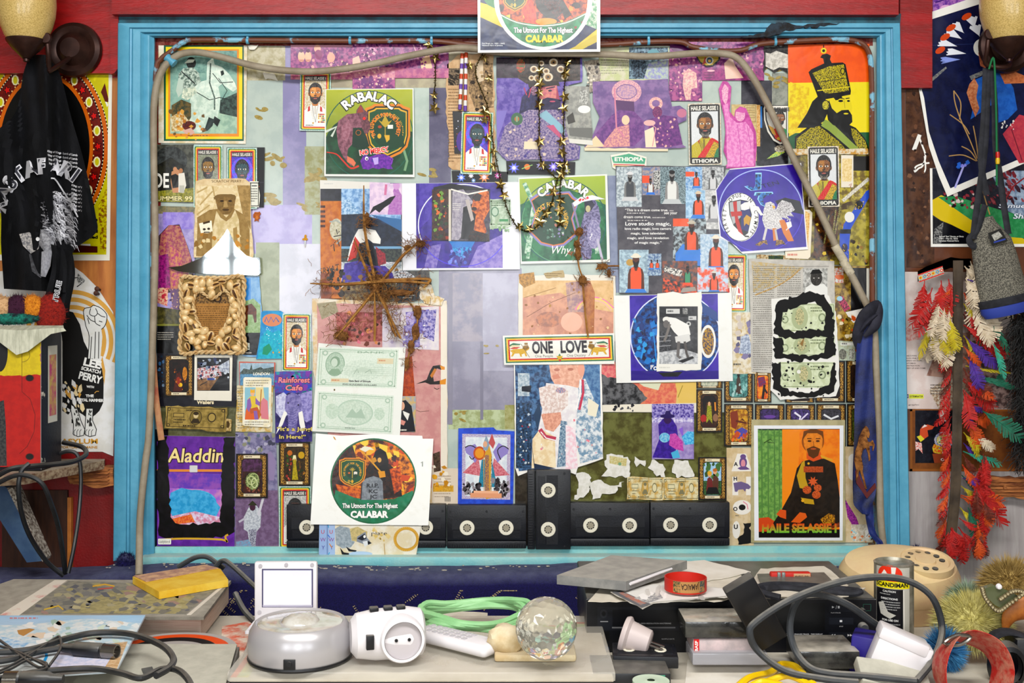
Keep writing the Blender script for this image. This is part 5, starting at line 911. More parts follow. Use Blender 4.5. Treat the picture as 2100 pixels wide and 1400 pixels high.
snap(1328,520,1356,565,'a8b8c4/5a7090*4',[(1336,532,20,OR),(1348,532,20,OR)])
snap(1358,535,1430,600,'8a5a48/4a4a50*8',[(1410,545,40,dict(top='4a8a6a',skin='4a3024',legs='d05a3a'))],(('p','1362 545 1400 555 1396 568 1362 556','e0dcd4/2a2a2c*3'),('p','1360 570 1420 585 1430 600 1360 600','d0603c/3a3a3c*6')))
snap(1430,548,1493,598,'b8d0e0/d0603c*12',[(1464,555,46,dict(hat='c9c4bc',**OR))])
s.k=132;s.p('1395 600 1400 590 1425 588 1428 596','9a948c');s.k=3
for tx,y,h,c_,wd in(('“This is a dream come true.',433,5.4,'e4e2de',88),('see your',439,6,'e4e2de',27),('dream come true.',447,5.4,'e4e2de',56)):
 s.t(tx,{433:1282,439:1362,447:1279}[y],y,h,c_,al='l',wd=wd,bold=.02)
s.lines(1373,431,1389,1,4,'b9b6b4',.5).lines(1285,436,1358,1,4,'b9b6b4',.5).lines(1338,445,1390,1,4,'b9b6b4',.5).lines(1287,451,1368,1,4,'b9b6b4',.5)
for tx,y,h,wd in(('Love studio magic,',462,7.5,93),('love radio magic, love camera',471,5,95),('magic, love television',480.5,5,70),('magic, and love revelation',490,5,85),('of magic magic.”',499.5,5,55)):s.t(tx,1329,y,h,'ecebe8',wd=wd,bold=.02)
s.done('dream_page','magazine page of snapshots around white lettering about a dream come true','magazine page',m=PHOTO)
st_white((1478,520,1532,640),1.7,'gold foil portrait sticker half hidden behind the dream page',.5)
s=Sheet(Q('1497 346 1643 334 1645 376 1657 511 1523 520 1510 508 1500 498 1476 487 1467 390'),3,'e4e2e4');C=Q('1496 348 1641 336 1654 506 1520 516 1510 505 1478 484 1469 390');s.p(C,'3a2488/432c98*40');s.clip=C
s.ring(1560,432,86,84,2,'a9b4e0',a0=150,a1=360).ring(1560,432,86,84,1.4,'5a4ac4',a0=0,a1=150).p('1590 412 1610 405 1640 412 1650 440 1600 430','17141f')
s.clip=None
s.e(1518,445,38,50,'e4e3de',rot=-4).ring(1518,445,37,49,1,'2a2a30').p('1494 414 1518 409 1534 412 1542 440 1534 478 1526 484 1504 462 1496 440','2c2f34').p('1496 415 1519 411 1519 445 1504 460 1498 440','a9acae').p('1520 411 1533 414 1540 440 1534 475 1520 470','34386a').p('1503 414 1511 412 1512 440 1522 476 1524 482 1514 474 1508 455','a83028').p('1498 434 1521 433 1522 442 1500 444','a83028').p('1519 420 1527 415 1536 414 1537 428 1527 431 1520 430','e4e2da').p('1525 448 1531 440 1540 446 1536 462 1530 458 1526 464','b8923a').l('1527 484 1536 485',3,'222')
s.at('FERVET · OPUS · IN · CAMPIS',1518,445,29.5,-136,140,7.5,'24242a',bold=.03,ry=41,kx=.9)
for q in('1549 354 1562 354 1561 388 1550 390 1540 391 1526 382 1534 381 1546 386 1549 380','1548 394 1584 393 1586 397 1572 400 1564 408 1566 418 1572 425 1560 420 1553 408 1556 400 1546 401'):
 s.p(q,'9acbe8')
 c=Q(q);mx,my=sum(p[0]for p in c)/len(c),sum(p[1]for p in c)/len(c);s.p([(mx+(x-mx)*.86+.6,my+(y-my)*.9+.6)for x,y in c],'15183a/3a80c0*6')
s.t('TEN',1580,382,9,'1a1440',wd=38,rot=-14,it=-.2)
s.p('1566 430 1570 416 1580 413 1588 418 1590 428 1600 440 1606 452 1604 466 1590 472 1578 470 1568 466 1563 450','dcdad8/a9a6a8*3').p('1583 420 1591 424 1586 429','c9a23a').e(1580,421,1.2,1.2,'222').p('1590 432 1596 418 1604 410 1622 416 1630 430 1622 436 1628 444 1614 442 1620 450 1604 446','d6d4d4/8a8688*2.4').p('1550 422 1556 424 1562 436 1566 440 1560 442 1552 432','dcdad8').p('1598 452 1608 450 1618 470 1628 494 1616 495 1606 478','c07a3a').p('1584 468 1592 468 1594 492 1586 494','c07a3a').l('1572 466 1566 492',5,'c8c4c0').l('1590 470 1594 492',4,'b9b4b0').p('1548 502 1560 494 1572 492 1574 502 1566 498 1558 504','b08a4a/2a2420*2').p('1590 504 1592 492 1604 492 1612 502 1602 500','b08a4a/2a2420*2').p('1612 456 1622 454 1624 464 1616 470','e4e2e0').l('1614 452 1620 448 1618 466 1612 472',2,'d4d2d0')
s.done('record_art_sheet','purple sheet with an oval crest and a griffin under chrome initials','sheet','round emblem sheets',PHOTO)
s=Sheet(rag(Q('1536 530 1711 535 1712 640 1600 766 1541 762'),.6,20,23),2,'b5b2ac/c4c1ba*24');s.clip=Q('1536 530 1711 535 1712 766 1541 766');s.p('1541 535 1650 548 1600 580 1545 600','bba87e/b9b4a8*8');s.l('1545 546 1700 546',.8,'555')
s.lines(1544,550,1588,48,4.4,'7a7872',.36,3).lines(1594,550,1642,26,4.4,'7a7872',.36,4).l('1548 605 1590 588 1620 570 1640 552',3,'a8803a/b5a888*3',sm=4).r(1647,550,1697,605,'c4c4c0/8a8a86*8').p('1650 605 1652 590 1664 582 1690 582 1697 590 1697 605','dcdcd8').e(1674,570,12,16,'4a4846/34322f*4').p('1661 562 1666 553 1680 552 1687 560','1c1b1a').e(1669,570,1.6,1,'c9c5c0').e(1679,570,1.6,1,'c9c5c0')
s.done('newspaper_article','grey newspaper article with a portrait above the black painted dollar bills','newspaper')
s=Sheet(rag(Q('1582 612 1640 606 1660 592 1700 606 1714 640 1718 700 1722 790 1714 812 1600 820 1580 800 1584 720'),1.2,12,24),2.6,'e0dfda')
for i,(y0,y1,k)in enumerate(((622,680,0),(688,730,0),(742,795,0))):
 s.r(1596,y0,1712,y1,'cfd6bc/bcc4a4*12').border(1598,y0+2,1710,y1-2,1,'7a8468').e(1640+i*4,(y0+y1)/2,17,(y1-y0)*.42,'a8b090').e(1640+i*4,(y0+y1)/2-2,9,(y1-y0)*.3,'8a9070/c9c09a*3').lines(1662,y0+8,1700,2,6,'6a7458',.4,i).e(1686,(y0+y1)/2,8,9,'8a9478').e(1686,(y0+y1)/2,5,6,'c0c8ac').e(1610,(y0+y1)/2+4,7,8,'8a9478').e(1610,(y0+y1)/2+4,5,5.5,'c0c8ac')
s.p('1646 710 1650 690 1640 705','8a7048').e(1638,762,4,4,'e0e0da')
for i,q in enumerate(('1590 630 1600 615 1640 604 1660 596 1690 604 1706 630 1712 670 1704 684 1690 676 1692 640 1672 618 1640 626 1606 640 1602 668 1612 680 1600 690 1588 684','1586 684 1604 672 1630 682 1660 674 1690 676 1710 672 1712 690 1690 690 1640 694 1606 692','1586 690 1604 692 1606 724 1640 730 1690 724 1694 694 1712 692 1714 728 1690 736 1640 738 1600 736 1587 730','1582 746 1600 742 1602 770 1600 788 1620 802 1660 806 1700 790 1706 752 1712 744 1716 780 1706 806 1660 814 1610 812 1586 796','1620 735 1650 733 1646 742 1624 742')):
 s.p(rag(Q(q),3,6,30+i),'141312')
s.spk(1584,740,1716,812,40,3.4,'141312',3).spk(1586,620,1712,735,30,2.6,'141312 1c1b1a',4)
s.done('dollar_sheet','white sheet of three dollar bills daubed round with black paint','sheet')
s=Sheet(Q('1259 606 1500 600 1503 781 1264 785'),2.8,'e2e2de');C=Q('1291 606 1472 602 1474 777 1294 780');s.p(C,'3a2488/4a349c*24');s.clip=C
s.e(1385,690,92,90,'17204a/1f5a98*9',n=44).ring(1385,690,92,90,2.4,'d0d4e8').spk(1300,650,1350,740,30,8,'2a78b8 1a3a70 12183a 3f98c8',3).l('1322 700 1315 735',3,'3a90d0').l('1340 680 1346 740',2,'3a90d0').e(1452,700,16,34,'e0dfda').e(1452,700,12,28,'2c3050/b8923a*4').p('1440 620 1470 640 1474 660 1440 640','2a4a80').p('1294 760 1474 760 1474 780 1294 780','34207a').p('1350 764 1400 762 1390 772 1360 772','15121c');s.clip=None
s.l('1335 757 1335 749 1340 749 1338 752 1335 752',2,'ecebe8').ring(1344,755,3,3,1.8,'ecebe8').l('1348 752 1352 758 1356 752',1.8,'ecebe8').done('record_art_sheet','white sheet with a deep blue disc behind the black and white snapshot','sheet','round emblem sheets',PHOTO)
s=Sheet(rag(Q('1348 602 1380 598 1400 602 1438 598 1440 640 1438 758 1347 762'),1.2,10,26),3.4,'e2e0d8');s.r(1352,628,1431,746,'3a3a3c/4c4c4e*14')
s.r(1352,628,1431,650,'2a2a2c').r(1366,633,1394,643,'c9c9c6').lines(1369,636,1392,1,6,'2a2a2c',.6).r(1400,632,1410,644,'a9a9a6/3a3a3c*2').r(1412,648,1428,656,'c4c4c2').lines(1414,651,1427,1,5,'2a2a2c',.5).e(1412,664,5,5,'b4b4b2').e(1412,664,2,2,'2a2a2c').r(1352,680,1375,720,'55565a/2a2b2e*4')
for y in(690,700,710):s.l([(1352,y),(1376,y-2)],1.4,'9a9a9c')
s.p('1352 722 1400 715 1431 725 1431 746 1352 746','9a9c9e/c9cacb*8').e(1367,655,8,6,'dedcd6').e(1366,664,6,8,'6a6664').p('1372 650 1386 652 1412 666 1416 686 1396 694 1382 680 1374 668','e2e1dd').p('1384 690 1414 684 1416 698 1404 704 1386 702','d0cfcc').l('1374 664 1366 690 1362 700',5,'77726e').l('1392 700 1390 730 1396 734',6,'6a6664').l('1404 700 1408 725 1412 735',5,'5a5654').p('1390 740 1420 730 1424 734 1400 744','2c2c2e')
s.lines(1352,752,1395,1,5,'c9c8c0',.5).done('snapshot_print','black and white snapshot of a man in shorts bending beside shelves','photograph',m=PHOTO)
s=Sheet(rag(Q('1494 640 1545 640 1550 766 1500 766'),1,12,27),1.5,'dcd6c8/c4b490*14');s.spk(1505,650,1545,730,20,8,'8a84a0 c9c0b8 b8a070 6a6880',3).p('1520 690 1535 685 1545 725 1515 725','8a94a8/c4ccd8*5').lines(1504,745,1534,1,5,'4a4a4a',.7).done('stained_page','stained white page between the dark disc sheet and the newspaper article','paper')
s=Sheet(rag(Q('1552 522 1640 524 1640 536 1552 534'),.8,9,28),1.4,'c4b89a/8a6a3c*5');s.r(1576,524,1606,536,'2a3a40/4a5a30*4').done('card_scrap','strip of stained picture edges above the newspaper article','card')
s=Sheet(Q('1708 545 1788 546 1788 720 1712 720'),.8,'a88f48/5a4420*12');s.r(1745,549,1777,640,'1c1b1e').r(1777,550,1783,640,'d8d4c8').p('1712 550 1730 548 1730 580 1712 580','c4ccc8/b05a2c*5').e(1722,568,9,5,'c0683a').p('1716 612 1728 606 1744 632 1732 640','1c2230/c04a6a*3').e(1722,612,6,5,'9ac0d0').p('1734 640 1770 632 1772 652 1750 662 1740 650','e2dfd8').spk(1714,640,1786,718,40,6,'c9a83a 8a6a24 d8ccb0 b5562a 6a5a2c',4).l('1750 690 1730 715',2,'2a2018').done('treat_photograph','yellow photo with scattered small shapes below the pipe joint','photograph',m=PHOTO)
s=Sheet(Q('1716 698 1754 700 1753 740 1717 738'),1.6,'b9c4b4/a8a890*8');s.r(1724,702,1750,708,'dcdcd4').lines(1726,703,1748,1,5,'4a4a48',.6).e(1728,726,8,11,'8a8a80/5a5a54*3').r(1742,716,1752,736,'c9c9c0/7a7a70*4').done('banknote_scrap','end of a grey note beside the black painted dollar bills','banknote')
s=Sheet(Q('1228 740 1428 776 1428 846 1232 844'),1,'d0b878');s.p('1230 740 1262 742 1264 800 1232 800','c4606a/d08a80*6').p('1260 785 1390 785 1386 830 1290 830','c4685c/d08a6a*9').p('1385 785 1428 783 1428 826 1392 826','d0b46a').l('1400 790 1390 815',1.4,'8a7a30').p('1310 785 1356 785 1350 800 1320 792','cfd0b8').p(rag(Q('1224 766 1262 775 1300 786 1312 800 1328 815 1310 830 1300 832 1232 830 1228 790'),3,7,29),'17171a/6a6a6c*16').p('1232 830 1428 826 1428 846 1232 844','dcd6c8').spk(1250,828,1310,842,14,4,'24242a 55555a',3).done('pink_photograph','pink and yellow photo with a black smudge under the dark disc sheet','photograph',m=PHOTO)
def a6(s):
 s.r(1337,828,1423,858,'4a3a88/a9a0cc*5').r(1337,856,1423,866,'d6d0e0/8a80b8*5').p('1338 938 1352 900 1350 870 1360 858 1378 858 1388 874 1392 905 1380 940','3a2478/4a3090*8').e(1369,860,8,9,'3a2050').e(1369,853,15,4.5,'2c1858').p('1362 852 1366 842 1374 842 1377 852','2c1858').e(1363,897,11,10,'5aa0c4/9ac4d4*4').p('1374 890 1385 888 1400 905 1402 925 1384 920 1372 912','c060a8/a84a98*5').p('1392 880 1400 875 1402 900','8a6ac0').p('1398 895 1410 884 1423 885 1423 910 1405 912','3f94c4/7ac0d8*4').p('1376 928 1390 922 1395 938 1380 940','5aa8c8')
purp('1337,828,1423,941',2,'violet photo of a hatted person holding a small globe by a pink pinwheel',a6,bg='a79ac0/8f80b0*12')
G=[('1428 757 1482 796',('c4c4b0/9aa090*5',),'gilt bordered card whose pale foot shows under the white disc sheet'),('1428 798 1481 886',('2a1c12/4a3018*7',('p',[(22,25),(32,15),(68,15),(78,25),(70,60),(60,30),(40,30),(30,60)],'1c130d'),('p',[(38,80),(42,40),(50,28),(58,40),(62,80),(50,70)],'a8a83a/6a6a1c*2'),('e',50,34,5,5,'c9a07a'),('e',28,68,12,9,'9a2f2c'),('e',74,66,10,9,'8a6a54'),('p',[(22, 88),(28,74),(45,80),(60,82),(78,88)],'3a1c14'),('l',[(72,30),(74,50)],3,'c98a3a')),'gilt bordered card of a figure in yellow enthroned between two attendants'),('1485 728 1544 825',('6a9a94/3f6a68*8',('p',[(40,82),(44,50),(50,40),(56,50),(62,82)],'4a3c34'),('e',50,42,5,5,'2a2220'),('l',[(46,40),(40,30)],2,'2a2220'),('spk',22,62,80,88,16,5,'8fb8b4 3a5a58 a9c4c0',3)),'gilt bordered card of a lone walker in sea green spray'),('1546 762 1582 825',('b84a24/d8902c*9',('l',[(40,20),(60,45),(50,88)],5,'2a1810'),('p',[(20,20),(60,15),(70,40),(30,50)],'8a3034/5a3a6a*4'),('l',[(55,50),(75,70)],4,'2a1810')),'gilt bordered card of a bare tree in flames tucked behind the dollar sheet'),('1610 800 1670 825',('2a1c14',),'gilt bordered card showing only its foot below the dollar sheet'),('1672 740 1733 825',('1c1410/2c1c12*8',),'gilt bordered card at the corner of the dollar sheet'),('1735 738 1790 825',('1c1410/3a2818*8',),'gilt bordered card between the dollar sheet and the hanging blue tie'),('1485 828 1545 915',('c49a3a/8a5a1c*8',('p',[(20,20),(45,15),(50,40),(40,60),(25,55)],'7a3a20'),('l',[(40,40),(75,45),(60,35)],4,'5a2c18'),('p',[(35,65),(60,55),(80,62),(75,80),(45,82)],'3a5aa0/6a4a90*4'), ('spk',20,70,80,88,18,5,'a8502c 6a2c18 d0702c',3),('e',45,72,8,8,'b0542c')),'gilt bordered card of a bright orchard above a blue pool'),('1548 828 1609 915',('2f2440/4a3a68*7',('p',[(40,50),(48,38),(58,50),(66,70),(30,70)],'a9a0c0'),('e',50,30,20,4,'6a4a90')),'gilt bordered card of a pale peak under a violet sky'),('1611 828 1672 915',('5a4a80/2a2440*5',('l',[(30,20),(50,30),(45,42),(70,50)],4,'dcd8e4'),('l',[(75,22),(55,35),(35,50)],3,'cfc8dc')),'gilt bordered card of violet lightning above the laminated portrait'),('1674 828 1735 915',('4a4850/2a282c*5',('l',[(25,25),(50,35),(75,28)],4,'d4d4d6'),('l',[(30,45),(60,40),(78,48)],3,'c4c4c8')),'gilt bordered card of grey stormy waves above the laminated portrait'),('1737 828 1792 915',('3a3018/5a6a2c*5',),'gilt bordered card at the shoulder of the hanging blue tie'),('1432 937 1490 1025',('8fb4d0/b0c8d8*8',('spk',20,16,80,45,26,8,'4a6a3c 6a8a50 3a5430',3),('r',19,55,81,88,'4a6a44/2c4428*4'),('p',[(28,80),(32,50),(40,46),(50,52),(52,80)],'6a2c2c'),('p',[(50,80),(52,46),(62,42),(72,50),(70,80)],'5a3a2c'),('e',40,40,7,6,'d0a080'),('e',40,37,8,5,'c9a03a'),('e',59,34,7,6,'d0a080'),('e',59,30,8,4,'a86a2c'),('p',[(26,86),(35,70),(65,70),(76, 86)],'16140f')),'gilt bordered card of a couple standing arm in arm in a garden')]
for i,(q,pic,lb)in enumerate(G):tarot(q,1.2 if i not in(1,12)else 1.6,lb,pic,i+20)
for i,(q,lb)in enumerate((('1250 930 1288 936 1291 960 1290 978 1234 976 1244 965 1240 945','torn white paper remnant with a green number on the mossy glass'),('1302 936 1312 942 1324 944 1322 956 1312 950 1306 958 1300 948','small bow-shaped white remnant on the mossy glass'),('1338 940 1352 950 1366 962 1364 978 1346 976 1328 958','slanting torn white remnant beside the bow-shaped one'),('1384 942 1412 944 1420 964 1424 978 1386 978 1378 960','squarish torn white remnant under the violet globe photo'),('1182 970 1208 972 1212 990 1208 1010 1190 1020 1178 1024 1186 1000','ragged white remnant touching the upright cassette edge'),('1212 990 1228 984 1260 996 1280 986 1262 1010 1240 1012 1216 1024','long feathery white remnant above the middle cassette'))):
 s=Sheet(rag(Q(q),3.4,6,40+i),.9+.1*i,'dcdad4/cfcdc4*10')
 if i==0:s.p('1250 934 1286 940 1284 956 1250 950','c9c4a0/b5a870*4').e(1271,951,3.4,3.4,'7a9a7a')
 s.done('paper_remnant',lb,'paper scrap','torn white remnants')
for q,lb in(('1286 978 1360 979 1360 1025 1286 1024','stained dollar bill glued above the middle cassettes, its edge by the white remnants'),('1360 979 1436 979 1435 1025 1360 1025','stained dollar bill glued between its twin and the couple card')):
 bill(Q(q),1.3,lb,'d0c9a8/b89a5a*12','7a765c',seed=len(lb))
for q,lb,its in(('1490 918 1546 1118','cream board of alphabet animals between the cassettes and the laminated portrait',1),('1728 915 1790 1112','cream alphabet board partly hidden by the hanging blue tie',0)):
 (a_,b_),(c_,d_)=Q(q);s=Sheet('%g,%g,%g,%g'%(a_,b_,c_,d_),.8,'cdbda0/c0ac88*20',th=.002)
 if its:
  s.p('1512 930 1530 930 1542 966 1500 966','dedad2').t('A',1509,955,8,'1c1a18',bold=.06).e(1524,948,8,11,'6a5480').e(1524,950,4.5,8,'c9909a').e(1524,936,6,5,'6a5480').p('1512 960 1520 956 1530 956 1538 962 1530 963 1518 963','6a5480').p('1502 977 1512 977 1512 990 1530 990 1530 977 1542 977 1542 1015 1530 1015 1530 1002 1514 1002 1514 1015 1502 1015','dedad2').t('H',1508,985,8,'1c1a18',bold=.06).p('1504 990 1520 987 1534 992 1540 998 1536 1003 1530 1002 1528 1008 1524 1003 1514 1004 1512 1008 1507 1008','6f6284').e(1522,1040,19,15,'dedad2').e(1522,1040,7,6,'1c1a18').t('O',1508,1047,8,'1c1a18',bold=.06).l('1524 1028 1532 1034 1534 1044',2,'d08a9a').e(1510,1086,8,18,'dedad2').t('U',1509,1084,9,'1c1a18',bold=.07).p(rag(Q('1524 1072 1540 1072 1536 1082 1544 1096 1542 1112 1514 1116 1512 1104 1526 1092'),2,5,51),'141312').lines(1508,1056,1522,1,4,'555')
 else:
  s.rr(1740,930,1780,985,10,'dedad2').p('1732 1020 1740 1035 1756 1060 1765 1085 1750 1080 1738 1060','6a2070/a8489a*3').p('1745 1075 1790 1075 1790 1110 1748 1110','d6d0c4/b8ac98*6').rr(1774,1086,1788,1104,3,'dedad2').l('1777 1100 1785 1088',1,'222').spk(1735,1085,1790,1112,14,4,'8fb8c0 c9805a 3a3430',4)
 s.done('alphabet_board',lb,'board','alphabet puzzle boards')
s=Sheet(Q('1541 860 1733 861 1734 1112 1540 1112'),2.2,'b0a888/a39c7c*20',th=.001);s.p('1546 872 1730 872 1728 1108 1547 1108','dfe0e2').p('1554 879 1722 879 1722 1102 1556 1102','2a2620')
C=Q('1554 880 1722 880 1722 1102 1556 1102');s.clip=C
s.p('1554 880 1604 880 1604 1080 1556 1075','7ba05a/5a8048*9').r(1556,878,1722,882,'3a4a3c')
for x in(1562,1575,1588,1598):s.l([(x,880),(x+1,1060)],3,'5a7c48')
s.p('1604 880 1722 880 1722 1085 1604 1085','cf7220/d8862c*24').p('1604 880 1640 880 1636 1000 1604 1040','d8882c').p('1556 1062 1576 1060 1600 1076 1578 1092 1556 1090','b8502c').p('1692 1040 1722 1030 1722 1080 1700 1085','8a4a2c/5a2c1c*6').p('1556 1090 1722 1085 1722 1102 1556 1102','1f1c1a')
s.p('1575 1088 1600 1050 1622 1010 1634 960 1645 946 1660 942 1690 940 1712 950 1718 985 1722 1020 1722 1070 1700 1080 1640 1080 1610 1088','231d18/2e261f*14').p('1644 948 1650 944 1652 980 1660 1005 1640 1000 1634 975','b09030').p('1642 1020 1668 1024 1670 1034 1650 1032','b09030')
s.p('1654 924 1682 924 1686 940 1668 946 1654 940','c0582c')
s.e(1667,905,23,24,'8a5020').p('1647 897 1652 886 1682 886 1687 900 1686 918 1678 932 1668 938 1656 930 1649 914','d0883a/c47a30*6').p('1645 904 1648 884 1668 878 1688 884 1690 906 1686 894 1676 888 1656 888 1650 896','6a4420').p('1654 920 1668 914 1682 920 1678 934 1668 940 1658 934','5a3a1c').e(1668,920,6,1.6,'a85a34').e(1660,904,4,2,'4a2c14').e(1677,904,4,2,'4a2c14').l('1655 899 1664 899',1.8, '4a2c14').l('1673 899 1682 899',1.8,'4a2c14').l('1668 904 1669 914 1664 916',1.4,'8a5424')
s.r(1648,956,1688,968,'b05a34/8a4428*2.4').p('1682 932 1708 942 1706 946 1684 938','c99a3a').p([(1667+11*(1 if j%2 else.5)*math.cos(PI*j/8),987+11*(1 if j%2 else.5)*math.sin(PI*j/8))for j in range(16)],'c06038')
for x,y,r in((1655,1004,9),(1677,1000,8),(1674,1014,9)):s.e(x,y,r,r*.9,'c4683a/8a4024*2')
s.e(1658,950,2.4,2.4,'d0a03a').e(1646,1026,3,3,'d0a03a').p('1592 1054 1600 1044 1612 1046 1612 1064 1600 1060','c05a2c').p('1622 1070 1640 1050 1652 1052 1655 1060 1640 1072','c4622c').p('1682 1064 1700 1052 1712 1056 1712 1072 1690 1076','b8862c/5a3a1c*3')
s.clip=None
vs='HAILE SELASSIE I'
s.t(vs,1639,1091,18,'c94a2a>6ab04a',wd=151,bold=.08).l('1566 908 1580 900 1588 908 1574 906',1.4,'2f3a20')
s.done('laminated_portrait','laminated portrait of a seated officer on orange and green with rainbow lettering','poster',m=PHOTO)
s=Sheet(Q('-160 151 230 151 225 534 -160 534'),0,'e0dccf');s.clip=Q('-160 151 223 151 218 522 -160 522');s.r(-160,151,223,522,'c4bc1f/b5ac1a*30')
for q in('-5 151 22 185 12 190 -20 160','190 240 215 200 222 215 200 255','205 415 218 440 222 470 204 445','165 500 185 500 188 517 172 517','12 152 20 151 26 168 20 172'):s.p(q,'dcdad4')
for q,c in(('215 170 200 205 224 210','5a2418'),('-40 160 0 170 5 200','5a2418'),('150 502 200 505 200 518 150 518','4a2014'),('200 400 222 380 222 520 206 510','7a4a1c/c4bc1f*6')):s.p(q,c)
s.ring(206,185,16,34,5,'c4bc1f',a0=180,a1=300)
s.e(92,300,140,195,'b5ac1a',n=56).e(92,300,132,188,'17120e',n=56).e(92,300,130,186,'b8641f',n=56).e(92,300,122,178,'17120e',n=56).e(92,300,119,175,'5a1c14/6a2418*9',n=56).e(92,300,99,150,'b8641f',n=56).e(92,300,92,142,'0f0d0c',n=56)
k0=s.k
for i in range(150):
 a=2*PI*i/150;s.k=k0;s.e(92+131*math.cos(a),300+187*math.sin(a),1.3,1.8,'e0d8b8',n=6)
 s.k=k0;s.e(92+120.5*math.cos(a),300+176.5*math.sin(a),1.2,1.6,'e0d8b8',n=6)
 if i%2:s.k=k0;s.e(92+100.5*math.cos(a),300+152*math.sin(a),1.3,1.8,'e0c88a',n=6)
for i in range(32):
 a=2*PI*i/32;x,y=92+109*math.cos(a),300+163*math.sin(a)
 if i%2:s.k=k0+1;s.e(x,y,7.5,11,'dcd6b0',n=9);s.k=k0+2;s.e(x,y,4.4,8,'b8b02a',n=10)
 else:s.k=k0+1;s.p([(x+(10 if j%2 else 5)*math.cos(PI*j/5),y+(11 if j%2 else 5)*math.sin(PI*j/5))for j in range(10)],'15100d');s.k=k0+2;s.p([(x+(7 if j%2 else 3.5)*math.cos(PI*j/5),y+(8 if j%2 else 3.5)*math.sin(PI*j/5))for j in range(10)],'b8221f')
s.k=k0+3
s.t('spiritual',200,477,6.5,'17150f',al='r',wd=45,bold=.07).t('is',200,453,6.5,'17150f',al='r',bold=.07).t('was destined',200,489,6.5,'17150f',al='r',wd=66,bold=.07).done('pattern_poster','yellow poster with a beaded oval ring behind the hanging black shirt','poster',m=PHOTO)
s=Sheet(Q('-60 560 60 552 150 546 170 560 200 590 232 640 238 700 232 935 210 926 -60 926'),.2,'d9d8d6/d0cec8*30')
for r in(118,100,82,64):s.ring(148,700,r*.8,r*.86,9,'c49a54',a0=160,a1=385)
s.p('120 640 135 636 150 640 164 665 172 700 190 735 213 760 212 825 204 842 196 850 182 860 170 850 150 838 140 850 128 842 128 700','171615').p('210 730 216 760 214 790 207 740','c49a54')
s.p('171 640 174 632 186 630 192 626 206 631 218 643 219 655 215 668 208 675 210 690 206 735 180 735 183 690 176 668','d2d2ce')
for q in('171 640 174 632 186 630 192 626 206 631 218 643 219 655 215 668 208 675','171 640 176 668 183 690 180 735','186 632 184 644 194 648 200 642 196 632','200 642 208 648 216 650','194 648 196 662 206 668','178 646 186 656 196 660','188 690 185 735','196 680 194 735','203 680 202 735','183 664 180 652','210 660 203 658'):s.l(q,1.6,'1c1b1a',sm=3)
for tx,x,y,h,wd,rot in(('LEE',188,752,16,34,13),('SCRATCH',186,762,7,40,13),('PERRY',184,781,15,46,14),('WITH',185,795,4.5,15,5),('THE',184,814,5.5,16,0),('ROYAL HAMMER',185,823,6,54,2)):s.t(tx,x,y,h,'e4e3df',wd=wd,bold=.07,rot=rot)
s.l('194 806 198 802 203 802',1.4,'c49a54').spk(128,780,170,842,26,5,'c49a54 d9d8d6 d9c9a4',5,2,70)
for x0,dx in((150,6),(182,-2)):
 s.p([(x0-5,838),(x0+9,838),(x0+dx+10,862),(x0+dx+18,880),(x0+dx+16,892),(x0+dx+4,895),(x0+dx-6,890),(x0+dx-5,870)],'d2d2ce').spk(x0-2,840,x0+dx+8,872,18,2.4,'1c1b1a 3a3937',5,2,80)
 for k in range(3):s.l([(x0+dx-4+k*6,893),(x0+dx-4+k*6,884),(x0+dx-1+k*6,880)],1.2,'1c1b1a')
 s.l([(x0-5,838),(x0+dx-5,870),(x0+dx-6,890),(x0+dx+4,895),(x0+dx+16,892),(x0+dx+18,880),(x0+dx+10,862),(x0+9,838)],1.6,'1c1b1a')
s.t('ASYLUM',200,909,10,'b98f3f',al='r',wd=74,bold=.05).t('PORTLAND, MAINE',200,919,5,'b98f3f',al='r',wd=75,bold=.04).l('150 570 166 568 162 580 172 578 158 588',2,'222').p('160 560 175 575 168 585 158 575','c9c9c6/222222*2').done('concert_poster','white concert poster with a raised fist and paws behind the painted loudspeaker','poster')
for x,y in((205,594),(203,603)):
 bm=NB();p=W(x,y,0);tube(bm,[p,p+Vector((0,-.018,.002))],.003,8);bmesh.ops.create_uvsphere(bm,u_segments=10,v_segments=6,radius=.006,matrix=Matrix.Translation(p+Vector((0,-.019,.002)))@Matrix.Diagonal((1,.5,1,1)));o=obj('rusty_screw',bm,mat('rust','5a3a2c',.7,c2='3a2418'));tag(o,'rusty screw in the plywood, %s of two beside the blue frame'%('upper' if y<600 else 'lower'),'screw','rusty screws')
s=Sheet(Q('1842 557 2078 558 2074 839 1841 838'),.4,'d9cfca/cfc0ba*40');s.clip=s.o;s.p('1842 670 1880 675 1890 695 1860 700 1842 690','c9908a/d9c0ba*6').p('1930 690 1990 680 1990 780 1900 770 1920 720','b89a8c/8a6a60*16').p('1925 838 1905 800 1940 775 1990 780 1990 838','9a8068/d9d0c0*5').p('1990 700 2074 680 2074 838 1990 838','5a4a48/a08a84*12').lines(1850,724,1862,1,5,'555')
for i,tx in enumerate(("1  ISRAEL'S KING",'2  ROUGH PINK TOWN  FEAT LUCIANO',"3  THERE'S NO HOPE",'4  RASTAMAN','5  REPATRIATION','6  HURRY UP AND COME')):s.t(tx,1850,730.5+i*5.1,2.6,'4a4442',al='l',wd=(30,76,41,28,36,48)[i],bold=.03)
s.lines(1908,788,1950,4,6,'6a605c',.4).r(1864,808,1894,817,'cfd25a').border(1853,808,1863,816,1.6,'3a4a8a').t('EXTERMINATOR',1879,814.5,4,'2a2a2c',wd=27,bold=.05).t('rock graphic',1847,831,3,'3a3634',al='l',wd=38).l('1839 737 1858 747',1.4,'a82a24').done('record_cover','pale record back cover with a track list behind the feather strap','record cover',m=PHOTO)
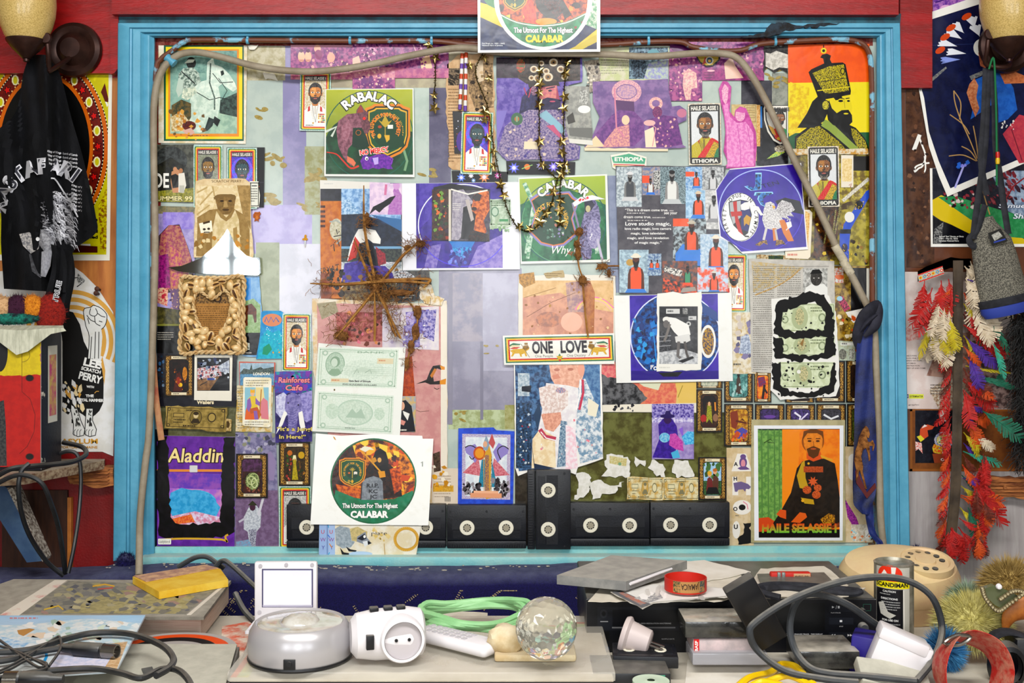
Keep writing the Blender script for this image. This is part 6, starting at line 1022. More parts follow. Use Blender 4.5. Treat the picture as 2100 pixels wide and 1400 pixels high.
s=Sheet(Q('1866 838 2300 838 2300 966 1866 964'),0,'7a4e26/6a4220*26',th=.003);s.border(1866,838,2300,966,5,'8a5a2e').done('hardboard_panel','brown hardboard panel above the grey wall, behind the feathers','panel')
s=Sheet(Q('1877 841 1955 841 1955 949 1877 949'),.3,'1b1c24/262830*14');s.p('1887 880 1892 873 1902 870 1916 874 1912 880 1902 882 1904 894 1895 900 1886 892','b8563a').p('1890 878 1896 870 1902 873','dcd6d0').p('1880 895 1888 892 1896 900 1888 906','c9c04a').p('1877 905 1890 908 1892 930 1884 920 1878 924','c4503a/e0dcd6*2.4').e(1936,902,15,13,'d0c04a/e4e0d8*3').ring(1936,902,18,15,4,'e0dcd6/2a4a9a*2').p('1915 910 1930 915 1945 922 1935 932 1914 928 1912 918','c4b84a/b8402c*4').p('1912 930 1940 930 1955 938 1955 949 1916 949','8a4a34').e(1933,942,4,3,'ded8d0').e(1933,942,1.6,1.6,'1a1a1c').p('1926 841 1940 841 1940 864 1928 862 1925 850','e0dcd6').l('1926 841 1928 864',2,'b8302a').spk(1920,890,1952,930,20,2.4,'d04a3a 4a8a5a e0dcd6 3a5ab0',3).done('performer_photo','dark photo of a performer with raised hand and a decorated cap','photograph',m=PHOTO)
s=Sheet(Q('1857 176 1916 176 1916 548 1859 548'),.1,'3f2b22/5a4030*22',th=.002);s.l('1874 308 1884 282 1886 276',8,'e4e2dc').l('1886 284 1892 300 1898 320 1892 340 1884 345 1876 352 1878 342 1892 336 1906 334',3.4,'e8e6e0',sm=4).l('1896 320 1898 345 1894 355',3,'e8e6e0',sm=4).spk(1862,180,1912,540,40,5,'6a4c3a 7a5c48 33221a',3).done('brown_plastic_sheet','wrinkled dark brown sheet with white handwritten strokes beside the blue frame','sheet',m=PHOTO)
s=Sheet(Q('1907 345 2240 330 2240 506 1909 506'),.6,'e6e4de');s.clip=Q('1912 345 2240 330 2240 500 1913 500');s.p(s.clip,'1c1e2a/2c2e38*20').p('1912 410 1930 400 2000 430 2100 490 2240 500 2000 500 1912 440','c4ae2c').p('1924 404 1960 402 2050 430 2200 470 2240 500 2060 485 1990 450','2f7a4c/3f8a5c*12').p('1912 445 1950 460 1990 480 2000 500 1912 500','15161c').p('1916 470 1935 455 1930 500 1914 500','8a8a88/2a2a2e*4')
s.spk(1935,370,2010,425,60,5,'5a2430 2a1c24 8a3a44 c9bcb8',6).p('2030 350 2240 350 2240 460 2120 455 2060 430 2050 390','9aa8b8/6a7a90*14').spk(2020,350,2100,420,50,5,'6a2a34 3a2430 8a4a50',7,2,50).l('2060 410 2080 380 2100 365',3,'7a2a30').t('Samuel',2048,426,9,'e0e4ec',al='l',wd=60,bold=.02,it=.2,out='4a5060',ow=.08).t('Sharpe',2078,448,11,'e0e4ec',al='l',wd=60,bold=.02,it=.2,out='4a5060',ow=.08).t('Samuel ‘Sam’ Sharpe, or Sharp',1926,486,3,'d9d9d6',al='l',wd=50,bold=.04).t('(1801 – May 23, 1832)',1926,490.5,3,'d9d9d6',al='l',wd=38,bold=.04).t('Jamaican National Hero',1926,495,3,'d9d9d6',al='l',wd=40,bold=.04).done('history_poster','poster with green and gold bands and small captions below the feathered dancer poster','poster',m=PHOTO)
s=Sheet(Q('1833 51 2010 -10 2240 -60 2240 310 2100 335 1943 403 1925 360 1905 300 1884 180 1862 130 1840 85'),1.6,'e4e2dc');C=Q('1846 60 2010 8 2240 -45 2240 300 2100 322 1949 386 1925 330 1905 270 1895 200 1880 150 1856 100');s.p(C,'161b38/1d2445*34')
s.l('1884 182 1915 160 1941 138',[9,4],'8a8a84/5a5c62*4').l('1990 160 2060 130 2098 115',[9,5],'8a8a84/5a5c62*4').l('1858 95 2000 90',1.4,'2c3558')
for x,y,a in((1978,110,-80),(1960,95,-70),(1970,80,-50),(1975,68,-35),(1998,58,-10),(2008,75,-15),(1966,122,-95)):
 c_,q_=math.cos(math.radians(a)),math.sin(math.radians(a))
 for k in range(5):
  b=math.radians(a-14+k*7);L_=36-3*(k%2)
  s.p([(x+18*math.sin(b)*-.2,y),(x+L_*math.sin(b)*.9-4.5,y-L_*math.cos(b)*.6+2),(x+L_*math.sin(b)*1.05,y-L_*math.cos(b)*.7),(x+L_*math.sin(b)*.9+4.5,y-L_*math.cos(b)*.6-2)],'dcdee4' if y<118 else '8a98d0')
for x,y in((1928,103),(1938,76),(1950,57),(1982,34)):s.e(x,y,11,6,'b8502c',rot=-30)
s.e(2012,98,16,18,'d9d8d2').p('2006 108 2030 104 2032 130 2020 140 2010 135','8a5644/a86a50*4').e(2024,122,5,3,'1c2030').p('1996 165 2030 150 2044 140 2066 160 2078 180 2086 225 2066 245 2046 252 2034 215 1990 245 2000 200','2a5aa0/3468b0*14').p('1988 172 1998 160 2006 175 2002 200 2008 222 2000 240 1992 220 1982 190','a8684a/c08a68*6').p('2050 150 2060 138 2100 155 2110 170 2060 172','b06a48/c9825a*6').p('2056 275 2090 235 2110 240 2120 330 2090 335 2070 300','b04a54/a04050*10').l('2074 265 2096 330',2,'6a2c3a').spk(2048,245,2086,265,14,2.4,'dcdad6',3).l('1976 340 1964 370 1958 385',4,'a9a8d8').spk(1960,330,1990,345,10,5,'3a68b8 8a8ad0',3)
s.done('dancer_poster','curling white edged poster of a feathered dancer in blue on a dark ground','poster',m=PHOTO)
s=Sheet(Q('1912 -60 1995 -60 1995 5 1913 26'),.4,'a878b0/6a3f90*9');s.l('1918 5 1950 -5 1990 0',3,'4a2a70').e(1940,18,12,8,'d0a8c8').done('violet_print','violet print showing above the top edge of the feathered dancer poster','print',m=PHOTO)
# ==================== things fixed to the board
black=mat('black_shell_plastic','1b1c20',.42,c2='22242a',scale=30,bump=.08,bscale=300)
reelw=mat('cream_reel_plastic','dcd8c8',.45);hubm=mat('reel_hub','9a9484',.6)
def kids(root,src):
 for ch in list(src.children):
  c=ch.copy();COL.objects.link(c);c.parent=root;kids(c,ch)
def dup(src,loc=None,rot=None,label=None,sc=None):
 r=src.copy();COL.objects.link(r)
 if loc is not None:r.location=loc
 if rot is not None:r.rotation_euler=rot
 if sc is not None:r.scale=sc
 if label:r['label']=label
 kids(r,src);return r
RX=Matrix.Rotation(PI/2,4,'X')
def gear(bm,r,n,depth,M):
 pts=[((r if(j//2)%2 else r*.68)*math.cos(2*PI*j/(4*n)),(r if(j//2)%2 else r*.68)*math.sin(2*PI*j/(4*n)))for j in range(4*n)]
 vs=prism(bm,pts,-depth,0);XF(bm,vs,M)
def make_vhs():
 root=thing('video_cassette','x','video cassette',group='video cassettes along the sill')
 hw,hh=.0925,.0505
 bm=NB();box(bm,-hw,-.024,-hh+.019,hw,0,hh,.002);box(bm,-hw+.012,-.0246,-.006,hw-.012,-.02,hh-.03);
 for k in range(6):box(bm,-hw+.014,-.0248,-.026+k*.003,hw-.014,-.0235,-.0245+k*.003)
 for x in(-.085,0,.085):bmesh.ops.create_cone(bm,cap_ends=True,segments=12,radius1=.0028,radius2=.0028,depth=.002,matrix=Matrix.Translation((x,-.0245,.036))@RX)
 obj('shell',bm,black,root)
 bm=NB();box(bm,-hw,-.0243,-hh,hw,-.001,-hh+.0178,.0025)
 for k in range(30):box(bm,-.084+k*.0058,-.0247,-hh+.003,-.0815+k*.0058,-.0235,-hh+.012)
 obj('tape_door',bm,black,root)
 for x in(-.0455,.0455):
  bm=NB();M=Matrix.Translation((x,-.0244,-.002))@RX
  lathe(bm,[(.0095,-.002),(.0095,.0012),(.0165,.0012),(.0175,0),(.0175,-.002)],32,M);r=obj('reel',bm,reelw,root)
  bm=NB();M=Matrix.Translation((x,-.0246,-.002));gear(bm,.0095,9,.0006,M);obj('hub',bm,hubm,r)
 return root
vhs=make_vhs()
VH=[(669,1079,0,'black video cassette half covered by the tombstone emblem sheet'),(833,1079,0,'black video cassette whose one reel shows beside the raccoon card'),(998,1080,0,'black video cassette below the blue bordered saint card'),(1126,1045,PI/2,'black video cassette standing upright on its end'),(1251,1075,0,'black video cassette under the torn remnants, streaked with blue paint'),(1415,1074,0,'black video cassette beside the cream alphabet board')]
for i,(u,v,a,lb)in enumerate(VH):
 o=vhs if i==0 else dup(vhs)
 o.location=W(u,v,-.0245)+Vector((0,.0245-.0015,0));o.rotation_euler=(0,a,0);o['label']=lb
def pxtube(bm,pts,r,**k):
 tube(bm,[W(p[0],p[1],p[2]if len(p)>2 else-.02)for p in pts],r,**k)
hose=mat('grey_hose','8a8070',.6,c2='9d9484',scale=18,bump=.15,bscale=120)
pipe=mat('flaking_pipe_paint','6a4432',.5,c2='86b2c4',scale=16,lo=.55,hi=.6,bump=.3,bscale=60)
t=thing('rubber_hose','dirty grey rubber hose sagging across the top of the board','hose',W(1000,105,-.03))
def part(name,bm,m,root,**k):
 bm.transform(Matrix.Translation(-root.location));return obj(name,bm,m,root,**k)
Y=-.037
bm=NB();pxtube(bm,[(285,1180,-.165),(286,1120,-.12),(288,1050,-.06),(298,950,-.05),(306,880,-.045),(313,700,-.04),(318,500,-.04),(315,300,-.04),(317,200,Y),(332,145,Y),(362,115,Y),(400,107,Y),(450,116,Y),(520,135,Y),(590,145,Y),(660,146,Y),(750,134,Y),(850,112,Y),(930,99,Y),(975,100,Y),(1040,108,Y),(1230,111,Y),(1330,116,Y),(1430,109,Y),(1480,110,Y),(1510,118,Y),(1535,145,Y),(1570,205,Y),(1620, 310,Y),(1680,430,Y),(1722,520,Y),(1760,590,-.04),(1790,660,-.045),(1797,760,-.045),(1803,950,-.045),(1806,1060,-.05),(1814,1138,-.05)],.0082,n=4,sides=10)
part('hose_body',bm,hose,t)
for(u,v,a,L)in((1722,520,32,.022),(1737,548,32,.018),(350,124,50,.012)):
 bm=NB();p=W(u,v,Y);d=Vector((math.sin(math.radians(a)),0,-math.cos(math.radians(a))));tube(bm,[p-d*L,p+d*L],.0098,12);part('tape_wrap',bm,mat('cloth_tape','c4bca8',.7,c2='aaa290',scale=60)if u>400 else blue,t)
t=thing('painted_pipe','thin brown pipe with flaking blue paint running under the frame top','pipe',W(1000,92,-.018))
Y=-.02
bm=NB();pxtube(bm,[(312,640,Y),(314,300,Y),(320,150,Y),(330,122,Y),(352,105,Y),(378,86,Y),(420,82,Y),(700,84,Y),(880,84,Y),(960,92,Y),(1060,94,Y),(1235,92,Y),(1330,86,Y),(1395,86,Y),(1420,96,Y),(1470,104,Y),(1520,103,Y),(1560,90,Y),(1640,84,Y),(1720,81,Y),(1760,86,Y),(1780,104,Y),(1787,150,Y),(1788,300,Y),(1789,620,Y),(1795,700,Y)],.0062,n=4,sides=9)
part('pipe_body',bm,pipe,t)
for(u,v)in((508,84),(718,84),(885,86),(1330,86),(1590,87)):
 bm=NB();p=W(u,v,Y);tube(bm,[p-Vector((.003,0,0)),p+Vector((.003,0,0))],.0078,10);box(bm,p.x-.0025,-.024,p.z,p.x+.0025,-.002,p.z+.014);part('pipe_clip',bm,blue,t)
bm=NB();pxtube(bm,[(312,690,-.02),(318,800,-.025),(331,902,-.03)],.0075,n=4,flat=.5,sides=8);o=obj('wood_lath',bm,mat('stained_lath','b08a68',.7,c2='9a5a4a',scale=20));tag(origin_to(o,W(320,800,-.02)),'pinkish lath hanging at the frame edge above the purple story book','lath')
bm=NB();pxprism(bm,Q('344 548 372 545 410 530 440 505 460 480 466 469 471 476 484 505 505 524 518 528 533 528 535 560 530 564 470 563 400 560 365 556'),-.014,-.0105);o=obj('mirror_shard',bm,mat('silvered_mirror','e8eef0',.03,metal=1.),smooth=False);tag(origin_to(o,W(440,530,-.01)),'pointed hat-shaped shard of mirror below the torn sepia page','mirror')
t=thing('shell_frame','small photo frame crusted with cowrie shells around a heart opening','frame',W(436,646,-.009))
heart=Q('436 612 446 600 462 596 472 604 474 625 472 650 462 668 448 686 438 694 424 684 408 664 398 646 397 622 399 606 408 598 422 600')
card=mat('frame_card','8a7448',.8,c2='6f5a36',scale=40)
s=Sheet('392,592,480,698',y=-.0105,bg='a8804e/94703f*20');s.r(402,600,472,622,'4a3a2a/9a7a4e*4').e(446,612,9,8,'3a2c20').e(446,612,5,5,'9a7a4e').lines(402,628,470,14,4.4,'6a5030',.4);s.done('clipping_page',None,None,parent=t)
ow,oh=(371,567,501,724),None
fr=[(371,569),(500,567),(502,722),(369,724)]
bm=NB();outl=[];box(bm,W(371,0,-.009).x,-.0135,W(0,722,-.009).z,W(386,0,-.009).x,-.009,W(0,569,-.009).z);box(bm,W(484,0,-.009).x,-.0135,W(0,722,-.009).z,W(500,0,-.009).x,-.009,W(0,569,-.009).z)
for(x,y)in heart:
 a=math.atan2(y-646,x-436);k=min(64/max(1e-6,abs(math.cos(a))),77/max(1e-6,abs(math.sin(a))));outl.append((436+k*math.cos(a),646+k*math.sin(a)))
n=len(heart)
for i in range(n):
 j=(i+1)%n;q=[W(*outl[i],-.016),W(*outl[j],-.016),W(*heart[j],-.016),W(*heart[i],-.016)]
 bm.faces.new([bm.verts.new(p)for p in q]);q2=[W(*heart[i],-.016),W(*heart[j],-.016),W(*heart[j],-.0105),W(*heart[i],-.0105)];bm.faces.new([bm.verts.new(p)for p in q2]);q3=[W(*outl[i],-.016),W(*outl[j],-.016),W(*outl[j],-.009),W(*outl[i],-.009)];bm.faces.new([bm.verts.new(p)for p in q3])
part('frame_card',bm,card,t,smooth=False)
def braid(bm,loop,r,closed=True):
 P=crom([W(u,v,-.0175)for u,v in loop],14,closed);N=len(P)
 for ph in(0,PI):
  tube(bm,[P[i]+(P[(i+1)%N]-P[i-1]).normalized().cross(Vector((0,1,0)))*math.cos(i*.85+ph)*r+Vector((0,math.sin(i*.85+ph)*r,0))for i in range(N)],r*.95,6,closed)
strawm=mat('plaited_straw','d4bf98',.7,c2='b8976a',scale=120);cow=mat('cowrie_shell','dcc69c',.28,c2='c09a64',scale=55,coat=.3,bump=.05)
bm=NB();braid(bm,heart[::2],.0022);part('braided_edge',bm,strawm,t)
bm=NB();braid(bm,[(373,571),(410,570),(460,570),(498,569),(499,620),(499,680),(500,720),(450,722),(410,722),(371,722),(372,670),(373,620)],.0032);braid(bm,[(489,575),(490,620),(490,680),(490,712)],.003,False);part('braided_edge',bm,strawm,t)
bm=NB();bmesh.ops.create_uvsphere(bm,u_segments=18,v_segments=10,radius=1.)
for v in bm.verts:
 if v.co.y<0 and abs(v.co.x)<.34:v.co.y+=.42*(1-abs(v.co.x)/.34)*(1-abs(v.co.z)**3)
 v.co.x*=1+.16*v.co.z
 v.co=Vector((v.co.x*.0074,v.co.y*.0066,v.co.z*.0112))
for f in bm.faces:
 q=f.calc_center_median()
 if abs(q.x)<.0015 and q.y<.001 and abs(q.z)<.0085:f.material_index=1
sh0=obj('cowrie_shell',bm,[cow,mat('shell_slit','5a4028',.6)],t);first=True;R=random.Random(9);placed=[]
for i in range(2600):
 u,v=R.uniform(379,485),R.uniform(577,714)
 inh=False;j=n-1
 for i2 in range(n):
  (xa,ya),(xb_,yb_)=heart[i2],heart[j]
  if(ya>v)!=(yb_>v)and u<(xb_-xa)*(v-ya)/(yb_-ya)+xa:inh=not inh
  j=i2
 if inh or min(math.hypot(u-x,v-y)for x,y in heart)<7 or any(math.hypot(u-x,v-y)<11.5 for x,y in placed):continue
 placed.append((u,v));o=sh0 if first else sh0.copy()
 if not first:COL.objects.link(o)
 first=False;o.location=W(u,v,-.0185)-t.location;o.rotation_euler=(R.uniform(-.3,.3),R.uniform(0,6.28),R.uniform(-.4,.4)+(PI if R.random()<.6 else 0));k=R.uniform(.9,1.25);o.scale=(k,k,k)
twig=mat('dry_stalk','a07a46',.8,c2='7a552c',scale=40,bump=.3,bscale=200);root=mat('root_fibre','66482a',.9,c2='86623a',scale=60)
t=thing('twig_star','star of dried stalks and matted roots hung over the collage print','ornament',W(770,590,-.03))
ST=[((746,380),(748,470),(766,560),(770,580)),((726,490),(748,545),(775,600),(822,694)),((636,581),(700,583),(770,578),(830,577),(880,581)),((862,496),(830,520),(800,556),(770,590)),((685,696),(720,655),(765,600),(775,585)),((768,600),(769,660),(768,700)),((770,590),(790,625),(800,660),(812,690)),((868,590),(878,580),(874,572),(780,574))]
for i,q in enumerate(ST):
 bm=NB();pxtube(bm,[(u,v,-.03-.004*(i%3))for u,v in q],[.0014]+[.0034]*(len(q)-2)+[.0026],n=6,sides=6);part('stalk',bm,twig,t)
R=random.Random(4);bm=NB()
def fibres(bm,u,v,n,spread,ln,y=-.03,r=.0006):
 for i in range(n):
  p=W(u+R.gauss(0,spread),v+R.gauss(0,spread),y+R.uniform(-.01,.008));q=[p]
  d=Vector((R.uniform(-1,1),R.uniform(-.5,.3),R.uniform(-1,1))).normalized()
  for k in range(3):d=(d+Vector((R.uniform(-1,1),R.uniform(-.6,.4),R.uniform(-1,1)))*.8).normalized();q.append(q[-1]+d*ln*.33)
  tube(bm,q,r,3,cap=False)
for u,v,n,sp in((770,585,170,16),(800,640,60,14),(785,610,70,14),(752,455,40,6),(862,500,50,7),(840,505,25,7),(745,520,30,10),(735,640,40,22),(700,680,60,16),(660,583,30,14),(840,590,60,16),(815,675,40,8)):fibres(bm,u,v,n,sp,.021)
f=part('root_mat',bm,root,t);f['kind']='stuff'
for u,v,ru,rv in((770,578,16,15),(752,450,6,14),(862,500,10,7),(836,508,8,6),(700,688,14,10),(820,600,26,7)):
 bm=NB();vs=bmesh.ops.create_icosphere(bm,subdivisions=3,radius=1.)['verts'];c=W(u,v,-.024)
 for q in vs:k=R.uniform(.75,1.15);q.co=Vector((c.x+q.co.x*ru*S*k,c.y+q.co.y*.010*k,c.z+q.co.z*rv*S*k))
 part('root_clod',bm,root,t)
def sprig(name,label,paths,clods,y=-.016,cat='dried plant',m=None,r=.002):
 t=thing(name,label,cat,W(*paths[0][0],y))
 for q in paths:bm=NB();pxtube(bm,[(a,b,y)for a,b in q],r,n=5,sides=6);part('stalk',bm,m or twig,t)
 for u,v,ru,rv in clods:
  bm=NB();vs=bmesh.ops.create_icosphere(bm,subdivisions=3,radius=1.)['verts'];c=W(u,v,y)
  for q in vs:k=R.uniform(.7,1.2);q.co=Vector((c.x+q.co.x*ru*S*k,c.y+q.co.y*.006*k,c.z+q.co.z*rv*S*k))
  fibres(bm,u,v,18,(ru+rv)*.4,.014,y);part('root_clod',bm,root,t)
 return t
sprig('dried_sprig','dried stalk with clotted buds hanging over the arched white lettering sheet',[((1190,470),(1184,510),(1187,545),(1195,575),(1200,640),(1206,690))],[(1188,475,8,9),(1183,500,6,8),(1186,520,6,14),(1195,575,8,10)])
sprig('dried_sprig','short dried stalk lying beside the foot of the dream page',[((1222,552),(1240,546),(1270,545))],[(1236,546,12,6),(1249,560,4,8)],y=-.012)
sprig('dried_sprig','hanging rope of dried grass below the twig star arm',[((842,622),(856,650),(850,690),(840,720),(832,760))],[(856,640,8,14),(852,680,8,16),(843,712,7,14),(835,745,5,12)],y=-.014)
sw,so,sv=mat('straw_white','dcdad6',.4),mat('straw_orange','b8502c',.4),mat('straw_violet','6a4a9a',.4)
for i,(u,v0,v1)in enumerate(((948,110,225),(956,108,228))):
 bm=NB();N=11
 for k in range(N):
  a,b=v0+(v1-v0)*k/N,v0+(v1-v0)*(k+1)/N;du=-5 if i==0 else-2
  pxtube(bm,[(u+du*k/N,a,-.0135),(u+du*(k+1)/N,b,-.0135)],.0042,sides=10,mi=(1,0,2,0)[k%4])
 o=obj('striped_straw',bm,[sw,so,sv]);tag(origin_to(o,W(u,(v0+v1)/2,-.0135)),'striped drinking straw, %s of the pair over the newspaper column'%('the shorter one' if i==0 else 'the longer one'),'straw','striped straws')
goldm=mat('gold_foil','c9b478',.22,metal=1.,c2='a8946a',scale=80);tins=mat('dull_tinsel','6a5f38',.35,metal=.7,c2='3c3624',scale=200)
starp=[((1 if j%2 else.45)*math.sin(PI*j/5),-(1 if j%2 else.45)*math.cos(PI*j/5))for j in range(10)]
bm=NB();c0=bm.verts.new((0,-.0016,0));c1=bm.verts.new((0,.0004,0));rim=[bm.verts.new((x*.0115,0,z*.0115))for x,z in starp]
for j in range(10):bm.faces.new((c0,rim[j],rim[(j+1)%10]));bm.faces.new((c1,rim[(j+1)%10],rim[j]))
bmesh.ops.recalc_face_normals(bm,faces=bm.faces[:]);star_me=None
GA=[('garland of gold foil stars trailing from the pipe down to the sheet corner with the gold banknote end',[(990,110),(975,150),(1000,220),(1012,300),(1026,368),(1032,400),(1045,440),(1065,468),(1090,472),(1115,448),(1130,420),(1140,380),(1150,350)],[(993,118),(963,134),(1003,160),(995,228),(994,246),(1000,282),(1012,340),(1026,378),(1034,400),(1066,464),(1086,468),(1108,454),(1120,436),(1012, 310)]),('garland of gold foil stars falling past the crown of the violet portrait',[(1105,112),(1106,150),(1105,200),(1106,250),(1106,310),(1116,340),(1140,365)],[(1107,145),(1107,171),(1106,190),(1106,214),(1107,290),(1112,338),(1135,392),(1150,410)]),('garland of gold foil stars hanging beside the bearded face to the pale green sheet',[(1163,112),(1160,150),(1156,200),(1156,240),(1156,300),(1158,340),(1150,370),(1148,420),(1150,460)],[(1165,127),(1160,150),(1158,198),(1156,222),(1152,290),(1153,312),(1148,336),(1160,338),(1152,356),(1148,432),(1149,456)]),('short string of gold stars dangling by the fallen purple photo',[(890,110),(893,150),(891,190),(890,220)],[(880,92),(893,118),(890,195),(891,222)])]
sm0=obj('star',bm,goldm,smooth=False);firsts=True
for lb,path,stars in GA:
 y=-.0195;t=thing('star_garland',lb.replace('the sheet corner with the gold banknote end','the pale green banknote end'),'garland',W(*path[0],y),group='gold star garlands')
 bm=NB();pxtube(bm,[(a,b,y)for a,b in path],.0011,n=8,sides=4)
 P=crom([W(a,b,y)for a,b in path],24)
 for p in P:
  for k in range(2):
   d=Vector((R.uniform(-1,1),R.uniform(-1,.6),R.uniform(-1,1))).normalized()*R.uniform(.003,.006);q=Vector((R.uniform(-1,1),R.uniform(-1,1),R.uniform(-1,1))).normalized()*.001
   bm.faces.new([bm.verts.new(p-q),bm.verts.new(p+q),bm.verts.new(p+d+q),bm.verts.new(p+d-q)])
 part('tinsel',bm,tins,t,smooth=False)
 for u,v in stars:
  o=sm0 if firsts else sm0.copy()
  if not firsts:COL.objects.link(o)
  firsts=False;o.parent=t;o.location=W(u,v,y-.003)-t.location;o.rotation_euler=(R.uniform(-.5,.5),R.uniform(0,6),R.uniform(-.5,.5));k=R.uniform(.95,1.35);o.scale=(k,k,k)
tie=mat('blue_tie_silk','2c3a70',.6,c2='171c38',scale=9,stretch=(1,1,1),bump=.2,bscale=400,lo=.42,hi=.6);scf=mat('navy_scarf','24242e',.8,c2='34343f',scale=30,bump=.3,bscale=90)
def cloth(bm,rows,th=.003,wav=.004,ph=0.,n=9):
 """a hanging strip: rows of (u_left, u_right, v, y)"""
 g=[]
 for i,(a,b,v,y)in enumerate(rows):
  g.append([bm.verts.new(W(a+(b-a)*k/n,v,y-wav*(.5+.5*math.sin(k*2*PI/n*1.5+ph+i*.35))))for k in range(n+1)])
 for i in range(len(g)-1):
  for k in range(n):bm.faces.new((g[i][k],g[i][k+1],g[i+1][k+1],g[i+1][k]))
 bm.normal_update();r=bmesh.ops.solidify(bm,geom=bm.faces[:],thickness=th)
def rows(keys,m=6):
 out=crom([Vector((a,b,v))for a,b,v,y in keys],m);ys=[p.x for p in crom([Vector((k[3],0,0))for k in keys],m)]
 return[(p.x,p.y,p.z,y)for p,y in zip(out,ys)]
Y=-.053
t=thing('necktie','dark blue necktie with a bronze rearing horse hanging at the frame edge','necktie',W(1775,860,Y))
bm=NB();cloth(bm,rows([(1762,1790,640,Y),(1756,1788,720,Y),(1753,1792,800,Y),(1752,1795,880,Y),(1749,1797,960,Y),(1749,1796,1010,Y),(1752,1786,1035,Y),(1768,1782,1054,Y)]));part('blade',bm,tie,t)
bm=NB();cloth(bm,rows([(1774,1788,1030,Y+.004),(1775,1790,1060,Y+.004),(1782,1796,1090,Y+.004),(1796,1808,1110,Y),(1806,1818,1135,Y-.004)]),n=4);part('tail',bm,tie,t)
bz=mat('bronze_print','a8784a',.35,metal=.7,c2='5a3a24',scale=90)
bm=NB();pxprism(bm,Q('1770 880 1776 873 1781 878 1784 890 1782 898 1779 897 1776 891 1780 905 1785 906 1790 902 1794 912 1791 924 1789 924 1790 914 1783 914 1784 926 1785 942 1782 946 1780 930 1776 918 1770 922 1766 936 1770 955 1769 966 1775 990 1778 1002 1774 1002 1768 980 1763 962 1760 975 1758 985 1755 984 1757 968 1754 955 1752 945 1754 925 1759 910 1762 895'),Y-.0085,Y-.004);part('horse_motif',bm,bz,t)
bm=NB();pxprism(bm,Q('1754 965 1758 964 1778 1010 1795 990 1797 1000 1778 1022 1756 990'),Y-.007,Y-.004);part('red_band_motif',bm,mat('dark_red_print','5a201f',.6),t)
t=thing('knotted_scarf','dark navy cloth knotted round the hose above the blue necktie','scarf',W(1785,660,-.06))
bm=NB();P=[W(1760,715,-.05),W(1758,690,-.058),W(1768,655,-.066),W(1785,635,-.07),W(1800,622,-.062),W(1803,640,-.064),W(1794,668,-.07),W(1772,690,-.066)];tube(bm,P,[.006,.012,.014,.015,.008,.010,.012,.004],10,n=5,flat=.55);tube(bm,[W(1757,690,-.056),W(1776,664,-.07),W(1798,645,-.07)],[.005,.009,.006],8,n=5,flat=.6);part('knot',bm,scf,t)
# ==================== things on the side walls
def tg(o,lb,cat,at=None,grp=None):
 if at is not None:origin_to(o,at)
 return tag(o,lb,cat,grp)
bronze=mat('oil_bronze','3a2a26',.38,metal=.55,c2='4a3630',scale=20);amber=mat('amber_glass','c9b27c',.35,c2='a8925c',scale=420,lo=.45,hi=.6,coat=.2)
def sconce(u,v,label,side,pd=58):
 y=-.13;t=thing('wall_sconce',label,'wall lamp',W(u,v,y),group='bronze wall sconces');px=S*(D+y)/D
 bm=NB();pr=[(36,84),(42,74),(50,55),(56,32),(58,10),(57,-15),(52,-45),(47,-70)]
 lathe(bm,[(a*px,(v-b)*px-(v-84)*px)for a,b in pr]+[((a-3)*px,(84-b)*px)for a,b in pr[::-1]],40);obj('glass_shade',bm,amber,t,loc=(0,0,(v-84)*px))
 bm=NB();lathe(bm,[(0,-36*px),(8*px,-36*px),(12*px,-32*px),(30*px,-14*px),(39*px,-2*px),(40*px,2*px),(36*px,2*px),(0,-4*px)],36);lathe(bm,[(0,-44*px),(6*px,-42*px),(6*px,-37*px),(0,-35*px)],16);obj('shade_cup',bm,bronze,t,loc=(0,0,(v-84)*px))
 bm=NB();c=Vector((pd*S,.13-.024,-10*S));M=Matrix.Translation(c)@RX
 lathe(bm,[(0,.03),(20*S,.03),(34*S,.012),(38*S,.014),(46*S,.016),(54*S,.01),(56*S,0),(0,0)],40,M);obj('backplate',bm,bronze,t)
 bm=NB();e=Vector((side*.046,0,-.012));tube(bm,[c+Vector((0,-.02,-.02)),c*.5+Vector((side*.012,-.03,-.07)),e+Vector((-side*.004,.02,-.06)),e+Vector((side*.002,.004,-.03)),e],.0055,10,n=6);p=Vector((side*.046,-.004,-.01));lathe(bm,[(0,-.006),(.011,-.005),(.013,0),(.011,.005),(0,.006)],16,Matrix.Translation(p)@RX);obj('arm',bm,bronze,t)
 return t
sconce(54,70,'bronze wall sconce with an amber shade holding up the black shirt',1)
sconce(2070,62,'bronze wall sconce with an amber shade before the feathered dancer poster',-1,34)
shm=mat('black_cotton','1a1b1f',.85,c2='26272c',scale=12,bump=.2,bscale=500)
fold=lambda u,v:-.085-.022*math.sin(u*.075+v*.006)-.012*math.sin(u*.16-v*.012+1)-.02*min(1,max(0,(v-140)/200))
bm=NB();L_=crom([Vector(p)for p in((62,112,0),(48,150,0),(32,230,0),(-12,275,0),(-30,330,0),(0,420,0),(2,500,0),(8,592,0))],6);R_=crom([Vector(p)for p in((92,112,0),(122,150,0),(146,240,0),(172,330,0),(196,440,0),(196,478,0),(148,520,0),(140,600,0))],6);g=[]
for a,b in zip(L_,R_):
 g.append([bm.verts.new(W(a.x+(b.x-a.x)*k/24,a.y+(b.y-a.y)*k/24,fold(a.x+(b.x-a.x)*k/24,a.y)))for k in range(25)])
for a,b in zip(g,g[1:]):
 for k in range(24):bm.faces.new((a[k],a[k+1],b[k+1],b[k]))
bmesh.ops.solidify(bm,geom=bm.faces[:],thickness=.003)
t=thing('black_shirt','crumpled black shirt with a white lion print hung from the sconce','shirt',W(80,115,-.085));part('cloth',bm,shm,t)
bm=NB();g=[]
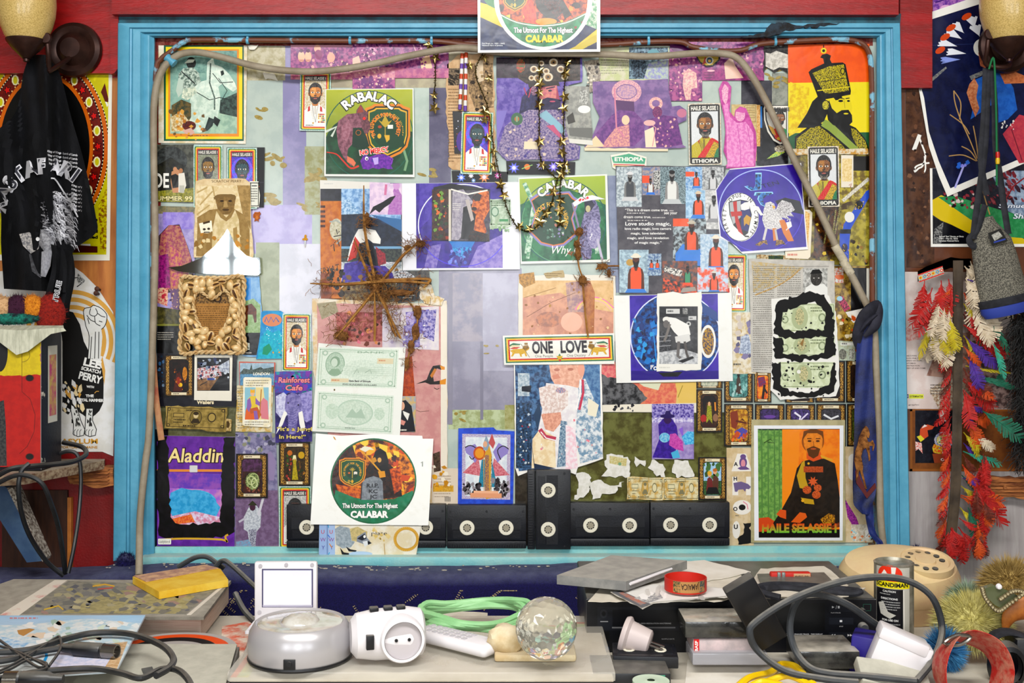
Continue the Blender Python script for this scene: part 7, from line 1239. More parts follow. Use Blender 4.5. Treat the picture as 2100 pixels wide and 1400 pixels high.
for i in range(13):
 v=500+i*11;g.append([bm.verts.new(W(104+k*5.5-(i*.8 if k==0 else 0)+6*math.sin(i*.4),v+k*2,-.115-.012*math.sin(k*1.1+i*.2)))for k in range(9)])
for a,b in zip(g,g[1:]):
 for k in range(8):bm.faces.new((a[k],a[k+1],b[k+1],b[k]))
bmesh.ops.solidify(bm,geom=bm.faces[:],thickness=.003);part('sleeve',bm,shm,t)
s=Sheet('40,300,41,301',y=-.12,bg='1a1b1f');R=random.Random(2)
for i in range(6):s.t('King of Kings  Lord of Lords',128,316+i*8+(i>3)*50,4.4,'c9c9cc',wd=62,bold=.05,rot=8)
for i in range(7):s.t('King of Kings',163,385+i*8,4,'c9c9cc',wd=34,bold=.05,rot=14)
s.at('RASTAFARI',96,440,86,-86,40,30,'3a3a42',bold=.02,out='dcdce0',ow=.09)
for i in range(420):
 a=R.uniform(-.2,1.);x,y=95+a*52+R.uniform(-4,4),392+abs(a-.4)*40+R.uniform(0,90);dx=8+10*R.random();q=R.choice(('d0d0d4','a9a9ae','77777c','4a4a4e','c4c4c8'));s.l([(x,y),(x+dx*.5,y+6*R.random()),(x+dx*.8,y+10+8*R.random())],[2.6,.5],q);s.k=20+i%60
s.k=90;s.p('84 470 100 476 112 498 108 516 94 520 80 500','b9b9bd/8a8a8e*5').p('40 480 60 476 84 490 80 510 64 520 48 504','b4b0ac/6a6a6e*4').e(78,490,4,4,'e0e0e0').p('60 520 86 512 98 520 100 560 84 570 66 556','2c2c30/4a4a4e*6').p('86 516 108 510 104 545 94 568 84 566','c4c4c8/a9a9ae*6').l('98 370 112 366 130 392 148 420 160 445',3,'c9c9cc',sm=3)
o=s.done('shirt_print',None,None,m=FLAT,parent=t)
for v in o.data.vertices:
 w_=v.co+o.location+t.location;k=S*(D+w_.y)/D;uu,vv=w_.x/k+1050,YH-(w_.z-ZC)/k;dy=fold(uu,vv)-.0035-(-.12)if vv<520 or uu<100 else-.012
 v.co.y+=dy;f_=(D+w_.y+dy)/(D+w_.y);v.co.x=w_.x*f_-o.location.x-t.location.x;v.co.z=ZC+(w_.z-ZC)*f_-o.location.z-t.location.z
s=Sheet('108,572,110,573',y=-.137,bg='1a1b1f');s.t('TRUE',122,600,11,'1a1b1f',wd=46,rot=-78,out='d0d0d4',ow=.1).done('sleeve_print',None,None,m=FLAT,parent=t)
zs=ZC-320*S
def plan(bm,pts,z0,z1):
 a=[bm.verts.new((x,y,z1))for x,y in pts];b=[bm.verts.new((x,y,z0))for x,y in pts];n=len(pts);fs=[bm.faces.new(a),bm.faces.new(b)]+[bm.faces.new((a[i],b[i],b[(i+1)%n],a[(i+1)%n]))for i in range(n)];bmesh.ops.recalc_face_normals(bm,faces=fs)
XW=lambda u,y:W(u,0,y).x
old=mat('weathered_wood','a0917c',.8,c2='6a5242',scale=14,stretch=(1,8,8),bump=.4,bscale=60,dust=.3)
t=thing('wall_shelf','weathered plank wall shelf on a blue strut under the painted loudspeaker','shelf',(XW(60,0),-.12,zs))
bm=NB();plan(bm,[(XW(214,-.01),-.006),(XW(214,-.03),-.03),(XW(50,-.25),-.25),(XW(-70,-.3),-.3),(XW(-90,0),-.006)],zs-.02,zs);part('plank',bm,old,t,smooth=False)
bm=NB();q=[(-10,985),(14,1000),(88,1150),(55,1153),(-10,1050)];pxprism(bm,q,-.15,-.11);part('strut',bm,mat('blue_grey_paint','39506c',.6,c2='4a6078',scale=20),t,smooth=False)
bm=NB();pxprism(bm,[(14,1000),(26,1000),(90,1146),(87,1152)],-.151,-.11);part('strut_edge',bm,mat('spattered_edge','b9b3a8',.8,c2='4a3a30',scale=160),t,smooth=False)
for u0,v0,u1,v1,lb in((138,955,232,1000,'splintered wood offcut jutting out behind the shelf'),(2015,978,2140,1024,'splintered reddish wood offcut with a screw hole on the grey wall')):
 bm=NB();pxprism(bm,rag([(u0,v0+8),(u0+20,v0),(u1,v0+4),(u1+2,v1-6),(u1-24,v1),(u0+6,v1-8)],3,9,int(u0)),-.03,-.002)
 for k in range(5):pxprism(bm,rag([(u0+8,v0+6+k*7),(u1-8,v0+7+k*7),(u1-12,v0+10+k*7),(u0+12,v0+10+k*7)],1,8,k),-.034-.001*(k%2),-.029)
 if u0>999:bmesh.ops.create_cone(bm,cap_ends=True,segments=14,radius1=.004,radius2=.004,depth=.004,matrix=Matrix.Translation(W(2061,999,-.036))@RX)
 tg(obj('wood_offcut',bm,mat('split_wood','a8744a',.8,c2='6a3f26',scale=16,stretch=(1,6,8),bump=.4,bscale=50),smooth=False),lb,'wood offcut',W((u0+u1)/2,(v0+v1)/2,-.015))
yf,yb=-.2,-.088;xr_,xl_=XW(84,yf),XW(-90,yf);zt=ZC-55*S*.923;zb=zs+.001
t=thing('loudspeaker','loudspeaker painted in red yellow and green bands on the wooden shelf','loudspeaker',((xl_+xr_)/2,yf,zb))
bm=NB();box(bm,xl_,yf+.004,zb,xr_,yb,zt,.004);part('cabinet',bm,mat('chipped_navy_side','23242e',.6,c2='c4c0b4',scale=16,lo=.58,hi=.61,bump=.2),t)
s=Sheet('-90,676,83,957',y=yf-.0005,bg='a8281f/9c2018*14',th=.004);s.r(-90,676,83,692,'2f7a5c/c9c4b0*6').p(rag([(-90,690),(83,690),(83,769),(-90,771)],2,6,3),'c4b024/b8a41c*12').e(0,722,16,40,'1f2024').p('-20 830 8 820 12 870 14 955 -20 955','2a2c30/4a4a48*5').l('45 690 45 803 62 818 72 850 70 885 56 915 40 930',1,'4a1410').ring(45,728,16,14,1,'6a5a14',a0=-90,a1=90)
for y in(775,936):s.e(61,y,9,7,'6a1a14').e(61,y,7.6,6,'0c0b0c')
s.done('painted_front',None,None,m=FLAT,parent=t)
bm=NB();x=xr_+.0006;
for z0,z1,y0,y1,mi in((.10,.27,-.165,-.115,0),(.115,.25,-.158,-.122,1)):f=bm.faces.new([bm.verts.new((x+mi*.0004,yy,zb+zz))for yy,zz in((y0,z0),(y1,z0),(y1,z1),(y0,z1))]);f.material_index=mi
part('side_sticker',bm,[mat('sticker_white','d4d0c4',.6),mat('sticker_pink','b8507a',.6,c2='c9b06a',scale=40)],t)
bm=NB();g=[]
for i in range(9):
 q=i/8;g.append([bm.verts.new(W(-60+k*23.5+(q*8 if k==8 else 0),(668 if q<.3 else 672+(q-.3)*30*(2.9-abs(k-4.3)*.85 if abs(k-4.3)<3 else.3)),-.1-min(q,.36)*.31))for k in range(9)])
for a,b in zip(g,g[1:]):
 for k in range(8):bm.faces.new((a[k],a[k+1],b[k+1],b[k]))
bm.normal_update();bmesh.ops.solidify(bm,geom=bm.faces[:],thickness=.001)
tg(obj('draped_paper',bm,mat('aged_paper','c9c9b8',.8,c2='a8a898',scale=20,stretch=(6,1,1))),'aged sheet of paper draped over the front of the painted loudspeaker','paper',W(40,672,-.2))
t=thing('knitted_hat','striped woolly knitted hat lying on top of the painted loudspeaker','hat',W(60,660,-.13))
for i,(a,b,c,d,m_)in enumerate(((66,596,140,690,mat('rust_wool','8a2a1c',.95,c2='6a1c14',scale=200)),(34,600,98,664,mat('ochre_wool','c98a34',.95,c2='a86a24',scale=200)),(2,600,72,664,mat('plum_wool','3f1c34',.95)),(-50,600,40,664,mat('cream_wool','c9a884',.95,c2='8a6a4a',scale=60)),(-50,638,92,668,mat('teal_band_wool','2a7a6c',.95,c2='1c2430',scale=70)))):part('wool_band',tuft(a,b,c,d,-.125-.004*i,m_,420,.008,i),m_,t,smooth=False)
cab=mat('black_rubber_cable','1e2023',.45,c2='2a2c2f',scale=30,dust=.15)
def cable(name,label,pts,r=.0045,m=None,cat='cable',sides=8,n=6,grp=None):
 bm=NB();tube(bm,pts,r,sides,n=n);return tg(obj(name,bm,m or cab),label,cat,pts[0],grp)
c_=lambda L:[W(a,b,y)for a,b,y in L]
cable('power_cable','black cable looping over the shelf edge beside the loudspeaker',c_([(-20,985,-.3),(20,962,-.3),(60,956,-.28),(110,952,-.24),(150,946,-.2),(176,932,-.15),(168,916,-.1),(130,907,-.07)]),.0055)
cable('power_cable','black cable hanging in an arch from the shelf plank',c_([(-20,1000,-.33),(20,978,-.33),(52,974,-.33),(85,990,-.33),(104,1030,-.31),(122,1090,-.25),(134,1175,-.19)]),.005)
cable('power_cable','black cable dropping diagonally past the blue strut',c_([(60,950,-.315),(44,966,-.325),(38,1000,-.33),(44,1050,-.31),(62,1100,-.26),(95,1150,-.21),(130,1180,-.19)]),.005)
cable('power_cable','black cable falling straight down by the thin batten',c_([(110,935,-.1),(140,925,-.1),(160,935,-.1),(166,980,-.11),(162,1050,-.14),(152,1120,-.18),(140,1175,-.2)]),.0045)
t=thing('feather_strap','long leather strap edged with bright dyed feathers over the record back cover','feather ornament',W(1955,540,-.05))
lea=mat('dark_worn_leather','3a3128',.7,c2='54493c',scale=14,bump=.3,bscale=60)
bm=NB();cloth(bm,rows([(1954,1974,534,-.06),(1954,1973,700,-.06),(1953,1973,850,-.06),(1949,1969,1000,-.06),(1937,1958,1112,-.06)]),wav=.002,n=4);part('strap',bm,lea,t)
bm=NB();g=[[bm.verts.new(W(u,v+dv,-.05))for dv in(0,22)]for u,v in((1882,556),(1900,546),(1925,536),(1950,527),(1970,530),(1992,530))]
for a,b in zip(g,g[1:]):bm.faces.new((a[0],b[0],b[1],a[1]))
bmesh.ops.solidify(bm,geom=bm.faces[:],thickness=.004);part('head_band',bm,lea,t)
s=Sheet(Q('1882 563 1933 545 1936 562 1885 579'),y=-.056,bg='b8b0a0');s.q((1882,563),(1933,545),(1885,579));s.r(0,0,100,14,'b8322a').r(0,86,100,100,'b8322a').r(0,16,100,24,'1c1a1c/d0ccc4*1.5').r(0,76,100,84,'1c1a1c/d0ccc4*1.5')
for i in range(6):s.p([(i*17,50),(i*17+8,26),(i*17+17,50),(i*17+8,74)],('c9a82a','4a8ab8','b8402c')[i%3]).e(i*17+8,50,3,9,('b8402c','c9a82a','d9d4c8')[i%3])
s.done('beaded_panel',None,None,parent=t)
def feather_me(name,m_,ln,wd,seed,curl=.2):
 R=random.Random(seed);bm=NB();n=30;pts=[]
 for i in range(n+1):
  q=i/n;pts.append((curl*ln*q*q,-.006*math.sin(q*3),-ln*q))
 tube(bm,pts,[.0011*(1-i/n)+.0002 for i in range(n+1)],4)
 for sd in(-1,1):
  for i in range(2,n):
   q=i/n;h=wd*math.sin(min(1,q*1.5)*PI/2)*(1 if q<.75 else(1-q)/.25*.75+.25)*R.uniform(.8,1.08);a=Vector(pts[i]);b=Vector(pts[min(n,i+1)]);tip=a+Vector((sd*h,R.uniform(-.004,.003),-ln*.1-R.uniform(0,ln*.05)))
   if R.random()<.96:bm.faces.new([bm.verts.new(a),bm.verts.new(b),bm.verts.new(b+(tip-a)*R.uniform(.85,1)),bm.verts.new(tip)])
 return obj(name,bm,m_,t,smooth=False)
FM={k:mat(k+'_feather',a,.7,c2=b,scale=60)for k,a,b in(('red','a8261f','8a1c18'),('cream','d0c4b0','b8a890'),('yellow','b8ac34','a89424'),('violet','54358a','432a70'),('green','1f6a54','185444'),('orange','c05a1f','a8481a'),('brown','5a2c20','7a3c28'),('mint','3f9a84','348470'))}
FP={}
def feather(c,u,v,ang,ln,wd,y=-.052):
 key=(c,round(ln,2),round(wd,3))
 if key in FP:o=FP[key].copy();COL.objects.link(o)
 else:o=FP[key]=feather_me('feather',FM[c],ln,wd*.68,len(FP),.12)
 o.location=W(u,v,y+R.uniform(-.012,.01))-t.location;o.rotation_euler=(R.uniform(-.25,.1),math.radians(ang),R.uniform(-.3,.3));k=R.uniform(.85,1.15);o.scale=(R.choice((-1,1))*k,k,k)
R=random.Random(11)
for c,u,v,a,L,w_ in(('red',1896,575,12,.07,.03),('red',1912,590,25,.09,.03),('red',1930,575,5,.07,.03),('red',1945,572,-5,.06,.025),('cream',1990,535,-15,.07,.035),('cream',1978,545,-30,.08,.03),('cream',2000,600,-55,.07,.035),('cream',1985,580,-10,.09,.03),('cream',1935,640,10,.1,.03),('cream',1945,660,0,.11,.03),('cream',1930,660,15,.1,.03),('yellow',1910,640,8,.12,.016),('yellow',1920,650,0, .11,.014),('red',1925,620,30,.1,.03),('cream',1990,545,-25,.09,.035),('cream',2000,560,-45,.09,.035),('cream',2005,580,-40,.09,.03),('cream',1995,600,-25,.1,.035),('cream',1990,620,-15,.12,.03),('yellow',1990,590,-15,.1,.02),('violet',1980,572,-70,.065,.012),('red',1978,600,-12,.12,.02),('cream',2000,640,-20,.08,.03),('red',1978,640,-35,.1,.03),('green',2020,630,-15,.12,.016),('green',2010,640,-5, .1,.016),('red',1990,670,-55,.1,.03),('violet',1980,690,-40,.11,.028),('violet',1985,730,-25,.08,.028),('mint',2030,690,-20,.1,.014),('red',2005,690,-50,.08,.03),('yellow',1980,750,-75,.09,.006),('green',1985,770,-80,.1,.012),('green',2050,740,5,.05,.016),('red',1975,780,-45,.09,.03),('orange',1985,790,-55,.07,.02),('red',1975,800,-15,.1,.03),('orange',1985,850,-70,.06,.03),('orange',1985,860,-25, .06,.02),('green',2010,840,-60,.09,.03),('brown',1985,880,-55,.08,.02),('cream',2000,890,-40,.05,.02),('mint',1975,925,-65,.1,.018),('red',1975,955,-40,.14,.03),('red',1985,970,-30,.12,.03),('violet',1975,980,-70,.04,.016),('orange',1970,1015,-75,.08,.026),('green',1985,1040,-15,.07,.03),('red',1965,1080,-35,.08,.02),('red',1950,1110,-10,.03,.03),('red',1960,1090,-20,.07,.026),('orange',2015,1030,0,.06,.016),('red',2015,1075,0,.06,.018),('red',2008,980,5,.08,.018),('brown',2018,1110,-5,.035,.012),('yellow',1988,905,-25,.05,.012),('violet',1985,830,-60,.03,.01),('brown',1985,760,-30,.07,.03)):feather(c,u,v,a,L,w_)
for i in range(34):feather(R.choice(('red','red','brown','orange')),1952-R.uniform(0,3)-max(0,(i*16-330)*.05),590+i*15.5,R.uniform(15,40),.05,.012,-.05)
for i in range(22):feather(R.choice(('red','brown','orange','yellow','violet','green')),1976-max(0,(i*24-330)*.05),600+i*22,R.uniform(-60,-20),.05,.014,-.05)
for i in range(26):feather('cream',R.uniform(1978,2018),R.uniform(535,600),R.uniform(-60,-5),.06,.03,-.065)
for i in range(14):feather(R.choice(('cream','cream','yellow')),R.uniform(1908,1950),R.uniform(600,680),R.uniform(-5,20),.07,.026,-.064)
for i in range(30):feather(R.choice(('red','red','orange','brown')),R.uniform(2006,2024)-i*.3,930+i*6,R.uniform(-18,18),.05,.02,-.058)
for i in range(12):feather(R.choice(('red','red','cream')),1950+R.uniform(-14,20),1085+R.uniform(-10,22),R.uniform(-35,25),.05,.02,-.056)
t=thing('mesh_pouch','grey mesh bottle pouch with a blue base hanging on black straps','pouch',W(2040,540,-.08));meshm=mat('grey_mesh','4f4d48',.9,c2='8a877c',scale=420,lo=.48,hi=.54,bump=.5,bscale=420)
bm=NB();M=Matrix.Translation(W(2046,555,-.09))@Matrix.Rotation(-.22,4,'Y');lathe(bm,[(0,.125),(.016,.124),(.02,.11),(.026,.1),(.045,.07),(.05,.03),(.056,-.06),(.057,-.075),(0,-.075)],28,M,sy=.55);part('body',bm,meshm,t)
bm=NB();lathe(bm,[(0,-.06),(.059,-.06),(.06,-.075),(.0575,-.078)],28,M,sy=.58);part('trim',bm,mat('black_webbing','24252a',.8,c2='33343a',scale=60),t)
bm=NB();lathe(bm,[(.057,-.077),(.058,-.09),(.05,-.102),(0,-.105)],28,M,sy=.56);part('base',bm,mat('blue_nylon','3a4a90',.7),t)
s=Sheet(Q('2026 478 2052 468 2067 494 2034 504'),y=-.125,bg='2a2a28');s.p('2033 482 2048 474 2056 484 2040 494','b9b8b0/8a8a84*4').l('2038 497 2062 490',3,'3a4a90').done('woven_label',None,None,parent=t)
web=MATS['black_webbing']
for q in([(2028,140),(2024,220),(2020,300),(2010,380),(2000,450),(1996,490)],[(2034,140),(2040,220),(2042,300),(2052,370),(2060,430),(2068,480)],[(2022,140),(2018,240),(2012,330),(2024,400)],[(2020,420),(2004,470),(1988,490),(1996,505),(2010,500)]):
 bm=NB();pxtube(bm,[(a,b,-.1)for a,b in q],.0075,n=5,flat=.35);part('strap',bm,web,t)
cable('green_string','thin green string tied to the sconce arm with red and yellow beads',c_([(2028,142,-.115),(2038,120,-.118),(2042,200,-.116),(2044,300,-.116),(2044,380,-.116)]),.0022,mat('green_cord','1f6a44',.8),'string')
for v,c,lb in((318,'a82a1f','red bead on the thin green string'),(330,'c9a82a','yellow bead just under the red one on the green string')):
 bm=NB();lathe(bm,[(0,-.008),(.004,-.007),(.005,0),(.004,.007),(0,.008)],12);tg(obj('threaded_bead',bm,mat('bead_'+c,c,.3),loc=W(2046,v,-.118)),lb,'bead',grp='beads on the green cord')
sprig('dried_grass','dried grass stem bent over before the dark dancer poster',[((1956,186),(1958,208),(1968,240),(1990,290),(2004,325)),((1956,186),(1970,210),(1968,245)),((2012,370),(2018,400),(2030,440)),((1948,235),(1975,255),(1988,275)),((1946,320),(1975,318),(2002,330)),((1972,300),(1990,310),(2004,330)),((1996,258),(2002,290),(2006,322))],[],-.06,'dried grass',mat('pale_straw','a8895c',.8),.0013)
bm=NB();R=random.Random(8)
for i in range(900):
 v=R.uniform(600,950);p=W(2096+R.gauss(0,8)-(v<760)*6,v,-.06+R.uniform(-.03,.02));q=[p];d=Vector((R.uniform(-1,.4),R.uniform(-.4,.4),R.uniform(-1,.2))).normalized()
 for k in range(2):d=(d+Vector((R.uniform(-.6,.6),0,R.uniform(-.8,.2)))).normalized();q.append(q[-1]+d*.016)
 tube(bm,q,.0007,3,cap=False)
bmesh.ops.create_icosphere(bm,subdivisions=3,radius=1.,matrix=Matrix.Translation(W(2108,780,-.05))@Matrix.Diagonal((.026,.03,.18,1)))
tg(obj('black_hairpiece',bm,mat('black_hair','100f10',.7),smooth=False),'shaggy black hairpiece hanging at the edge beyond the feather strap','hairpiece',W(2108,780,-.05))
# ==================== things on the desk
ZT=.7455
def slab(bm,q,z0,z1,mi=0,lift=None):
 """flat piece whose upper outline is read off as photo px on the plane z1"""
 P=[T(u,v,z1)for u,v in q];a=[bm.verts.new(p+Vector((0,0,lift[i]if lift else 0)))for i,p in enumerate(P)];b=[bm.verts.new((p.co.x,p.co.y,z0+(lift[i]if lift else 0)))for i,p in enumerate(a)];n=len(P)
 fs=[bm.faces.new(a),bm.faces.new(b)]+[bm.faces.new((a[i],b[i],b[(i+1)%n],a[(i+1)%n]))for i in range(n)]
 for f in fs:f.material_index=mi
 bmesh.ops.recalc_face_normals(bm,faces=fs)
def flat(name,label,cat,q,z0,z1,m,grp=None,lift=None,ragged=0):
 q=Q(q);q=rag(q,ragged,14,len(label))if ragged else q;bm=NB();slab(bm,q,z0,z1,0,lift if not ragged else None);return tg(obj(name,bm,m,smooth=False),label,cat,sum((T(u,v,z1)for u,v in q),Vector())/len(q),grp)
def wrap(o,cx,cy,r):
 bm=NB();bm.from_mesh(o.data)
 for i in range(-13,14):bmesh.ops.bisect_plane(bm,geom=bm.verts[:]+bm.edges[:]+bm.faces[:],plane_co=(r*i*.11,0,0),plane_no=(1,0,0))
 bm.to_mesh(o.data);bm.free()
 for v in o.data.vertices:
  w_=v.co+o.location+(o.parent.location if o.parent else Vector());a=(w_.x-cx)/r;d=cy-w_.y;nx,ny=cx+d*math.sin(a),cy-d*math.cos(a);v.co.x+=nx-w_.x;v.co.y+=ny-w_.y
 return o
def bx(name,label,cat,c,sz,rot,m,bev=.002,grp=None):
 bm=NB();x,y,z=sz;box(bm,-x/2,-y/2,-z/2,x/2,y/2,z/2,bev);o=obj(name,bm,m,loc=c,rot=[math.radians(a)for a in rot]);return tag(o,label,cat,grp)
P_=lambda n,a,b,sc=30,**k:mat(n,a,.75,c2=b,scale=sc,dust=.35,**k)
white_p=mat('white_plastic','d9d6d8',.35,dust=.1);grey_p=P_('dusty_grey_plastic','a3a196','b4b2a6',dustc='c0bdb0');blk=mat('dusty_black_plastic','1d1e22',.4,dust=.5,dustc='8f8c84');clear=mat('clear_plastic','eeeef0',.08,trans=.92,ior=1.3);pap=P_('dusty_paper','d6d0c3','bdb5a6',14)
t=thing('atlas','big dusty hardback atlas with a grey cover and cream binding strip','book',T(200,1225,.8))
bm=NB();slab(bm,Q('-190 1264 28 1187 474 1190 418 1264'),.747,.752);slab(bm,Q('-190 1264 28 1187 474 1190 418 1264'),.794,.8);part('cover',bm,P_('worn_cover','8a867c','6f6b63',24),t,smooth=False)
bm=NB();slab(bm,Q('-180 1262 32 1189 469 1192 412 1262'),.752,.794);part('page_block',bm,mat('page_edges','c9bcae',.8,c2='b09a8c',scale=300,stretch=(.05,.05,6)),t,smooth=False)
bm=NB();slab(bm,Q('0 1260 112 1189 138 1189 38 1262'),.8,.8006);part('binding_strip',bm,mat('cream_cloth_strip','cfc8bc',.8,c2='c08a84',scale=22,lo=.56,hi=.7),t,smooth=False);bm=NB();slab(bm,Q('383 1260 455 1200 462 1200 392 1260'),.8,.8006);part('binding_strip',bm,mat('cream_cloth_strip','cfc8bc',.8,c2='c08a84',scale=22,lo=.56,hi=.7),t,smooth=False)
def lay(o,y0,z):
 """put a printed sheet down flat on a level surface"""
 P0=o.parent.location if o.parent else Vector()
 for v in o.data.vertices:
  w_=v.co+o.location+P0;k=S*(D+w_.y)/D;p=T(1050+w_.x/k,YH-(w_.z-ZC)/k,z);p.z+=(y0-w_.y)+.0001;v.co=p-o.location-P0
 return o
s=Sheet(Q('40 1259 140 1191 452 1201 381 1259'),y=-.3,bg='7c7a72/8f8b7e*14',th=.0003);s.clip=s.o
s.p('125 1257 225 1212 330 1206 400 1222 360 1258','8f8868/a39a74*10').spk(70,1196,430,1256,70,6,'72716c 66666a a09a80 9c9470 7c7a76 98827a',4,2.4,8).spk(150,1215,400,1256,44,5,'aca486 a49c78 7a776e 6e6e70',5,2.6,-10).l('190 1202 215 1198 235 1202',3,'c9a24a').l('200 1208 232 1205',2,'b8564a').l('90 1250 120 1242 130 1250',3,'c0a450')
lay(s.done('cover_picture',None,None,parent=t),-.3,.8002)
t=thing('yellow_booklet','worn yellow spined booklet lying on the grey atlas','booklet',T(370,1188,.815));bm=NB();slab(bm,Q('272 1182 420 1160 452 1166 468 1188 326 1213'),.8012,.815);part('pages',bm,mat('yellow_spine','cda83c',.7,c2='d8bc5c',scale=20),t,smooth=False);bm=NB();slab(bm,Q('274 1180 420 1157 448 1164 300 1192'),.8155,.8165);part('cover',bm,mat('booklet_cover','c9a888',.7,c2='9a7a70', scale=45),t,smooth=False)
t=thing('disc_spindle','round disc pack with orange and purple rims beside the grey atlas','disc pack',T(345,1338,.765));c=T(345,1338,.765);bm=NB()
for i,(r0,r1,z)in enumerate(((0,.075,.0),(.075,.079,.002),(.079,.088,.0),(.088,.1,.001),(.1,.106,.0),(.106,.112,.001))):lathe(bm,[(0,z-.014),(r0,z),(r1,z),(r1,-.015)],48,Matrix.Translation(c),i)
part('discs',bm,[mat('disc_grey','a9a4a0',.5),mat('disc_black','1c1c20',.5),mat('disc_grey','a',.5),mat('disc_orange','c9561f',.45),mat('disc_violet','54408a',.45),mat('disc_grey','a',.5)],t)
t=thing('grey_recorder','dusty grey boxed recorder at the desk front beneath the coiled cables','recorder',T(330,1360,.775));bm=NB();slab(bm,Q('225 1320 486 1320 452 1440 110 1440'),.748,.775);part('case',bm,grey_p,t,smooth=False);bm=NB();slab(bm,Q('487 1326 491 1326 460 1440 455 1440'),.75,.773);part('front_panel',bm,blk,t,smooth=False);bm=NB();slab(bm,Q('290 1370 312 1366 318 1380 296 1384'), .775,.777);part('catch',bm,blk,t)
s=Sheet(Q('-120 1262 298 1261 238 1376 -120 1400'),y=-.3,bg='a9c4da>dcdcd4',th=.003);s.clip=s.o;s.p('-120 1285 60 1280 180 1268 290 1278 260 1335 -120 1330','d9dcda/b9cdd6*14').p('-120 1310 -20 1300 60 1318 40 1335 -120 1345','8fb4d0/c9d6dc*8').p('35 1292 60 1288 72 1290 62 1296 48 1304 38 1300','b08a5a').spk(60,1275,280,1330,50,7,'e4e4e0 c9d4c4 b9c9d0 d8c8b4 a9bcb0',3,2.2,5).p('225 1320 262 1315 238 1376 200 1374','d0b898/b99a74*6').p('120 1332 230 1345 215 1368 100 1370','dcd8e4/c4c8dc*8').l('92 1330 96 1345 90 1358',6,'3f94c4').lines(20,1266,130,1,5,'c98a8a',.5)
lay(s.done('sky_magazine','glossy magazine with a pale blue sky cover under the black cables','magazine',m=PHOTO),-.3,.8045)
Z_=lambda L,z:[T(u,v,z+(q[0]if q else 0))for u,v,*q in L]
cable('microphone_cable','thick black cable arching over the sky magazine',Z_([(-30,1338),(60,1332),(140,1308),(200,1297),(270,1300),(330,1322),(355,1348),(348,1368),(320,1385)],.815),.0052)
cable('microphone_cable','thick black cable sweeping along the front of the grey recorder',Z_([(-30,1400),(60,1380),(140,1372),(200,1371),(250,1380),(290,1390),(330,1372),(365,1374),(390,1400),(398,1440)],.813),.0048)
cable('thin_cable','thin black wire tangled across the magazine corner',Z_([(-20,1300),(10,1320),(50,1350),(80,1368),(95,1360),(60,1352),(20,1372),(-20,1385),(30,1360),(80,1330),(110,1310),(122,1306),(124,1330),(100,1366)],.818),.0022)
def plug(label,a,b,z):
 p,q=T(*a,z),T(*b,z);d=(q-p).normalized();t=thing('cable_connector',label,'connector',p,group='cable connectors');M=Matrix.Translation(p)@d.to_track_quat('Z','Y').to_matrix().to_4x4();L=(q-p).length
 bm=NB();lathe(bm,[(0,0),(.006,0),(.008,.2*L),(.011,.25*L),(.0115,.7*L),(.0105,.72*L),(.0115,.74*L),(.0115,.76*L),(0,.76*L)],20,M);part('sleeve',bm,blk,t)
 bm=NB();lathe(bm,[(0,.76*L),(.0112,.76*L),(.0112,L),(.009,L),(.009,.9*L),(0,.9*L)],20,M);part('metal_shell',bm,mat('nickel','8a8680',.2,metal=.9),t)
plug('black cable connector with a metal tip lying on the sky magazine',(128,1328),(240,1336),.815);plug('black cable connector with a pale tip at the desk edge under the sky magazine',(130,1392),(10,1392),.815)
gc=P_('grey_cable_sheath','34373a','43464a',20)
cable('grey_cable','grey cable rising behind the yellow booklet',[W(365,1162,-.2),W(400,1143,-.2),W(425,1142,-.2),W(445,1155,-.2),W(460,1165,-.2)],.0055,gc);cable('grey_cable','grey cable sloping down to the white handheld console',[W(442,1162,-.22),W(455,1150,-.22),W(472,1156,-.24),W(520,1200,-.3),W(545,1225,-.4)],.0055,gc);cable('grey_cable','grey cable running down beside the atlas corner',[W(482,1216,-.45),W(500,1250,-.48),W(522,1274,-.52),W(540,1290,-.56)],.0055,gc)
x0,x1,ya,yb_=-.432,.157,-.925,-.623
t=thing('display_case','flat display case with a clear lid and pink printed border under the gadgets','case',((x0+x1)/2,-.77,.7455));bm=NB();box(bm,x0+.004,ya+.004,.7455,x1-.004,yb_-.004,.774,.002);part('tray',bm,mat('case_tray','3a3634',.6),t)
bm=NB();box(bm,x0+.003,ya+.003,.7745,x1-.003,yb_-.003,.779);part('printed_sheet',bm,P_('dusty_sheet','d0cabc','b8b0a2',12),t)
bm=NB()
for a,b,c,d,mi in((x0+.005,yb_-.012,x1-.005,yb_-.003,0),(x0+.005,yb_-.03,x1-.005,yb_-.013,1),(x0+.003,ya+.01,x0+.012,yb_-.014,0),(x0+.013,ya+.01,x0+.03,yb_-.03,1)):box(bm,a,b,.779,c,d,.7796,mi=mi)
part('printed_border',bm,[mat('pink_border','c9806a',.7),mat('sage_border','aab48a',.7,c2='c9c084',scale=40)],t)
bm=NB();box(bm,x0,ya,.776,x1,yb_,.79,.002);part('clear_lid',bm,mat('scuffed_clear_lid','dcd8ce',.15,alpha=.4,c2='cfc8ba',scale=6,lo=.5,hi=.75),t)
ZB=.7905
c=T(616,1346,ZB);t=thing('turntable_base','silver round motorised turntable base with a clear top','turntable',c)
bm=NB();lathe(bm,[(0,.004),(.079,.004),(.081,.008),(.0815,.03),(.079,.044),(.072,.056),(.069,.058),(.066,.055),(0,.055)],56);obj('body',bm,mat('silver_paint','b4b2b4',.32,metal=.35,dust=.2),t)
bm=NB();lathe(bm,[(0,0),(.081,0),(.0825,.003),(.0815,.006),(0,.006)],56);obj('rubber_foot',bm,blk,t)
bm=NB();lathe(bm,[(.066,.0555),(.062,.0565),(.03,.057),(.026,.063),(.014,.068),(0,.069)],48);obj('top_dome',bm,mat('glossy_grey_dome','c4c2bc',.1,c2='a49e90',scale=25,coat=.6),t)
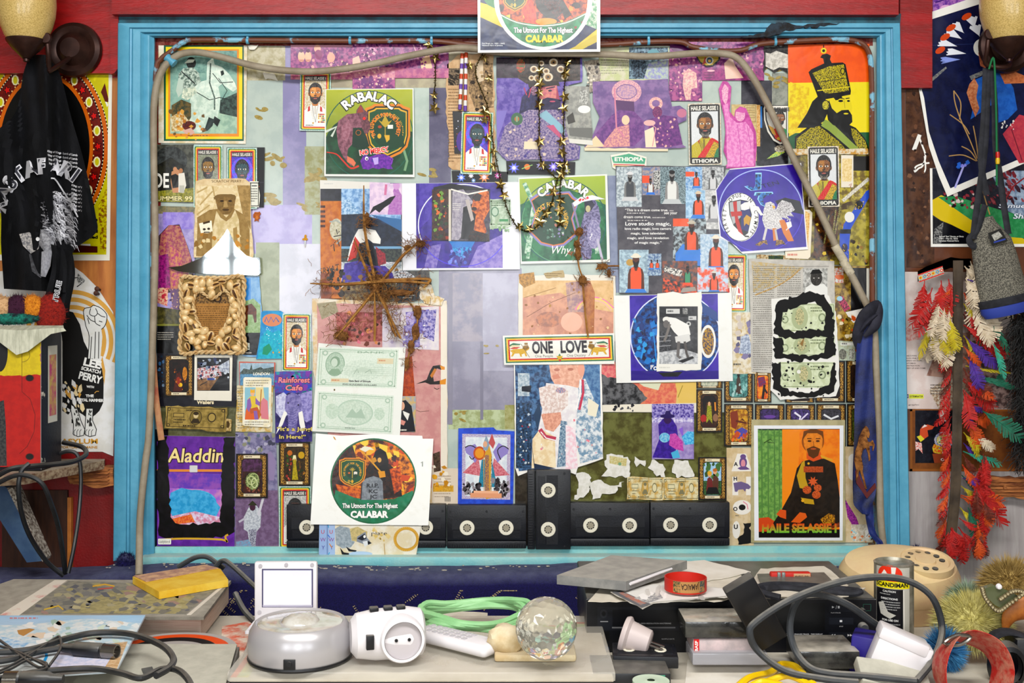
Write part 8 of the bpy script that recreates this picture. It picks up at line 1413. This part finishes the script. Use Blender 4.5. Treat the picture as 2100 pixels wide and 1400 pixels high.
bm=NB();box(bm,-.01,-.083,.006,.008,-.07,.022,.001);bmesh.ops.create_cone(bm,cap_ends=True,segments=12,radius1=.004,radius2=.004,depth=.004,matrix=Matrix.Translation((-.001,-.083,.015))@RX);obj('power_socket',bm,blk,t)
c=T(795,1352,ZB);t=thing('plug_timer','white plug-in timer with a round socket and three black buttons','timer',c,math.radians(14))
bm=NB();lathe(bm,[(0,-.058),(.024,-.058),(.034,-.05),(.039,-.02),(.04,.03),(.036,.052),(.03,.056),(0,.056)],40,Matrix.Translation((0,0,.041))@Matrix.Rotation(PI/2,4,'Y'),sy=1.0);lathe(bm,[(.036,-.03),(.035,.012),(.033,.015),(.029,.015),(.028,.0)],40,Matrix.Translation((.018,-.03,.041))@RX);obj('body',bm,white_p,t)
bm=NB();M=Matrix.Translation((.018,-.045,.041))@RX;lathe(bm,[(.0285,.0),(.028,-.006),(0,-.006)],36,M);obj('socket',bm,mat('socket_white','b9b4b6',.4),t)
bm=NB();[bmesh.ops.create_cone(bm,cap_ends=True,segments=12,radius1=.0026,radius2=.0026,depth=.003,matrix=Matrix.Translation((.018+dx,-.0395,.041))@RX)for dx in(-.01,.01)];obj('contact_holes',bm,blk,t)
for dx in(-.022,0,.02):bm=NB();box(bm,dx-.007,-.01,.078,dx+.007,.004,.085,.002);obj('button',bm,blk,t)
bm=NB();box(bm,-.038,-.043,.03,-.026,-.03,.052,.001);obj('switch',bm,blk,t)
c=T(938,1330,ZB);t=thing('remote_control','white remote control beside the plug timer','remote control',c,math.radians(-38));bm=NB();box(bm,-.078,-.026,.004,.078,.026,.024,.009,seg=4);obj('body',bm,white_p,t)
for i in range(8):
 for j in range(3):bm=NB();box(bm,-.066+i*.0125,-.017+j*.0125,.0235,-.058+i*.0125,-.009+j*.0125,.0255,.001);obj('button',bm,mat('grey_keys','b4b1b4',.5),t)
grn=mat('mint_cable','8ab486',.45,c2='98c092',scale=20)
R=random.Random(2);c0=T(975,1290,ZB+.006);pts=[]
for k in range(72):
 a=k*2*PI/14.4+.4;rr=1+.09*math.sin(k*1.7);pts.append(c0+Vector((.088*rr*math.cos(a),.045*rr*math.sin(a),.006+.010*(.5+.5*math.sin(k*.9))+.012*(math.sin(a)>0)+.004*(k//14))))
cable('green_cable_coil','coiled mint green cable behind the remote control',pts,.005,grn,'cable coil',n=4)
c=T(1092,1345,ZB);bm=NB();box(bm,-.06,-.03,0,.068,.03,.012,.004);vs=bmesh.ops.create_icosphere(bm,subdivisions=3,radius=1.)['verts']
for v in vs:k=R.uniform(.92,1.08);v.co=Vector((-.042+v.co.x*.03*k,v.co.y*.024*k,.026+v.co.z*.025*k))
tg(obj('resin_block',bm,mat('yellowed_resin','b9a684',.5,c2='d0c4a8',scale=25,dust=.3),loc=c),'yellowed resin lump and slab under the crystal ball','resin block')
bm=NB();b2=NB();bmesh.ops.create_icosphere(b2,subdivisions=3,radius=.0485)
for v in b2.verts:
 n_=v.co.normalized();a_=n_.orthogonal().normalized();q_=n_.cross(a_);cs=sorted((f.calc_center_median()for f in v.link_faces),key=lambda c:math.atan2(c.dot(q_),c.dot(a_)))
 bm.faces.new([bm.verts.new(p)for p in cs])
b2.free();bmesh.ops.remove_doubles(bm,verts=bm.verts[:],dist=1e-5);bmesh.ops.recalc_face_normals(bm,faces=bm.faces[:])
tg(obj('crystal_ball',bm,mat('crystal','f0ece0',.02,trans=.88,ior=1.42),smooth=False,loc=T(1120,1350,ZB+.012)+Vector((0,0,.0465))),'faceted clear crystal ball on the yellowed resin block','crystal ball')
y=-.66;t=thing('handheld_console','open white handheld console with a blank screen behind the silver turntable','handheld console',W(587,1290,y));bm=NB();pa=[W(521,1262,y),W(650,1262,y),W(650,1152,y),W(523,1155,y)];box(bm,pa[0].x,y,pa[0].z-.012,pa[1].x,y+.012,pa[2].z,.004);part('lid',bm,white_p,t)
s=Sheet('537,1166,642,1245',y=y-.0004,bg='5a5870');s.r(540,1169,639,1241,'dcdcea>eceaf0').r(539,1240,640,1244,'b9b6c4').done('screen',None,None,m=PANE,parent=t);bm=NB();[bmesh.ops.create_cone(bm,cap_ends=True,segments=14,radius1=.0034,radius2=.0034,depth=.002,matrix=Matrix.Translation(W(u,v,y-.0003))@RX)for u,v in((534,1160),(587,1158),(640,1158),(532,1255),(640,1254))];part('screw_cap',bm,mat('cap_grey','b4b0b4',.5),t);bm=NB();box(bm,pa[0].x,y-.06,ZB,pa[1].x,y+.01,pa[0].z-.013,.003);part('base',bm,white_p,t)
y=-.69;t=thing('rack_recorder','black rack compact disc recorder buried under papers','recorder',W(1500,1345,y));k_=S*(D+y)/D;zl,zh=ZT+.001,ZC-607*k_;bm=NB();box(bm,W(1203,0,y).x,y+.003,zl,W(1797,0,y).x,y+.28,zh,.003);part('chassis',bm,blk,t)
s=Sheet('1203,1229,1797,1338',y=y+.002,bg='1a1b1f',th=.003);s.r(1225,1244,1392,1292,'24262b').r(1256,1250,1390,1284,'16171b').e(1238,1258,8,9,'33353a').e(1238,1258,4,5,'141518').r(1231,1273,1247,1275,'8a8a8c').r(1231,1294,1250,1314,'08080a').r(1255,1285,1385,1288,'6a6a6c').e(1241,1330,8,7,'2c4a70').t('MULTI-BIT  HIGH-RESOLUTION MASTERING',1334,1279,2.6,'b9b9ba',wd=84,bold=.03).t('SAMPLE RATE',1370,1311,2.6,'9a9a9c',wd=26).t('POWER',1264,1335,3,'9a9a9c',wd=14,bold=.05)
s.r(1578,1236,1692,1292,'101114').r(1700,1243,1748,1254,'25272c').r(1700,1266,1750,1280,'25272c').r(1700,1296,1726,1308,'25272c').r(1727,1296,1750,1308,'25272c').p('1706 1242 1706 1247 1711 1244.5','c9c9ca').l('1714 1248 1716 1241',.8,'c9c9ca').r(1718,1242,1722,1247,'c9c9ca').t('PLAY/PAUSE',1714,1257,2.2,'a9a9aa',wd=20).t('STOP',1725,1285,2.2,'a9a9aa',wd=8).r(1722,1271,1727,1275,'c9c9ca').t('SKIP',1725,1312,2.2,'a9a9aa',wd=8).t('TRACK   FINALIZE TRACK   TIME DISPLAY',1650,1301,2.6,'b9b9ba',wd=74,bold=.03).border(1770,1238,1786,1252,.6,'3a6a5a')
for x,d in((1706,-1),(1740,1)):
 for j in(0,5):s.p([(x+j+d*2.5,1302),(x+j-d*2,1299.5),(x+j-d*2,1304.5)],'c9c9ca')
s.done('front_panel',None,None,m=CARD,parent=t)
for u,v,r_ in((1769,1285,10),(1768,1250,5),(1633,1310,5),(1653,1310,5),(1675,1310,5)):bm=NB();lathe(bm,[(0,.012),(r_*k_*.8,.012),(r_*k_,.008),(r_*k_,-.001)],20,Matrix.Translation(W(u,v,y))@RX);part('knob',bm,P_('knob_grey','5a5a5c','44454a',60)if r_>8 else blk,t)
zp=zh+.0006
s=Sheet(Q('1255 1214 1340 1198 1480 1206 1496 1221 1340 1234 1316 1246'),y=-.3,bg='d9d7d2',th=.0003);s.p('1255 1214 1272 1210 1335 1238 1316 1246','6a6a6c').p('1268 1215 1276 1213 1326 1236 1314 1240','b0705a/8a8a8a*4').p('1300 1226 1350 1212 1360 1226 1330 1236','8a8a8c/c9c7c2*5').spk(1290,1205,1480,1228,14,6,'c9c6c0 b0aeaa e4e2de',3,2);lay(s.done('torn_page','torn magazine cover with a grey lettered edge on top of the paper heap','magazine page'),-.3,zp+.0085)
for i,(q,lb,m_)in enumerate((('1206 1232 1240 1195 1420 1165 1500 1170 1560 1200 1480 1232','dusty paper sheet at the bottom of the heap on the rack recorder',pap),('1330 1200 1400 1150 1445 1148 1540 1172 1480 1186','curled white sheet between the dark case and the red wristband',P_('white_sheet','e4e0d8','d4cec2',10)),('1520 1225 1560 1165 1690 1160 1740 1200 1700 1225','worn paper sheet under the black strap',pap),('1252 1213 1340 1196 1480 1205 1500 1222 1340 1236 1318 1248','magazine page with a torn white cover under the red wristband',P_('torn_cover','dcd9d2','a8a49c',12)),('1500 1222 1640 1205 1775 1205 1740 1222','cream sheet curling over the recorder edge by the spray can',pap))):flat('loose_paper',lb,'paper',q,zp+i*.0022,zp+i*.0022+.0012,m_,'papers on the recorder',ragged=1.5)
zq=zp+.013
t=thing('video_case','dusty dark video case lying aslant on the paper heap','case',T(1280,1165,zq+.016));bm=NB();slab(bm,Q('1142 1179 1254 1138 1409 1149 1284 1192'),zq,zq+.016);part('shell',bm,P_('dusty_dark_case','7a7a78','908f8b',20),t,smooth=False);bm=NB();a,b=T(1290,1193,zq+.0135),T(1408,1150,zq+.0135);d=(b-a)*.7;tube(bm,[a+Vector((.002,-.001,-.003)),a+d+Vector((.002,-.001,-.003))],.003,4);part('spine_label',bm,white_p,t)
c=T(1406,1208,zq);redr=mat('red_rubber','b0301f',.5);t=thing('wristband','red rubber wristband lettered JAMAICA on the torn magazine page','wristband',c);bm=NB();lathe(bm,[(.035,0),(.0365,0),(.0365,.022),(.035,.022),(.035,0)],48);obj('band',bm,redr,t)
u0,v0=1050+c.x/(S*(D+c.y-.0368)/D),YH+(ZC-c.z)/(S*(D+c.y-.0368)/D);s=Sheet([(u0-34,v0-26),(u0+40,v0-26),(u0+40,v0-3),(u0-34,v0-3)],y=c.y-.0368,bg='a8845a',th=.0002);s.r(u0-34,v0-26,u0-18,v0-3,'3a4a3a/a8845a*4').r(u0+24,v0-26,u0+40,v0-3,'4a5a5a/a8845a*4').t('JAMAICA',u0+3,v0-21,12,'4a3a30',wd=38,bold=.04,rot=180);wrap(s.done('printed_band',None,None,parent=t),c.x,c.y,.0368)
t=thing('key_lanyard','red lanyard tab lettered AMSTERDAM on the black strap','lanyard',W(1624,1190,-.588));bm=NB();box(bm,W(1581,0,-.588).x,-.588,W(0,1192,-.588).z,W(1664,0,-.588).x,-.573,W(0,1174,-.588).z,.003,M=None);part('tab',bm,redr,t);s=Sheet('1628,1176,1662,1191',y=-.5885,bg='c4a080');s.t('AMSTERDAM',1645,1180,7,'3a2c28',wd=30,bold=.05,rot=180).done('label',None,None,parent=t);bm=NB()
for u in(1598,1607):box(bm,W(u-4,0,-.588).x,-.591,W(0,1189,-.588).z,W(u+3,0,-.588).x,-.586,W(0,1173,-.588).z,.001)
part('clasp',bm,mat('clasp_grey','8f9490',.3,metal=.5),t)
cable('black_strap','flattened black strap folded on the worn paper below the red lanyard',[T(u,v,zp+.0125+.003*(i%2))for i,(u,v)in enumerate(((1600,1225),(1566,1216),(1552,1206),(1580,1199),(1640,1200),(1700,1205),(1745,1210),(1764,1213),(1740,1217),(1680,1211),(1610,1206),(1566,1208)))],.006,MATS['black_webbing'],'strap')
flat('black_sleeve','flat black rubber sleeve under the red lanyard tab','sleeve','1553 1176 1690 1173 1714 1197 1562 1199',zp+.0095,zp+.012,blk)
kf=S*1.8/2.6
def fb(name,lb,cat,u0,v0,u1,v1,y,dep,m,grp=None,bev=.0025):a,b=W(u0,v1,y),W(u1,v0,y);bm=NB();box(bm,a.x,y,a.z,b.x,y+dep,b.z,bev);return tg(obj(name,bm,m),lb,cat,Vector(((a.x+b.x)/2,y+dep/2,a.z)),grp)
CG='tape cases before the recorder';dk=mat('smoky_case','4a4a46',.25,c2='2c2c2c',scale=18,dust=.7,coat=.4)
o=fb('tape_case','smoky grey tape case on top of the cassette pile','tape case',1405,1274,1545,1308,-.8,.08,dk,CG);fb('tape_case','clear cassette case at the bottom of the cassette pile','tape case',1420,1339,1575,1364,-.81,.07,mat('clear_case','b9b8bc',.12,alpha=.55),CG)
o=fb('tape_case','pale pink cassette with a red lettered end in the middle of the pile','tape case',1421,1309,1548,1338,-.795,.065,mat('pale_cassette','c4b4b4',.5,c2='aaa0a0',scale=30),CG);bm=NB();a,b=W(1423,1337,-.796),W(1434,1310,-.796);box(bm,a.x,-.796,a.z,b.x,-.7948,b.z);e_=obj('red_end',bm,mat('cassette_red','b82a2c',.5),smooth=False);e_.parent=o;e_.location=-o.location
s=Sheet('1424,1311,1433,1336',y=-.7965,bg='b82a2c',th=.0003);s.t('BASF',1431,1324,6,'e4dcd8',wd=20,rot=-90,bold=.05).done('end_lettering',None,None,parent=o)
bx('tape_case','black tape case leaning against the cassette pile','tape case',W(1548,1254,-.815),(.052,.022,.125),(14,-31,0),blk,.003,CG);fb('tape_case','long dark tape case lying flat under the cable loop','tape case',1640,1335,1764,1372,-.82,.09,dk,CG)
c=W(1312,1312,-.79);bm=NB();M=Matrix.Translation(c)@Matrix.Rotation(math.radians(105),4,'Y')@Matrix.Rotation(.3,4,'X')@Matrix.Scale(1.12,4);lathe(bm,[(0,-.026),(.026,-.026),(.028,-.022),(.028,-.019),(.023,-.015),(.019,.014),(.016,.016),(0,.016)],28,M);t=thing('mains_plug','round off-white mains plug tipped on its side before the recorder','plug',c);part('body',bm,mat('aged_white_plastic','b9aeac',.45,dust=.2),t)
for d in(-.009,.009):bm=NB();tube(bm,[M@Vector((0,d,.016)),M@Vector((0,d,.036))],.0024,8);part('pin',bm,MATS['nickel'],t)
o=dup(vhs,loc=T(1322,1356,.767),rot=(-PI/2,0,math.radians(-4)),label='small dusty video cassette lying flat with pale reels beside the mains plug',sc=(.56,.8,.7));o['group']='loose video cassettes'
flat('loose_paper','white page beneath the cassette pile at the desk front','paper','1400 1450 1410 1352 1560 1345 1690 1352 1760 1450',ZT,ZT+.0012,MATS['white_sheet'],'papers on the desk')
cable('yellow_rope','tangle of bright yellow rope at the desk front',[T(u,v,.762+.006*math.sin(i*1.7))for i,(u,v)in enumerate(((1500,1420),(1535,1390),(1580,1378),(1600,1362),(1630,1366),(1655,1390),(1680,1420),(1640,1430),(1600,1405),(1560,1398),(1530,1415),(1580,1395),(1620,1385),(1660,1410),(1620,1440)))],.0055,mat('yellow_plastic_cord','d8b81c',.4),'rope')
cable('signal_cable','thick grey cable looping high in front of the spray can',[W(a,b,c)for a,b,c in((1880,1396,-.9),(1915,1350,-.86),(1932,1290,-.8),(1912,1225,-.8),(1860,1190,-.8),(1790,1183,-.82),(1710,1196,-.84),(1620,1230,-.86),(1550,1275,-.87),(1538,1300,-.87),(1555,1335,-.86),(1610,1375,-.88),(1690,1392,-.9),(1760,1399,-.91))],.0056,gc)
cable('signal_cable','thick grey cable looping in front of the recorder buttons',[W(a,b,c)for a,b,c in((1830,1302,-.79),(1790,1275,-.8),(1740,1240,-.82),(1690,1220,-.83),(1650,1220,-.84),(1628,1245,-.84),(1620,1290,-.84),(1632,1335,-.85),(1660,1368,-.87),(1700,1380,-.88),(1780,1386,-.89),(1880,1396,-.91))],.0056,gc)
y=-.68;r=39*S*(D+y)/D;c=W(1833,1200,y);t=thing('spray_can','dented spray can with a black label and orange emblem','spray can',(c.x,y,ZT));za,zz=ZT,W(0,1152,y).z
bm=NB();lathe(bm,[(0,0),(r,0),(r,zz-za-.004),(r+.001,zz-za),(r-.002,zz-za+.002),(r-.004,zz-za-.003),(0,zz-za-.003)],36);obj('can',bm,mat('scuffed_tin','a9a69c',.35,metal=.6,c2='7a786a',scale=20),t)
ys=y-r-.0006;s=Sheet('1793,1165,1868,1312',y=ys,bg='b4b1a8',th=.0002);s.e(1825,1180,26,20,'c9402a').p('1806 1182 1814 1170 1822 1178 1820 1190 1812 1192','dcd8d0').p('1828 1164 1838 1164 1836 1178 1829 1178','dcd8d0').r(1793,1193,1868,1208,'cdc22a').t('SCANDIMAN',1829,1204.5,8.5,'1c1b18',wd=68,bold=.07).r(1794,1209,1852,1310,'1c1c20').t('CAUTION',1824,1216,4,'c9c9c6',wd=26,bold=.05).t('DIRECTIONS',1824,1231,4,'c9c9c6',wd=34,bold=.05).lines(1808,1235,1846,4,5,'9a9a98',.4).p('1800 1240 1812 1236 1822 1256 1838 1262 1826 1270 1806 1262','b4b2aa').lines(1804,1219,1848,1,5,'9a9a98',.4).t('FOR USE ON',1826,1275,4,'d9d9d6',wd=32,bold=.05).lines(1806,1280,1846,2,5,'9a9a98',.4).t('INGREDIENTS',1826,1293,4,'d9d9d6',wd=38,bold=.05).lines(1806,1298,1846,2,5,'9a9a98',.4).l('1853 1210 1855 1310',2,'dcd8d0');wrap(s.done('printed_label',None,None,m=CARD,parent=t),c.x,y,r+.0006)
crm=mat('cream_bakelite','d0bc94',.5,c2='c4a888',scale=9,dust=.25,dustc='cfc4a8');c=W(1838,1300,-.46);t=thing('telephone','cream plastic telephone with a round dial behind the spray can','telephone',(c.x,-.46,ZT+.022));t.rotation_euler=(.27,0,0);bm=NB();lathe(bm,[(0,0),(.112,0),(.114,.004),(.113,.036),(.116,.04),(.114,.066),(.104,.086),(.06,.1),(0,.1)],40,sx=1.,sy=.75);obj('body',bm,crm,t)
bm=NB();M=Matrix.Translation((.042,-.012,.098));lathe(bm,[(.052,-.012),(.052,.003),(.045,.004),(.042,0),(.02,0),(.018,.004),(0,.004)],36,M);obj('dial',bm,crm,t);bm=NB();[bmesh.ops.create_cone(bm,cap_ends=True,segments=12,radius1=.0055,radius2=.0055,depth=.002,matrix=M@Matrix.Translation((.032*math.cos(j*.55),.032*math.sin(j*.55),.001)))for j in range(10)];obj('finger_holes',bm,blk,t)
bx('purple_box','open purple plastic box beside the spray can','box',W(1786,1338,-.78),(.06,.05,.062),(0,4,-24),mat('purple_plastic','38307a',.45),.003);t=thing('white_dispenser','tilted white plastic dispenser box at the cable end','dispenser',W(1845,1340,-.84),0);t.rotation_euler=(0,.38,-.2);bm=NB();box(bm,-.042,-.02,-.034,.042,.02,.03,.004);obj('body',bm,white_p,t);bm=NB();box(bm,-.044,-.022, .014,.034,.022,.034,.004);obj('lid',bm,white_p,t)
bx('grey_case','flat grey plastic case tipped up at the desk front under the white dispenser','case',W(1830,1388,-.87),(.11,.05,.02),(30,8,0),grey_p,.003)
for u0,v0,u1,v1,y,c1,c2,lb in((1915,1218,2075,1332,-.75,'cfc890','b5ac6c','pale yellow fluffy boa heaped beside the telephone'),(1905,1300,1965,1366,-.77,'5a94b8','3f74a0','blue fringe of fluff below the yellow boa'),(2010,1150,2130,1240,-.62,'b09a68','8f7848','tan fluffy trim rising behind the jewelled brooch'),(1950,1205,2020,1250,-.6,'9fb0a0','8a9a7c','sage green fluff between the telephone and the tan trim')):
 m_=mat('fluff_'+c1,c1,.95,c2=c2,scale=60);tg(obj('feather_boa',tuft(u0,v0,u1,v1,y,m_,4200,.024,int(u0)),m_,smooth=False),lb,'boa',W((u0+u1)/2,(v0+v1)/2,y),'fluffy boas')
y=-.8;t=thing('jewelled_brooch','green stone brooch edged with glittering beads on the fluffy trim','brooch',W(2045,1222,y));bm=NB();pxprism(bm,Q('2020 1206 2040 1200 2070 1212 2090 1222 2060 1250 2040 1240 2024 1224'),y,y+.012);part('stone',bm,mat('green_stone','5a5f48',.2,coat=.5),t);gl=mat('glitter_bead','8a8068',.35,metal=.6)
for i,p in enumerate(crom([(2014,1206,0),(2022,1228,0),(2046,1252,0),(2070,1238,0),(2098,1216,0),(2078,1212,0),(2052,1228,0)],5)):bm=NB();bmesh.ops.create_icosphere(bm,subdivisions=1,radius=.0042,matrix=Matrix.Translation(W(p.x,p.y,y-.004)));part('bead',bm,gl,t)
bm=NB();lathe(bm,[(0,.006),(.004,.004),(.005,0),(0,-.001)],14,Matrix.Translation(W(2048,1202,y-.002))@RX);part('pearl',bm,white_p,t)
y=-.92;t=thing('red_belt','cracked red leather belt curled into a loop with a metal buckle','belt',W(1990,1400,y));rl=mat('cracked_red_leather','9a2a20',.6,c2='a87464',scale=60,bump=.4,bscale=120)
bm=NB();tube(bm,[W(a,b,y+.03*q)for a,b,q in((1965,1440,0),(1935,1415,0),(1926,1370,0),(1938,1328,.3),(1965,1304,.8),(2000,1308,1),(2036,1328,.8),(2056,1365,.4),(2052,1405,.2),(2040,1450,.2))],.028,14,n=6,flat=.1,up=(1,0,0));part('strap',bm,rl,t);bm=NB();tube(bm,[W(a,b,y-.004)for a,b in((1936,1318),(1962,1302),(1990,1306),(1966,1322))],.003,8,closed=True,n=4);part('buckle',bm,MATS['nickel'],t)
y=-.83;t=thing('goggles','black goggles with a ribbed strap at the desk corner','goggles',W(2075,1360,y));bm=NB();lathe(bm,[(.02,.02),(.026,.018),(.03,0),(.026,-.004),(.02,-.002),(.019,.018)],28,Matrix.Translation(W(2062,1362,y))@RX,sy=1.3);part('eyecup',bm,blk,t);bm=NB();lathe(bm,[(0,.004),(.02,.002),(.02,0),(0,0)],28,Matrix.Translation(W(2062,1362,y))@RX,sy=1.3);part('lens',bm,mat('dark_lens', '14141c',.08,coat=1.),t);bm=NB();tube(bm,[W(a,b,y+.02)for a,b in((2026,1325),(2040,1302),(2070,1295),(2110,1308))],.016,10,n=5,flat=.3);part('ribbed_strap',bm,MATS['black_webbing'],t);bm=NB();box(bm,W(2085,0,y).x,y,W(0,1420,y).z,W(2140,0,y).x,y+.05,W(0,1310,y).z,.006);part('frame',bm,blk,t)
y=-.78;bm=NB();tube(bm,[W(a,b,y)for a,b in((2060,1292),(2072,1262),(2100,1246),(2140,1250))],[.004,.014,.02,.02],12,n=5,flat=.4);tg(obj('wooden_ornament',bm,mat('orange_wood','b0743c',.5,c2='8a5426',scale=30)),'orange wooden ornament at the picture edge under the glittering brooch','ornament',W(2090,1265,y))
cable('microphone_cable','thick black cable crossing from the picture edge to the upper connector',Z_([(-40,1360),(20,1352),(80,1336),(128,1328)],.815),.005)
cable('thin_cable','thin black wire running from the tangle down to the lower connector',Z_([(-30,1318),(20,1330),(70,1352),(96,1368),(70,1376),(20,1384),(-30,1392)],.819),.0022)
o=fb('tape_case','black tape box with a teal label at the desk edge under the mains plug','tape case',1216,1380,1376,1420,-.9,.09,blk,CG);s=Sheet('1348,1384,1364,1400',y=-.9006,bg='3f8a72',th=.0003);s.done('teal_label',None,None,m=FLAT,parent=o)
c=T(1335,1400,.775);t=thing('tape_reel','pale green round reel lying on the black tape box at the desk edge','reel',c);bm=NB();lathe(bm,[(.006,0),(.028,0),(.028,.004),(.024,.0035),(.012,.003),(.006,.0045)],32);obj('flange',bm,mat('pale_green_plastic','b4c8b4',.4,dust=.3),t)
flat('card_flyer','orange edged printed flyer between the grey recorder and the display case','flyer','455 1284 520 1272 500 1340 470 1400 452 1390',ZT,ZT+.001,mat('flyer_print','c9705a',.7,c2='d9cfc0',scale=14,lo=.42,hi=.55))
flat('loose_paper','crumpled cream sheet behind the display case beside the green cable','paper','760 1255 900 1250 1000 1256 1000 1266 760 1268',ZT,ZT+.0012,pap,'papers on the desk',ragged=1)
